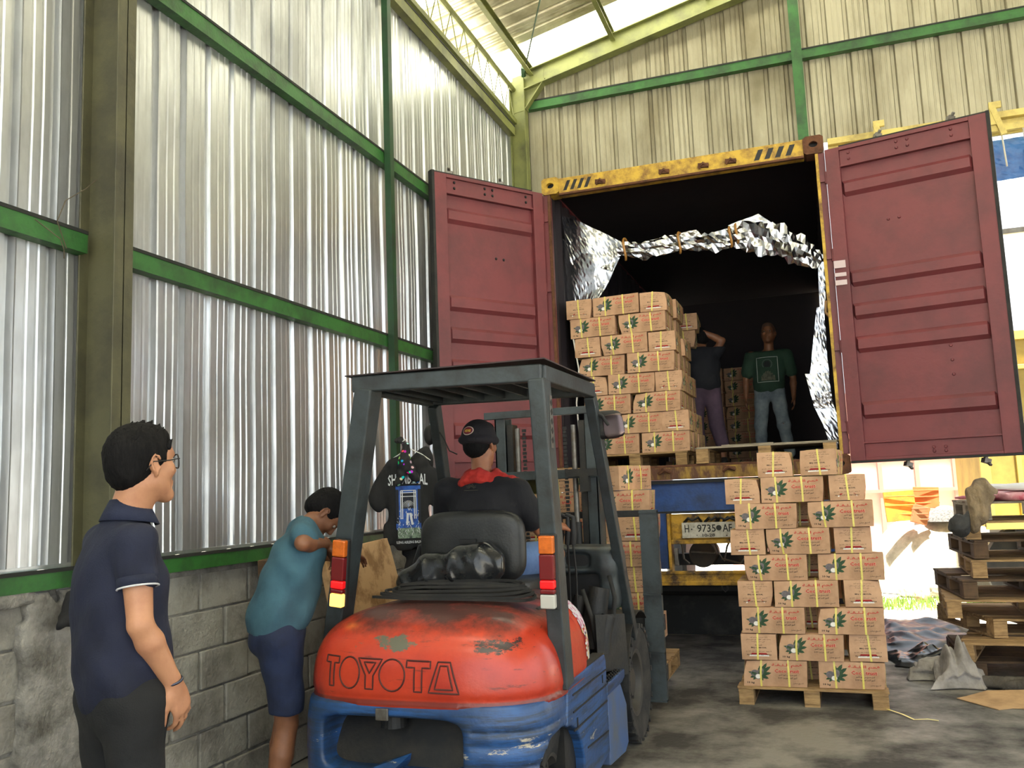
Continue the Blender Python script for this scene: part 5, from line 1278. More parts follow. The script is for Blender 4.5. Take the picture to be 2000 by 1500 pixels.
S.ell(J['pel']+A(0, 0, -.02), A(.156, .120, .14), k=.03, R=T, p=2.3)
for sd in 'lr': S.cap(J['hip'+sd], J['kn'+sd], .096, .068, k=.03); S.cap(J['kn'+sd], J['an'+sd]+A(0, 0, .03), .068, .052, k=.02)
S.plane((0, 0, 1.06), (0, 0, 1)); S.warp(wr(.003, 20, 2)); tr = S.build('trousers', cloth_mat('black chino', (24, 25, 27), (16, 17, 19), .3), root, smooth_it=1)
mb = MB(); mb.cbox((-2.03, 2.083, .94), (.012, .006, .016), rot=(0, 0, .1)); mb.build('pocket_tag', mat('small pale tag', (170, 170, 175), .6), tr)
short_hair(root, J['head'], HM, top=.014)
# hair tuft swept up at the front
S = SDF(J['head']+A(-.14, -.14, -.02), J['head']+A(.14, .16, .18), .005)
for k in range(60):
    r_ = random.Random(k); x, y = r_.uniform(-.06, .06), r_.uniform(-.07, .075); p = J['head']+HM@A(x, y*.85, .022+.098*math.sqrt(max(.1, 1-(x/.085)**2-((y+.018)/.112)**2))); q = p+HM@A(r_.uniform(-.01, .01), .018+r_.uniform(-.004, .012), .022+r_.uniform(-.006, .010)); S.cap(p, q, .011, .002, k=.005)
S.build('hair_tuft', M_HAIR, root, smooth_it=1)
mb = MB(); hc = J['head']; P = lambda x, y, z: Vector(hc+HM@A(x, y, z))
for s in (-1, 1):
    mb.tube([P(s*.033+.026*math.cos(a), .101-.012*abs(math.cos(a))*(1 if s*math.cos(a) > 0 else .3), .006+.022*math.sin(a)) for a in [k*PI/14 for k in range(28)]], .0022, 6, closed=True)
    mb.tube([P(s*.060, .092, .014), P(s*.080, .045, .010), P(s*.083, -.012, .010), P(s*.080, -.036, -.016)], .0018, 6)
mb.tube([P(-.008, .103, .010), P(0, .106, .013), P(.008, .103, .010)], .002, 6)
gl = mb.build('glasses', M_BLACK, root, smooth=True)
mb = MB(); c = J['wrr']-nrm(hd_r[1])*.012; R3 = frame(A(0, 1, 0), hd_r[1])
mb.tube([Vector(c+R3@A(math.cos(a)*.029, math.sin(a)*.025, 0)) for a in [k*PI/16 for k in range(32)]], .0042, 6, closed=True); mb.build('wristband', mat('dark steel wristband', (70, 74, 90), .3, .8), root, smooth=True)
shoe(root, J['anl'], (0, 1), M_BLACK); shoe(root, J['anr'], (.1, 1), M_BLACK)

# ---- man in the teal T-shirt leaning over beside the wall
J = dict(base=A(-2.60, 3.7, 0), F=A(.62, .62, -.25), FC=A(.60, .50, -.6), HF=A(.36, .22, -.85), HU=A(.70, .45, .42),
  pel=A(-2.560, 3.68, .91), chest=A(-2.500, 3.75, 1.20), neck=A(-2.450, 3.83, 1.375), head=A(-2.400, 3.935, 1.437),
  shl=A(-2.555, 3.97, 1.30), shr=A(-2.400, 3.735, 1.335), ell=A(-2.60, 4.18, 1.22), elr=A(-2.335, 3.60, 1.285), wrl=A(-2.58, 4.42, 1.20), wrr=A(-2.340, 3.83, 1.262),
  hipl=A(-2.62, 3.74, .87), hipr=A(-2.50, 3.62, .87), knl=A(-2.62, 3.84, .47), knr=A(-2.51, 3.68, .47), anl=A(-2.66, 3.78, .09), anr=A(-2.55, 3.62, .09))
for k_ in list(J):
    if k_ not in ('F', 'FC', 'HF', 'HU', 'head', 'neck'): J[k_] = J[k_]+A(.045, 0, 0)
J['head'] = J['head']+A(-.005, 0, .004); J['neck'] = J['neck']+A(.005, 0, .005)
for k_ in ('shr', 'elr', 'wrr'): J[k_] = J[k_]+A(-.03, 0, .025)
h1 = (J['wrr'], A(.04, .08, -.17), A(-.2, -.3, -1), -1, dict(fcurl=((55, 35, 20), (30, 30, 20), (22, 26, 18), (16, 24, 18)), thumb=(.4, .9), spread=.16))
h2 = (J['wrl'], A(.02, .16, -.05), A(0, -.1, -1), 1, dict(curl=(18, 20, 15)))
root, S, T, TC, HM = person('person in a teal T-shirt and denim shorts bending forward beside the block wall', J, M_SK2, h=.0068, hands=[h1, h2])
finish(S, root, M_SK2); eyes(J['head'], HM, root)
S = SDF((-2.95, 3.45, .78), (-2.15, 4.25, 1.55), .0085)
S.ell(J['pel']+A(0, -.01, .03), A(.160, .13, .15), k=.04, R=T, p=2.3); S.ell((J['pel']+J['chest'])/2, A(.150, .140, .19), k=.05, R=T, p=2.3); S.ell(J['chest'], A(.174, .135, .185), k=.05, R=TC, p=2.2)
S.cap(J['shl'], J['shr'], .062, k=.05)
S.cap(J['shr'], J['shr']+(nrm(J['elr']-J['shr'])*.085), .064, .070, k=.02); S.cap(J['shl'], J['shl']*.4+J['ell']*.6, .068, .064, k=.02)
S.cap(J['neck']-nrm(J['head']-J['neck'])*.05, J['neck']-nrm(J['head']-J['neck'])*.01, .07, .064, k=.02)
S.plane(J['neck']+nrm(J['head']-J['neck'])*.0, J['head']-J['neck']); S.plane(J['pel']-A(0, 0, .01), A(.05, .12, -1))
S.warp(wr(.0055, 19, 1)); S.build('t_shirt', cloth_mat('teal jersey', (58, 96, 112), (44, 76, 92), .5, 7), root, smooth_it=1)
M_DENIM = cloth_mat('dark blue denim', (30, 44, 78), (20, 28, 52), .35)
S = SDF((-2.9, 3.45, .40), (-2.2, 4.05, 1.06), .0095)
S.ell(J['pel']-A(0, 0, .02), A(.160, .125, .14), k=.03, R=T, p=2.3)
for sd in 'lr': S.cap(J['hip'+sd], J['kn'+sd]+A(0, 0, .07), .100, .082, k=.03)
S.plane((0, 0, .52), (0, 0, -1)); S.plane(J['pel']+A(0, 0, .08), A(0, .3, 1)); S.warp(wr(.003, 22, 4)); sh = S.build('denim_shorts', M_DENIM, root, smooth_it=1)
q = J['pel']-T[:, 1]*.128-A(0, 0, .035); mb = MB(); mb.cbox(q, (.055, .008, .03), rot=(0, 0, -.78)); mb.build('waist_patch', mat('brown leather patch', (92, 58, 44), .7), sh)
short_hair(root, J['head'], HM, top=.006, len_=.004)
shoe(root, J['anl'], (0, 1), M_BLACK, 'sandal'); shoe(root, J['anr'], (.1, 1), M_BLACK, 'sandal')

# ---- forklift driver
J = dict(base=A(-1.70, 4.5, 1.07), F=A(.10, .99, .05), HF=A(.22, .97, .0), HU=A(.02, .02, 1),
  pel=A(-1.70, 4.43, 1.17), chest=A(-1.715, 4.42, 1.43), neck=A(-1.735, 4.43, 1.605), head=A(-1.745, 4.46, 1.775),
  shl=A(-1.935, 4.44, 1.525), shr=A(-1.535, 4.42, 1.505), ell=A(-2.02, 4.56, 1.27), elr=A(-1.435, 4.50, 1.305), wrl=A(-1.86, 4.74, 1.24), wrr=A(-1.405, 4.73, 1.315),
  hipl=A(-1.79, 4.47, 1.14), hipr=A(-1.60, 4.47, 1.14), knl=A(-1.93, 4.88, 1.15), knr=A(-1.44, 4.76, 1.16), anl=A(-1.86, 4.94, .72), anr=A(-1.56, 4.96, .72))
h1 = (J['wrr'], A(.0, .12, .01), A(-.3, 0, -1), -1, dict(fcurl=((50, 50, 35), (48, 50, 35), (46, 50, 35), (44, 50, 35)), thumb=(.5, .6)))
h2 = (J['wrl'], A(.08, .14, -.02), A(0, -.1, -1), 1, dict(curl=(45, 50, 35)))
root, S, T, TC, HM = person('person in a black T-shirt, black beanie and red neck scarf driving the forklift', J, M_SK3, h=.0075, hands=[h1, h2])
finish(S, root, M_SK3); eyes(J['head'], HM, root)
S = SDF((-2.2, 4.2, 1.02), (-1.3, 4.8, 1.75), .0085)
S.ell(J['pel']+A(0, 0, .05), A(.185, .145, .16), k=.05, R=T, p=2.3); S.ell((J['pel']+J['chest'])/2, A(.18, .14, .18), k=.05, R=T, p=2.3); S.ell(J['chest'], A(.205, .135, .175), k=.05, R=TC, p=2.2)
S.cap(J['shl'], J['shr'], .074, k=.05); S.cap(J['shr'], J['shr']*.38+J['elr']*.62, .082, .076, k=.02); S.cap(J['shl'], J['shl']*.38+J['ell']*.62, .082, .076, k=.02); S.cap(J['neck']-A(0, 0, .06), J['neck'], .078, .064, k=.02)
S.plane(J['neck']+A(0, 0, .005), A(0, 0, 1)); S.warp(wr(.0035, 20, 3)); ts = S.build('t_shirt', cloth_mat('black jersey', (20, 20, 26), (12, 12, 18), .35), root, smooth_it=1)
mb = MB()
for k in range(9):
    a = rad(20+k*17.5); p = Vector((-1.735, 4.279, 1.535)); L = .016+.006*(k % 2); mb.beam(p+Vector((math.cos(a)*.012, 0, math.sin(a)*.010)), p+Vector((math.cos(a)*(.012+L), -.002, math.sin(a)*(.01+L*.8))), .003, .002)
mb.cbox((-1.735, 4.274, 1.528), (.075, .004, .003)); mb.build('back_print', mat('dark olive print', (58, 56, 46), .8), ts)
S = SDF((-2.15, 4.3, .95), (-1.25, 5.0, 1.36), .0095)
for sd in 'lr': S.cap(J['hip'+sd], J['kn'+sd]*.75+J['hip'+sd]*.25, .098, .085, k=.03)
S.ell(J['pel']-A(0, 0, .0), A(.17, .13, .11), k=.03); 
for sd in 'lr': v = nrm(J['kn'+sd]-J['hip'+sd]); S.plane(J['kn'+sd]-v*.085+A(0, 0, 0), v*A(.0, 1, 0))
S.build('denim_shorts', cloth_mat('faded blue denim', (96, 124, 168), (70, 94, 138), .3), root)
# beanie with rolled rim and an oval badge
hc = J['head']; S = SDF(hc-A(.16, .16, .1), hc+A(.16, .16, .18), .006)
S.ell(hc+HM@A(0, -.018, .045), A(.088, .108, .092), k=0, R=HM); S.plane(hc+HM@A(0, 0, .012), HM@A(0, .15, -1)); S.ell(hc+HM@A(0, -.016, .022), A(.095, .116, .034), k=.008, R=HM, p=2.6); S.plane(hc+HM@A(0, 0, -.012), HM@A(0, .12, -1))
S.warp(lambda X, Y, Z: .0012*np.sin(X*500)*np.sin(Y*500)); bn = S.build('beanie', cloth_mat('black knit', (24, 20, 26), (16, 14, 20), .2), root, smooth_it=1)
short_hair(root, hc, HM, len_=.006, top=-.01, back=-.075)
BB = bvh_of(bn); off = Vector(root.location); mb = MB(); C0 = Vector(hc+HM@A(.0, -.2, .062))
hit = BB.ray_cast(C0-off, Vector(HM@A(0, 1, 0)))
def onb(x, z, e):
    o_ = Vector(hc+HM@A(x, -.3, .068+z)); h_ = BB.ray_cast(o_-off, Vector(HM@A(0, 1, 0))); p = (h_[0]+off) if h_[0] else o_+Vector(HM@A(0, .18, 0)); return p-Vector(HM@A(0, 1, 0))*e
def badge(rx, rz, e, mi):
    vs = [onb(0, 0, e)]
    for ring in (.5, 1):
        vs += [onb(rx*ring*math.cos(a), rz*ring*math.sin(a), e) for a in [k*PI/12 for k in range(24)]]
    fs = [(0, 1+k, 1+(k+1) % 24) for k in range(24)]+[(1+k, 25+k, 25+(k+1) % 24, 1+(k+1) % 24) for k in range(24)]; mb.add(vs, fs, mi)
badge(.034, .024, .0015, 0); badge(.030, .020, .0022, 1); badge(.027, .017, .0029, 2)
for x, w_, h_ in ((-.017, .008, .012), (-.007, .006, .015), (.002, .008, .012), (.012, .007, .014)):
    q = [onb(x, -h_/2, .0036), onb(x+w_, -h_/2, .0036), onb(x+w_, h_/2, .0036), onb(x, h_/2, .0036)]; mb.add(q, [(0, 1, 2, 3)], 3)
mb.build('cap_badge', [mat('badge cream rim', (210, 190, 170), .6), mat('badge purple', (96, 40, 80), .6), mat('badge maroon', (120, 34, 36), .6), mat('badge gold', (206, 170, 70), .5)], bn)
S = SDF((-2.0, 4.25, 1.45), (-1.45, 4.65, 1.75), .007)
for k in range(22):
    a = 2*PI*k/22; b_ = 2*PI*(k+1)/22; p = lambda t, z: A(-1.735+.083*math.cos(t)*1.05, 4.435+.083*math.sin(t), z+.012*math.sin(3*t))
    S.cap(p(a, 1.605), p(b_, 1.605), .026, k=.01); S.cap(p(a, 1.575)+A(.03*math.cos(a), .02*math.sin(a), 0), p(b_, 1.575)+A(.03*math.cos(b_), .02*math.sin(b_), 0), .020, k=.008)
S.cap(A(-1.66, 4.40, 1.60), A(-1.55, 4.40, 1.575), .03, .026, k=.015); S.cap(A(-1.55, 4.40, 1.572), A(-1.50, 4.46, 1.545), .026, .016, k=.015)
S.warp(wr(.004, 60, 1)); S.build('scarf', cloth_mat('red cotton scarf', (186, 46, 34), (150, 30, 26), .4, 16), root, smooth_it=1)
shoe(root, J['anl'], (.1, 1), M_BLACK); shoe(root, J['anr'], (.1, 1), M_BLACK)

# ---- man in the green T-shirt standing inside the container, facing out
FZ = CFL
J = dict(base=A(-.50, 10.4, FZ), F=A(.0, -1, 0), HF=A(-.12, -.98, .14), HU=A(0, .12, 1),
  pel=A(-.50, 10.4, FZ+.90), chest=A(-.485, 10.42, FZ+1.17), neck=A(-.475, 10.42, FZ+1.34), head=A(-.465, 10.40, FZ+1.525),
  shl=A(-.285, 10.42, FZ+1.27), shr=A(-.68, 10.42, FZ+1.29), ell=A(-.235, 10.45, FZ+1.0), elr=A(-.755, 10.43, FZ+1.01), wrl=A(-.24, 10.38, FZ+.78), wrr=A(-.765, 10.36, FZ+.79),
  hipl=A(-.42, 10.4, FZ+.86), hipr=A(-.58, 10.4, FZ+.86), knl=A(-.37, 10.36, FZ+.46), knr=A(-.62, 10.36, FZ+.46), anl=A(-.33, 10.42, FZ+.09), anr=A(-.63, 10.40, FZ+.09))
h1 = (J['wrr'], A(0, -.03, -.3), A(1, 0, 0), 1, dict()); h2 = (J['wrl'], A(0, -.03, -.3), A(-1, 0, 0), -1, dict())
root, S, T, TC, HM = person('person in a green T-shirt with a framed print and torn jeans inside the container', J, M_SK2, h=.010, hands=[h1, h2])
finish(S, root, M_SK2); eyes(J['head'], HM, root)
S = SDF((-.95, 10.15, FZ+.78), (-.05, 10.7, FZ+1.45), .010)
S.ell(J['pel']+A(0, 0, .03), A(.168, .128, .14), k=.04, R=T, p=2.3); S.ell((J['pel']+J['chest'])/2, A(.165, .125, .18), k=.05, R=T, p=2.3); S.ell(J['chest'], A(.185, .125, .17), k=.05, R=TC, p=2.3); S.cap(J['shl'], J['shr'], .065, k=.05)
for sd in 'lr': S.cap(J['sh'+sd], J['sh'+sd]*.3+J['el'+sd]*.7, .072, .07, k=.02)
S.cap(J['neck']-A(0, 0, .05), J['neck'], .07, .062, k=.02); S.plane(J['neck'], A(0, -.3, 1)); S.plane(J['pel']-A(0, 0, .06), A(0, 0, -1)); S.warp(wr(.003, 20)); ts = S.build('t_shirt', cloth_mat('dark green jersey', (46, 74, 58), (36, 58, 46), .3), root, smooth_it=1)
BT = bvh_of(ts); off = Vector(root.location)
def ong(x, z, e):
    h_ = BT.ray_cast(Vector((x, 9.9, z))-off, Vector((0, 1, 0))); p = (h_[0]+off) if h_[0] else Vector((x, 10.3, z)); return p-Vector((0, e, 0))
mb = MB(); x0, x1, z0, z1 = -.615, -.385, FZ+.96, FZ+1.245
mb.tube([ong(x0+(x1-x0)*t, z1, .003) for t in np.linspace(0, 1, 8)]+[ong(x1, z1+(z0-z1)*t, .003) for t in np.linspace(0, 1, 8)][1:]+[ong(x1+(x0-x1)*t, z0, .003) for t in np.linspace(0, 1, 8)][1:]+[ong(x0, z0+(z1-z0)*t, .003) for t in np.linspace(0, 1, 8)][1:-1], .0035, 5, 0, closed=True)
def gp(pts, m_, e): mb.add([ong(x, FZ+z, e) for x, z in pts], [tuple(range(len(pts)))], m_)
for i in range(9):
    a0, a1 = rad(-50+i*30), rad(-20+i*30); gp([(-.50+r_*math.cos(a), 1.165+r_*math.sin(a)) for r_, a in ((.050, a0), (.058, a0), (.058, a1), (.050, a1))], 1, .003)
gp([(-.53, 1.13), (-.47, 1.13), (-.462, 1.17), (-.48, 1.20), (-.52, 1.20), (-.538, 1.17)], 2, .004)
for i in range(7):
    x = -.575+.022*i; gp([(x, .975), (x+.024, .975), (x+.020, 1.04+.05*math.sin(i*.52+.1)), (x+.004, 1.03+.05*math.sin(i*.52))], 3, .003)
mb.build('shirt_print', [mat('white print', (190, 195, 190), .8), mat('grey print', (84, 96, 90), .8), mat('dark print', (26, 34, 34), .8), mat('grey brown print', (100, 100, 84), .8, 0, (50, 54, 46), 30, .5)], ts)
S = SDF((-.8, 10.15, FZ+.05), (-.2, 10.65, FZ+.98), .011); S.ell(J['pel']-A(0, 0, .02), A(.155, .12, .12), k=.03)
for sd in 'lr': S.cap(J['hip'+sd], J['kn'+sd], .092, .070, k=.03); S.cap(J['kn'+sd], J['an'+sd]+A(0, 0, .06), .070, .058, k=.02)
S.ell(J['knl']+A(0, -.07, .02), A(.035, .02, .012), k=.003, op='cut'); S.warp(wr(.003, 24)); S.build('torn_jeans', cloth_mat('faded grey blue jeans', (140, 152, 158), (86, 98, 112), .3), root, smooth_it=1)
short_hair(root, J['head'], HM, len_=.003, top=.002, m=mat('cropped brownish hair', (84, 62, 50), .8)); shoe(root, J['anl'], (.3, -1), M_BLACK); shoe(root, J['anr'], (-.2, -1), M_BLACK)

# ---- man in the black T-shirt carrying two cartons inside the container
J = dict(base=A(-1.10, 9.3, FZ), F=A(-.45, .88, -.1), HF=A(-.5, .75, -.3), HU=A(-.15, .25, .9),
  pel=A(-1.10, 9.30, FZ+.86), chest=A(-1.10, 9.32, FZ+1.10), neck=A(-1.115, 9.36, FZ+1.27), head=A(-1.13, 9.40, FZ+1.36),
  shl=A(-1.24, 9.25, FZ+1.20), shr=A(-.965, 9.38, FZ+1.22), ell=A(-1.34, 9.45, FZ+1.22), elr=A(-.895, 9.40, FZ+1.335), wrl=A(-1.36, 9.60, FZ+1.25), wrr=A(-1.10, 9.34, FZ+1.445),
  hipl=A(-1.18, 9.28, FZ+.82), hipr=A(-1.03, 9.34, FZ+.82), knl=A(-1.20, 9.22, FZ+.44), knr=A(-1.0, 9.32, FZ+.44), anl=A(-1.18, 9.26, FZ+.09), anr=A(-.96, 9.34, FZ+.09))
h1 = (J['wrr'], A(-.16, .02, .04), A(-.3, .3, -.9), -1, dict(curl=(15, 25, 20))); h2 = (J['wrl'], A(0, .1, .06), A(0, 0, 1), 1, dict(curl=(10, 20, 15)))
root, S, T, TC, HM = person('person in a black T-shirt and purple trousers holding two cartons on the shoulder', J, M_SK2, h=.010, hands=[h1, h2])
finish(S, root, M_SK2)
S = SDF((-1.6, 9.0, FZ+.72), (-.72, 9.75, FZ+1.45), .010)
S.ell(J['pel']+A(0, 0, .03), A(.165, .13, .14), k=.04, R=T, p=2.3); S.ell((J['pel']+J['chest'])/2, A(.165, .125, .17), k=.05, R=T, p=2.3); S.ell(J['chest'], A(.18, .125, .17), k=.05, R=TC); S.cap(J['shl'], J['shr'], .064, k=.05)
for sd in 'lr': S.cap(J['sh'+sd], J['sh'+sd]*.35+J['el'+sd]*.65, .07, .068, k=.02)
S.plane(J['neck']+A(0, 0, -.01), A(0, .2, 1)); S.warp(wr(.003, 20)); S.build('t_shirt', cloth_mat('black cotton', (22, 24, 32), (16, 18, 26)), root, smooth_it=1)
S = SDF((-1.4, 9.0, FZ+.15), (-.75, 9.6, FZ+.95), .011); S.ell(J['pel']-A(0, 0, .02), A(.155, .12, .12), k=.03, R=T)
for sd in 'lr': S.cap(J['hip'+sd], J['kn'+sd], .094, .078, k=.03); S.cap(J['kn'+sd], J['an'+sd]+A(0, 0, .16), .078, .07, k=.02)
S.build('trousers', cloth_mat('dusty purple cotton', (84, 66, 84), (64, 50, 66)), root, smooth_it=1); short_hair(root, J['head'], HM)
shoe(root, J['anl'], (-.3, 1), M_BLACK); shoe(root, J['anr'], (-.2, 1), M_BLACK)
put_carton(-1.235, 9.33, FZ+1.415, 92, 'upper of the two cartons held on the shoulder of the person in black', 'cartons carried in the container', (0, 6))
put_carton(-1.265, 9.33, FZ+1.238, 92, 'lower of the two cartons held on the shoulder of the person in black', 'cartons carried in the container', (0, 6))
# ------------------------------------------------------------------ foil insulation liner hanging in the container mouth
def foil_mat(name, c, r=.16):
    g = NG(name); n = g.noise(16, 3, (1, 1, 1), .4); return g.out(srgb(*c), r, 1.0, n, .5)
M_FOIL = foil_mat('silver foil', (176, 178, 184), .2); M_FOILD = foil_mat('shaded side grey film', (90, 88, 86), .3); M_TAPE = mat('brown parcel tape', (170, 122, 60), .35)
def crumple(mb, fn, nu, nv, amp, seed=0, mi=0):
    """sheet patch with sharp folds"""
    rr = np.random.default_rng(seed); U, V = np.meshgrid(np.linspace(0, 1, nu+1), np.linspace(0, 1, nv+1))
    P = np.array([[fn(u, v) for u in np.linspace(0, 1, nu+1)] for v in np.linspace(0, 1, nv+1)], float)
    D = np.zeros(P.shape)
    for k in range(11):
        d = nrm(rr.normal(size=3)); f = rr.uniform(6, 26); ph = rr.uniform(0, 6); w = (P@d)*f+ph; tri = np.abs((w/PI) % 2-1)-.5
        D += tri[..., None]*nrm(rr.normal(size=3)+A(0, -1.2, 0))*amp*10/f
    D += rr.normal(size=P.shape)*amp*.05
    P = P+D; vs = P.reshape(-1, 3)
    mb.add([tuple(v) for v in vs], [(j*(nu+1)+i, j*(nu+1)+i+1, (j+1)*(nu+1)+i+1, (j+1)*(nu+1)+i) for j in range(nv) for i in range(nu)], mi)
def bary(a, b, c, d): return lambda u, v: (np.array(a)*(1-u)+np.array(b)*u)*(1-v)+(np.array(d)*(1-u)+np.array(c)*u)*v
LT = thing('foil_liner', 'crumpled silver foil liner rolled up and tied across the container mouth', 'foil liner', (-1.0, 7.8, CFL))
mb = MB()
crumple(mb, bary((-2.15, 7.80, 4.10), (-1.56, 7.80, 3.78), (-1.68, 7.76, 3.50), (-2.08, 7.80, 3.62)), 26, 16, .022, 1)
crumple(mb, bary((-2.10, 7.80, 3.75), (-1.60, 7.78, 3.62), (-1.90, 7.76, 3.16), (-2.08, 7.80, 3.10)), 20, 20, .020, 2)
crumple(mb, bary((-2.16, 7.83, 3.9), (-2.02, 7.80, 3.7), (-2.05, 7.80, 3.15), (-2.16, 7.84, 3.2)), 7, 20, .012, 3)
mb.build('foil_drape', M_FOIL, LT, smooth='keep', solid=.001)
def roll(pts, rs, seed, nm, n=16):
    mb = MB(); pts = [np.array(p, float) for p in pts]; rr = np.random.default_rng(seed); vs = []; M = 0
    P = []; R_ = []
    for i in range(len(pts)-1):
        k = max(2, int(np.linalg.norm(pts[i+1]-pts[i])/.030))
        for j in range(k): t = j/k; P.append(pts[i]*(1-t)+pts[i+1]*t); R_.append(rs[i]*(1-t)+rs[i+1]*t)
    P.append(pts[-1]); R_.append(rs[-1]); N = len(P)
    for i, p in enumerate(P):
        d = nrm(P[min(i+1, N-1)]-P[max(i-1, 0)]); a_ = nrm(np.cross(d, (0, 1, 0))); b_ = np.cross(d, a_)
        for k in range(n):
            t = 2*PI*k/n; f = 1+.30*math.sin(t*3+i*.35+seed)+.22*math.sin(t*5-i*.5)+.14*math.sin(i*1.7+k*2.9)+rr.uniform(-.07, .07); vs.append(p+(a_*math.cos(t)+b_*math.sin(t)*.55)*R_[i]*f)
    mb.add([tuple(v) for v in vs], [(i*n+k, i*n+(k+1) % n, (i+1)*n+(k+1) % n, (i+1)*n+k) for i in range(N-1) for k in range(n)])
    return mb.build(nm, M_FOIL, LT, smooth='keep')
roll([(-1.62, 7.78, 3.70), (-1.40, 7.8, 3.68), (-1.05, 7.8, 3.69), (-.80, 7.8, 3.68), (-.62, 7.8, 3.67)], [.055, .068, .062, .075, .07], 1, 'foil_roll')
roll([(-.64, 7.8, 3.68), (-.45, 7.8, 3.70), (-.25, 7.8, 3.60), (-.05, 7.8, 3.50), (.13, 7.8, 3.37)], [.075, .12, .12, .10, .06], 2, 'foil_roll')
mb = MB(); crumple(mb, bary((-.62, 7.77, 3.78), (-.36, 7.77, 3.86), (-.10, 7.77, 3.62), (-.50, 7.77, 3.62)), 16, 10, .02, 5); crumple(mb, bary((-1.60, 7.82, 3.74), (-.9, 7.82, 3.80), (-.9, 7.80, 3.74), (-1.55, 7.80, 3.70)), 24, 4, .008, 6); mb.build('foil_drape', M_FOIL, LT, smooth='keep', solid=.001)
#mb = MB(); crumple(mb, bary((-1.6, 7.9, 3.62), (.1, 7.9, 3.42), (.06, 7.92, 3.34), (-1.5, 7.92, 3.54)), 40, 5, .015, 7, 0); mb.build('liner_film', M_FOILD, LT, smooth='keep', solid=.001)
mb = MB()
crumple(mb, bary((.10, 7.8, 3.36), (.16, 7.8, 3.36), (.13, 7.8, 2.95), (.08, 7.8, 2.95)), 4, 14, .008, 8)
crumple(mb, bary((.07, 7.8, 2.98), (.13, 7.8, 2.98), (.11, 7.8, 2.40), (-.05, 7.8, 2.40)), 8, 20, .014, 9)
crumple(mb, bary((-.06, 7.8, 2.42), (.11, 7.8, 2.42), (.14, 7.8, 2.12), (-.02, 7.8, 2.12)), 12, 14, .022, 10)
crumple(mb, bary((-.02, 7.8, 2.14), (.13, 7.8, 2.14), (.17, 7.8, 1.80), (.08, 7.8, 1.76)), 10, 14, .018, 11)
mb.build('foil_drape', M_FOIL, LT, smooth='keep', solid=.001)
for x, z0, z1 in ((-1.555, 3.60, 3.80), (-1.055, 3.60, 3.79), (-.605, 3.60, 3.78), (-.55, 3.62, 3.80)):
    mb = MB(); mb.tube([(x+.008*math.sin(a*2), 7.80+.062*math.cos(a), (z0+z1)/2+(z1-z0)/2*math.sin(a)) for a in [k*PI/10 for k in range(20)]], .011, 6, closed=True); mb.build('tie', M_TAPE, LT)
mb = MB(); mb.tube([(.14, 7.77, 3.02), (.13, 7.76, 2.92), (.17, 7.75, 2.86), (.20, 7.76, 2.88)], .014, 5); mb.build('tie', M_TAPE, LT)
mb = MB(); mb.tube([(-2.03, 7.70, 3.10), (-2.06, 7.68, 2.9), (-2.02, 7.68, 2.6), (-2.06, 7.69, 2.3), (-2.05, 7.7, 2.0)], .007, 5); mb.build('pale_cord', mat('pale cord', (200, 196, 190), .6), LT)
mb = MB()
for k, (z, w_) in enumerate(((3.20, .06), (3.13, .03), (3.06, .04))): mb.box((.225-.01, CY0-.06, z), (.225+.10, CY0-.052, z+w_))
tag(mb.build('adhesive_tape', mat('clear parcel tape', (190, 170, 170), .3)), 'strips of clear tape stuck at the edge of the right container door', 'tape')

# ------------------------------------------------------------------ things beside the left wall
def cap_shape(name, lo, hi, h, fn, mt, label, cat, warp=None, it=1, group=None):
    S = SDF(lo, hi, h); fn(S)
    if warp: S.warp(warp)
    o = S.build(name, mt, None, smooth_it=it); tag(o, label, cat, group); return o
# plywood sheet leaning on the wall
mb = MB(); mb.add([(-2.62, 4.62, 0), (-2.62, 5.62, 0), (-2.86, 5.42, 1.235), (-2.86, 4.60, 1.19), (-2.58, 4.62, 0), (-2.58, 5.62, 0), (-2.82, 5.42, 1.238), (-2.82, 4.60, 1.193)], [(0, 1, 2, 3), (7, 6, 5, 4), (0, 4, 5, 1), (1, 5, 6, 2), (2, 6, 7, 3), (3, 7, 4, 0)])
tag(mb.build('plywood_sheet', mat('pale plywood', (186, 150, 108), .75, 0, (140, 104, 66), 5, .5, vlo=.5, vhi=.62), bevel=.003), 'pale stained plywood sheet leaning on the block wall behind the forklift seat', 'board')
mb = MB(); mb.cbox((-2.90, 4.30, 1.16), (.10, .34, .09), rot=(.06, 0, .03)); tag(mb.build('wood_block', M_WOODD, bevel=.004), 'short brown timber block beside the teal-shirted person at the wall', 'timber block')
# T-shirt on a hanger
HF_ = nrm(A(.45, -.89, 0)); HR_ = np.array([.89, .45, 0]); HC = A(-2.70, 5.5, 0)
def hp(a, b, z): return HC+HR_*a+HF_*b+A(0, 0, z)
T = thing('hanging_t_shirt', 'black T-shirt with a blue and white print on a hanger at the thin green post', 'T-shirt', tuple(HC+A(0, 0, 1.18)))
S = SDF(HC+A(-.42, -.36, 1.10), HC+A(.42, .36, 1.86), .0075); Mh = np.stack([HR_, HF_, A(0, 0, 1)], 1)
S.ell(hp(0, 0, 1.43), A(.155, .032, .30), k=0, R=Mh, p=5); 
S.cap(hp(-.10, 0, 1.70), hp(-.20, 0, 1.50), .066, .070, k=.02, n=HF_, sq=.36); S.cap(hp(.10, 0, 1.70), hp(.215, 0, 1.50), .066, .070, k=.02, n=HF_, sq=.36)
S.cap(hp(-.10, 0, 1.735), hp(.10, 0, 1.735), .03, k=.03); S.ell(hp(.02, .03, 1.79), A(.06, .05, .045), k=.01, R=Mh, op='cut')
S.plane(hp(0, 0, 1.15), A(0, 0, -1)); S.warp(lambda X, Y, Z: .004*np.sin(X*38+Y*20+1.5*np.sin(Z*9)))
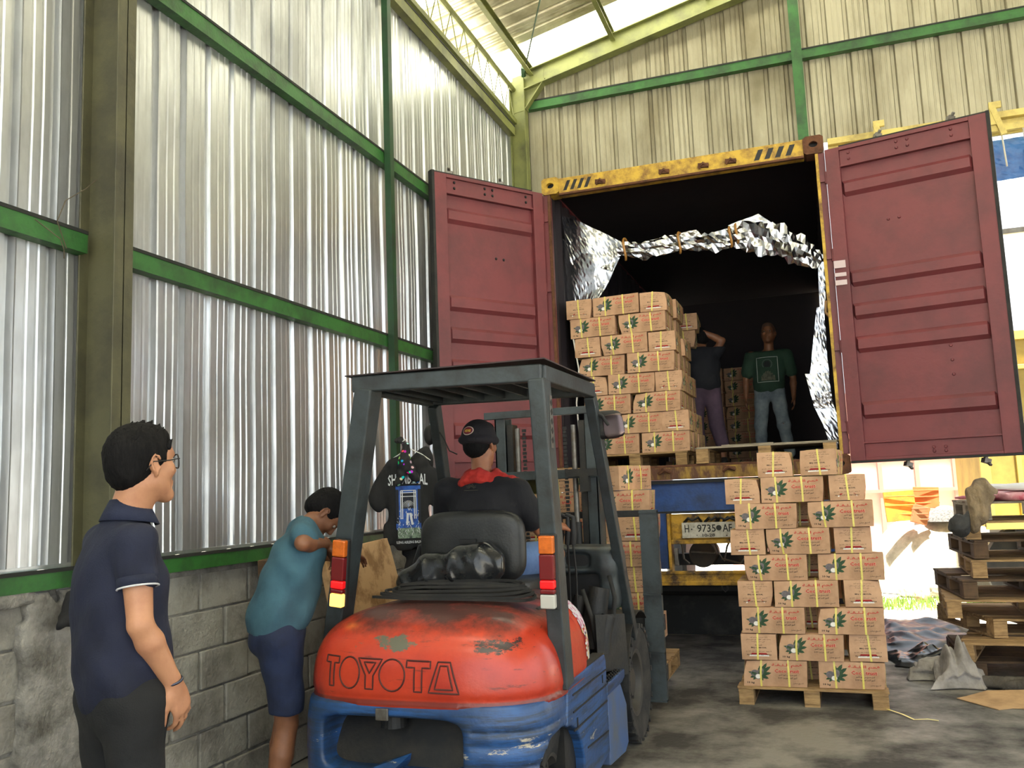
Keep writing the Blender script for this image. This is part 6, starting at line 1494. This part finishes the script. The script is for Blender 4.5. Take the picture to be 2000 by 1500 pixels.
M_BTEE = cloth_mat('washed black cotton', (20, 20, 22), (12, 12, 14), .3); sh = S.build('shirt_body', M_BTEE, T); BS = bvh_of(sh); off = Vector(sh.location)+Vector(T.location)
def ons(a, z, e):
    o_ = Vector(hp(a, .3, z)); h_ = BS.ray_cast(o_-off, Vector(-HF_)); p = (h_[0]+off) if h_[0] else Vector(hp(a, .04, z)); return p+Vector(HF_)*e
mb = MB(); PR = [mat('print blue', (44, 92, 176), .8, 0, (30, 52, 110), 20, .5), mat('print white', (196, 200, 204), .8), mat('print dark', (24, 28, 40), .8), mat('print green grey', (120, 140, 120), .8, 0, (40, 50, 50), 60, .6)]
def patch(a0, a1, z0, z1, mi, e, n=5, m=8): 
    vs = [ons(a0+(a1-a0)*i/n, z0+(z1-z0)*j/m, e) for j in range(m+1) for i in range(n+1)]; mb.add(vs, [(j*(n+1)+i, j*(n+1)+i+1, (j+1)*(n+1)+i+1, (j+1)*(n+1)+i) for j in range(m) for i in range(n)], mi)
patch(-.085, .085, 1.29, 1.585, 0, .003)
patch(-.085, -.065, 1.33, 1.56, 2, .004, 1); patch(.065, .085, 1.33, 1.56, 2, .004, 1); patch(-.05, .05, 1.43, 1.54, 2, .004, 4, 3)
patch(-.075, .08, 1.23, 1.30, 3, .0045, 8, 4)
rr = random.Random(2)
for a in (-.052, -.040, .040, .052): patch(a-.003, a+.003, 1.36, 1.55, 1, .005, 1, 8)
for z in (1.55, 1.535, 1.51): patch(-.052, .052, z, z+.005, 1, .0055, 4, 1)
for k in range(14):
    t = PI*(k+.5)/14; mb.poly([ons(.004*math.sin(t), 1.44+.004*math.cos(t), .006), ons(.045*math.cos(t)-.002, 1.44+.045*math.sin(t), .006), ons(.045*math.cos(t)+.002, 1.44+.045*math.sin(t), .006)], 1)
for k in range(60):
    a = rr.uniform(-.075, .075); z = rr.uniform(1.235, 1.42); l_ = rr.uniform(.006, .02); d = rr.uniform(-.01, .01)
    mb.poly([ons(a, z, .006), ons(a+.004, z, .006), ons(a+d+.003, z+l_, .006), ons(a+d, z+l_, .006)], 1)
for dx in (-.018, .018): mb.poly([ons(dx, 1.32, .0065), ons(dx+.014, 1.32, .0065), ons(dx*.5+.012, 1.40, .0065), ons(dx*.5-.004, 1.40, .0065)], 1)
def wtext(t, a0, a1, z, h_, mi, arc=0):
    vs, fs, size = text_mesh(t, 1, .02); mb.add([ons(a0+(a1-a0)*v[0]/size[0], z+h_*v[1]/size[1]+arc*(1-(2*v[0]/size[0]-1)**2), .004) for v in vs], fs, mi)
wtext('SHAMBERAL', -.135, .135, 1.585, .075, 1, .012); wtext('ILENG ASILENG BALINE', -.085, .095, 1.195, .018, 1)
mb.build('shirt_print', PR, sh, smooth='keep')
mb = MB(); q = lambda a, z: Vector(hp(a, -.0, z)); mb.tube([q(-.13, 1.755), q(-.02, 1.825), q(0, 1.85), q(.008, 1.885), q(-.012, 1.905), q(-.03, 1.89)], .0035, 6); mb.tube([q(.0, 1.85), q(.10, 1.80), q(.16, 1.755)], .0035, 6)
tag(mb.build('clothes_hanger', mat('pale plastic hanger', (200, 200, 196), .4)), 'pale wire clothes hanger holding the black printed T-shirt', 'hanger')
cap_shape('hanger_hook', (-2.95, 5.45, 1.80), (-2.60, 5.75, 1.98), .006, lambda S: (S.cap(A(-2.88, 5.70, 1.915), A(-2.80, 5.60, 1.91), .018, .024, k=.01), S.cap(A(-2.80, 5.60, 1.91), A(-2.735, 5.52, 1.885), .024, .012, k=.01)), M_DARK, 'dark tied hook on the thin green post above the hanging T-shirt', 'hook')
# patterned bandana
def bandana_mat():
    g = NG('black patterned bandana'); v = g.nt.nodes.new('ShaderNodeTexVoronoi'); v.inputs['Scale'].default_value = 26; g.nt.links.new(g.obj, v.inputs['Vector'])
    hs = g.nt.nodes.new('ShaderNodeHueSaturation'); hs.inputs['Saturation'].default_value = 1.3; g.nt.links.new(v.outputs['Color'], hs.inputs['Color'])
    return g.out(g.mix(g.ramp(v.outputs['Distance'], .26, .30), hs.outputs[0], srgb(16, 16, 20)), .8)
cap_shape('bandana', HC+A(-.2, -.25, 1.55), HC+A(.2, .2, 1.95), .007, lambda S: (S.cap(hp(-.01, .03, 1.86), hp(-.02, .055, 1.74), .028, .040, k=.02), S.cap(hp(-.02, .055, 1.74), hp(-.06, .055, 1.61), .038, .030, k=.02), S.cap(hp(-.01, .055, 1.74), hp(.05, .055, 1.63), .036, .034, k=.02)), bandana_mat(), 'black bandana with coloured marks hanging over the printed T-shirt', 'bandana', wr(.004, 60))
cap_shape('hanging_trousers', HC+A(-.30, -.3, .74), HC+A(.36, .4, 1.22), .009, lambda S: (S.cap(hp(.02, -.06, 1.17), hp(.03, -.04, .95), .065, .06, k=.02, n=HF_, sq=.5), S.cap(hp(.02, -.04, .95), hp(.01, -.03, .78), .06, .05, k=.02, n=HF_, sq=.5), S.cap(hp(.08, -.06, 1.1), hp(.10, -.06, .86), .05, .045, k=.01, n=HF_, sq=.5)), M_BTEE, 'black trousers hanging below the printed T-shirt', 'trousers', wr(.004, 30))
cap_shape('hanging_jacket', HC+A(-.1, -.3, 1.4), HC+A(.4, .35, 1.90), .009, lambda S: (S.cap(hp(.11, -.085, 1.80), hp(.19, -.085, 1.58), .05, .055, k=.02, n=HF_, sq=.5), S.cap(hp(.11, -.085, 1.80), hp(.05, -.085, 1.74), .05, .05, k=.02, n=HF_, sq=.5)), M_BTEE, 'black jacket hanging behind the printed T-shirt', 'jacket', wr(.004, 30))
cap_shape('work_glove', (-3.02, 2.66, .98), (-2.80, 3.0, 1.22), .007, lambda S: (S.cap(A(-2.92, 2.84, 1.16), A(-2.91, 2.82, 1.07), .028, .032, k=.02), S.cap(A(-2.91, 2.80, 1.07), A(-2.90, 2.77, 1.05), .025, .02, k=.02)), M_BTEE, 'small dark glove hanging on the block wall pilaster behind the navy-shirted person', 'glove', wr(.003, 60))
for k, pts in enumerate(([(-2.925, 2.93, 2.95), (-2.90, 2.85, 2.88), (-2.92, 2.76, 2.80), (-2.92, 2.72, 2.70), (-2.93, 2.78, 2.60)], [(-2.93, 2.62, 2.68), (-2.90, 2.72, 2.62), (-2.90, 2.74, 2.58), (-2.92, 2.76, 2.55)])):
    mb = MB(); mb.tube(pts, .0022, 4); tag(mb.build('dry_twine', mat('dry twine', (84, 74, 58), .9)), ['dark loose twine curling beside the steel column above the rail', 'short pale twine caught on the green rail left of the steel column'][k], 'twine')

# ------------------------------------------------------------------ right-hand pile of pallets
PG = 'pallets in the messy right-hand pile'
ps = [(.93, 7.42, .00, 3, M_WOODD, (2, 0)), (.84, 7.30, .15, -14, M_WOOD, (0, -2)), (1.10, 7.44, .30, 16, M_WOOD, (0, 2)), (.80, 7.42, .455, -3, M_WOOD, (0, 0)),
      (.92, 7.40, .60, 5, M_WOODD, (0, 0)), (1.00, 7.44, .745, -2, M_WOOD, (0, 0)), (1.02, 7.42, .89, 3, M_WOODD, (0, 0)), (.98, 7.43, 1.03, -4, M_WOOD, (0, 0)), (1.07, 7.45, 1.17, 2, M_WOODG, (0, 0))]
nm = ['lowest', 'eighth', 'seventh', 'sixth', 'fifth', 'fourth', 'third', 'second', 'topmost']
for k, (x, y, z, rz, mt, tl) in enumerate(ps):
    lab = '%s %s in the messy pallet pile at the right edge' % (nm[k], 'wooden pallet') if k in (0, 8) else '%s wooden pallet from the top in the messy pile at the right edge' % nm[k]
    pallet(lab, x, y, z+(.012 if tl[0] or tl[1] else 0), 1.15, 1.0, mt, PG, rot=(tl[0], tl[1], rz), H=.135, seed=k+40, missing=(2,) if k % 3 == 1 else ())
cap_shape('folded_sack', (1.0, 7.3, 1.28), (2.0, 8.4, 1.48), .011, lambda S: (S.ell(A(1.55, 7.80, 1.345), A(.42, .36, .028), k=0, p=4), ), mat('pink woven sack', (206, 96, 116), .6, 0, (230, 190, 190), 5, .5), 'pink woven sack lying on top of the pallet pile', 'sack', wr(.006, 26))
cap_shape('paper_sheet_stack', (1.0, 7.3, 1.33), (2.1, 8.4, 1.55), .011, lambda S: (S.ell(A(1.62, 7.85, 1.405), A(.42, .34, .022), k=0, p=4), ), mat('pale sheet', (222, 220, 216), .6), 'pale folded sheet on top of the pink sack on the pallet pile', 'sheet', wr(.005, 22))
cap_shape('khaki_bundle', (.85, 7.10, .98), (1.45, 7.65, 1.62), .009, lambda S: (S.ell(A(1.12, 7.40, 1.38), A(.10, .08, .055), k=.03), S.cap(A(1.06, 7.36, 1.37), A(1.03, 7.33, 1.12), .058, .040, k=.07), S.cap(A(1.12, 7.37, 1.37), A(1.10, 7.33, 1.20), .05, .035, k=.06), S.ell(A(1.11, 7.40, 1.44), A(.045, .04, .05), k=.05)), cloth_mat('khaki striped cloth', (150, 130, 100), (84, 70, 52), .6, 30), 'khaki cloth bundle draped over the left top corner of the pallet pile', 'cloth bundle', lambda X, Y, Z: .005*np.sin(X*80+2*np.sin(Z*9)))
cap_shape('dark_bag', (.78, 7.15, .98), (1.10, 7.50, 1.28), .009, lambda S: (S.ell(A(.93, 7.33, 1.14), A(.075, .07, .085), k=0), S.cap(A(.97, 7.33, 1.18), A(1.03, 7.36, 1.24), .03, .02, k=.03)), cloth_mat('charcoal nylon', (62, 62, 60), (40, 40, 40), .5, 18), 'charcoal bag hanging on the left side of the pallet pile', 'bag', wr(.005, 50))
# cloths and tarps on the floor
def heap(name, x0, x1, y0, y1, zmax, fn, mt, label, cat, seed=0, n=56, amp=.03):
    """a sheet lying on the floor in folds"""
    rr = np.random.default_rng(seed); ks = [(rr.uniform(6, 22), rr.uniform(0, 2*PI), rr.uniform(0, 6)) for _ in range(7)]; mb = MB()
    def f(u, v):
        r_ = max(abs(2*u-1), abs(2*v-1)); x = x0+(x1-x0)*u; y = y0+(y1-y0)*v; d = 0
        for k, a, p in ks: d += (1-abs(math.sin(k*(x*math.cos(a)+y*math.sin(a))+p)))*amp*8/k
        jx = .04*math.sin(9*y+seed)*(r_ > .8); jy = .04*math.sin(11*x+seed)*(r_ > .8)
        return (x+jx, y+jy, .006+min(1, (1-r_)*3.2)*(fn(u, v)*zmax+d))
    mb.grid(f, n, n); o = mb.build(name, mt, solid=.002, smooth=True); tag(o, label, cat); return o
heap('tarpaulin', .36, 1.25, 8.48, 10.3, .05, lambda u, v: .5, mat('dark blue tarpaulin', (44, 50, 66), .4, 0, (26, 28, 34), 5, .4), 'dark blue tarpaulin spread on the floor by the bay opening', 'tarpaulin', 3, amp=.022)
heap('black_sheet', .40, .90, 7.90, 8.36, .08, lambda u, v: u, mat('black plastic sheet', (30, 31, 33), .3), 'black plastic sheet lying in front of the dark blue tarpaulin', 'plastic sheet', 5, amp=.035)
heap('grey_rag', .52, .86, 7.35, 7.85, .03, lambda u, v: .5, cloth_mat('pale grey rag', (168, 162, 154), (120, 114, 106), .5, 14), 'pale grey rag spread flat on the floor left of the peaked grey cloth', 'rag', 7, amp=.04)
heap('grey_cloth', .62, .98, 7.10, 7.40, .22, lambda u, v: math.exp(-((abs(u-.5)-.12)**2*60+(v-.5)**2*8))*(.8+.2*math.sin(u*30+v*9)), cloth_mat('grey satin cloth', (166, 160, 154), (112, 106, 100), .4, 16), 'grey satin-like cloth crumpled into a peak against the bottom of the pallet pile', 'cloth', 11, n=80, amp=.06)
cap_shape('dark_cloth_roll', (.80, 6.85, -.01), (1.75, 7.5, .16), .011, lambda S: (S.cap(A(.92, 7.22, .03), A(1.25, 7.10, .04), .045, .06, k=.03), S.cap(A(1.25, 7.10, .04), A(1.62, 7.02, .04), .06, .05, k=.03), S.plane((0, 0, .003), (0, 0, -1))), cloth_mat('brown grey cloth', (84, 78, 70), (56, 52, 46), .6, 18), 'long brown-grey cloth roll on the floor before the pallet pile', 'cloth', lambda X, Y, Z: .010*np.sin(X*16+Y*70))
# flattened carton and strap scrap
mb = MB(); mb.add([(.80, 6.86, .012), (1.02, 6.60, .006), (1.75, 6.62, .010), (1.75, 7.10, .05), (1.20, 7.02, .03), (.95, 6.98, .03)], [(0, 1, 2, 3, 4, 5)])
mb.add([(.74, 6.82, .008), (.95, 6.55, .004), (1.04, 6.60, .006), (.82, 6.88, .012)], [(0, 1, 2, 3)])
put_text(mb, 'BBQ CHARCOAL', (1.15, 6.72, .0175), (1, 0, .003), (0, 1, .06), .35, .05, 1, bold=.01)
o = mb.build('flattened_carton', [mat('pale flattened cardboard', (186, 152, 112), .85, 0, (150, 118, 84), 6, .4), M_INK], solid=.005); tag(o, 'flattened pale carton lying on the floor at the lower right', 'flattened carton')
mb = MB(); pts = [(.27, 6.44, .010), (.36, 6.30, .012), (.42, 6.20, .006), (.50, 6.21, .010), (.56, 6.20, .005)]
vs = []
for i, p in enumerate(pts): d = nrm(np.array(pts[min(i+1, 4)])-np.array(pts[max(i-1, 0)])); s_ = np.array([d[1], -d[0], 0])*.007; vs += [tuple(np.array(p)-s_), tuple(np.array(p)+s_)]
mb.add(vs, [(2*i, 2*i+1, 2*i+3, 2*i+2) for i in range(4)]); tag(mb.build('strap_scrap', M_STRAP, solid=.001), 'pale yellow strap scrap on the floor at the front pallet corner', 'strap')

# ------------------------------------------------------------------ yard beyond the bay
T = thing('red_container_wall', 'sunlit red steel container side standing across the yard', 'container', (2, 15, 0))
mb = MB(); mb.box((-1.5, 15, .0), (2.36, 15.1, 2.9)); mb.build('side_panel', mat('red container paint lightened as sun glare', (228, 178, 168), .7, 0, (216, 164, 154), 3, .3), T)  # washed-out look of strong sunlight put into the red
for x in np.arange(-1.3, 2.4, .53): mb = MB(); mb.box((x, 14.95, 0), (x+.06, 15.01, 2.9)); mb.build('side_rib', mat('red rib paint', (206, 132, 122), .7), T)  # rib red lightened for the same sun glare
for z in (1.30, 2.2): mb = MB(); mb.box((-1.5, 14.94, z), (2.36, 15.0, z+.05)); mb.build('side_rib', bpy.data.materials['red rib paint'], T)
T = thing('yellow_truck_body', 'yellow framed truck body parked outside at the right edge', 'truck body', (3, 10.6, 0))
M_YT = mat('pale yellow truck paint', (190, 166, 84), .6, 0, (150, 124, 60), 3, .35)
mb = MB(); mb.box((1.62, 10.65, .95), (5.2, 12.6, 3.0)); mb.build('body_panel', M_YT, T)
for a, b in (((1.60, 10.6, .95), (1.70, 10.66, 3.02)), ((1.6, 10.58, 2.94), (5.2, 10.66, 3.04)), ((1.6, 10.58, 2.62), (5.2, 10.64, 2.67)), ((1.6, 10.58, .93), (5.2, 10.66, 1.03)), ((2.3, 10.6, .95), (2.38, 10.66, 3.0)), ((3.2, 10.6, .95), (3.28, 10.66, 3.0)), ((1.95, 10.6, 1.0), (2.0, 10.66, 3.0))):
    mb = MB(); mb.box(a, b); mb.build('body_frame', mat('yellow frame paint', (206, 182, 96), .6), T, bevel=.005)
for x in (2.1, 4.6):
    mb = MB(); mb.lathe([(.2, 0), (.44, .0), (.5, .04), (.5, .22), (.44, .27), (.2, .27)], (x, 10.8, .5), 'y', 28); mb.lathe([(0, .05), (.2, .05), (.2, .2), (0, .2)], (x, 10.8, .5), 'y', 20); mb.build('wheel', M_RUBBER, T, smooth=True, autosm=35)
mb = MB(); mb.box((1.9, 10.7, .7), (5.0, 12.4, .95)); mb.build('underframe', M_BLACK, T)
def mound(name, c, r, mt, label, cat, seed=0, pw=4):
    mb = MB(); ks = [(random.Random(seed+i).uniform(2, 7), i*1.3) for i in range(5)]
    def f(u, v):
        a = 2*PI*u; q = v; x = c[0]+r[0]*q*math.cos(a); y = c[1]+r[1]*q*math.sin(a); n_ = sum(math.sin(k*x*3+p)*math.sin(k*y*3-p) for k, p in ks)*.05
        return (x, y, c[2]+max(-.02, r[2]*(1-q**pw)+n_*(1-q)*r[2]))
    mb.grid(f, 36, 16); o = mb.build(name, mt, smooth=True); tag(o, label, cat); return o
mound('earth_mound', (1.75, 13.65, 0), (1.42, 1.1, 1.0), mat('pale earth', (200, 190, 168), .9, 0, (150, 140, 120), 6, .4, bump=.6), 'pale earth mound in the sunlit yard beyond the bay', 'mound', 2)
mound('gravel_heap', (1.50, 13.15, .92), (.26, .22, .22), mat('dark gravel', (100, 98, 94), .9, 0, (50, 50, 50), 40, .5, bump=1), 'dark gravel heap beside the orange boards in the yard', 'gravel heap', 5, 2)
for k, (p0, p1, p2, lab) in enumerate((((.76, 12.98, .94), (.38, .08, .40), (-.1, -.05, .05), 'large orange panel propped on the mound in the yard'), ((1.14, 13.2, 1.10), (.32, .06, .28), (-.1, .05, -.08), 'smaller orange-brown ribbed crate on the mound in the yard'), ((1.08, 12.9, .90), (.20, .08, .24), (-.1, .3, .2), 'brown broken panel leaning between the orange panel and the gravel'))):
    mb = MB(); mb.box(p0, tuple(np.array(p0)+np.array(p1)), 0, rot=p2)
    for j in range(3): z = p0[2]+p1[2]*(.2+.3*j); mb.box((p0[0], p0[1]-.012, z), (p0[0]+p1[0], p0[1], z+.02), 0)
    tag(mb.build('orange_panel', mat('orange panel %d' % k, [(222, 140, 40), (190, 110, 56), (150, 96, 60)][k], .7, 0, (170, 90, 40), 6, .4), bevel=.004), lab, 'panel')
mb = MB(); rr = random.Random(12)
for k in range(1500):
    x, y = rr.uniform(.2, 2.6), rr.uniform(11.3, 12.3); h_ = rr.uniform(.03, .10); a = rr.uniform(0, 6.3); dx, dy = .01*math.cos(a), .01*math.sin(a)
    mb.add([(x-dx, y-dy, -.01), (x+dx, y+dy, -.01), (x+rr.uniform(-.03, .03), y+rr.uniform(-.03, .03), h_)], [(0, 1, 2)])
tag(mb.build('grass_tufts', M_GRASS), 'low grass tufts along the edge of the sunlit yard', 'grass', None, 'stuff')
rr = random.Random(31)
LB = ['pink rag', 'grey crumpled bag', 'pale crumpled bag', 'brown crumpled paper', 'dark crumpled bag']
for k, (x, y, s_, c) in enumerate(((1.15, 13.0, .09, (200, 90, 120)), (1.35, 12.5, .15, (120, 116, 100)), (.95, 12.6, .12, (170, 165, 150)), (1.05, 12.1, .08, (130, 110, 80)), (1.6, 12.35, .10, (80, 80, 76)))):
    cap_shape('litter', (x-.3, y-.3, -.03), (x+.3, y+.3, .4), .02, lambda S: S.ell(A(x, y, s_*.5), A(s_*1.2, s_, s_*.8), k=0), mat('litter %d' % k, c, .8), LB[k]+' lying in the sunlit yard', 'litter', lambda X, Y, Z: .02*np.sin(X*60+Z*30)*np.sin(Y*50+Z*40))
# blue tarpaulin hung under the header beam and the thin bar below it
mb = MB(); crumple(mb, bary((1.50, 9.15, 4.68), (3.2, 9.15, 4.70), (3.2, 9.2, 4.30), (1.45, 9.2, 4.28)), 60, 16, .03, 21)
tag(mb.build('blue_tarpaulin', mat('blue tarpaulin', (52, 108, 178), .35, 0, (36, 76, 140), 8, .4), solid=.002, smooth='keep'), 'blue tarpaulin bunched under the yellow header beam at top right', 'tarpaulin')
mb = MB(); mb.beam((1.2, 9.25, 3.80), (6.0, 9.25, 3.80), .04, .05); struct(mb.build(trim(), M_STEEL))
for k, x in enumerate((1.80, 1.98)):
    mb = MB(); mb.tube([(x, 8.88, 4.72), (x+.01, 8.87, 4.5), (x+.02, 8.88, 4.32)], .008, 5); tag(mb.build('hanging_rope', mat('pale rope', (190, 186, 170), .8)), ['left pale rope hanging over the blue tarpaulin', 'right pale rope hanging over the blue tarpaulin'][k], 'rope')
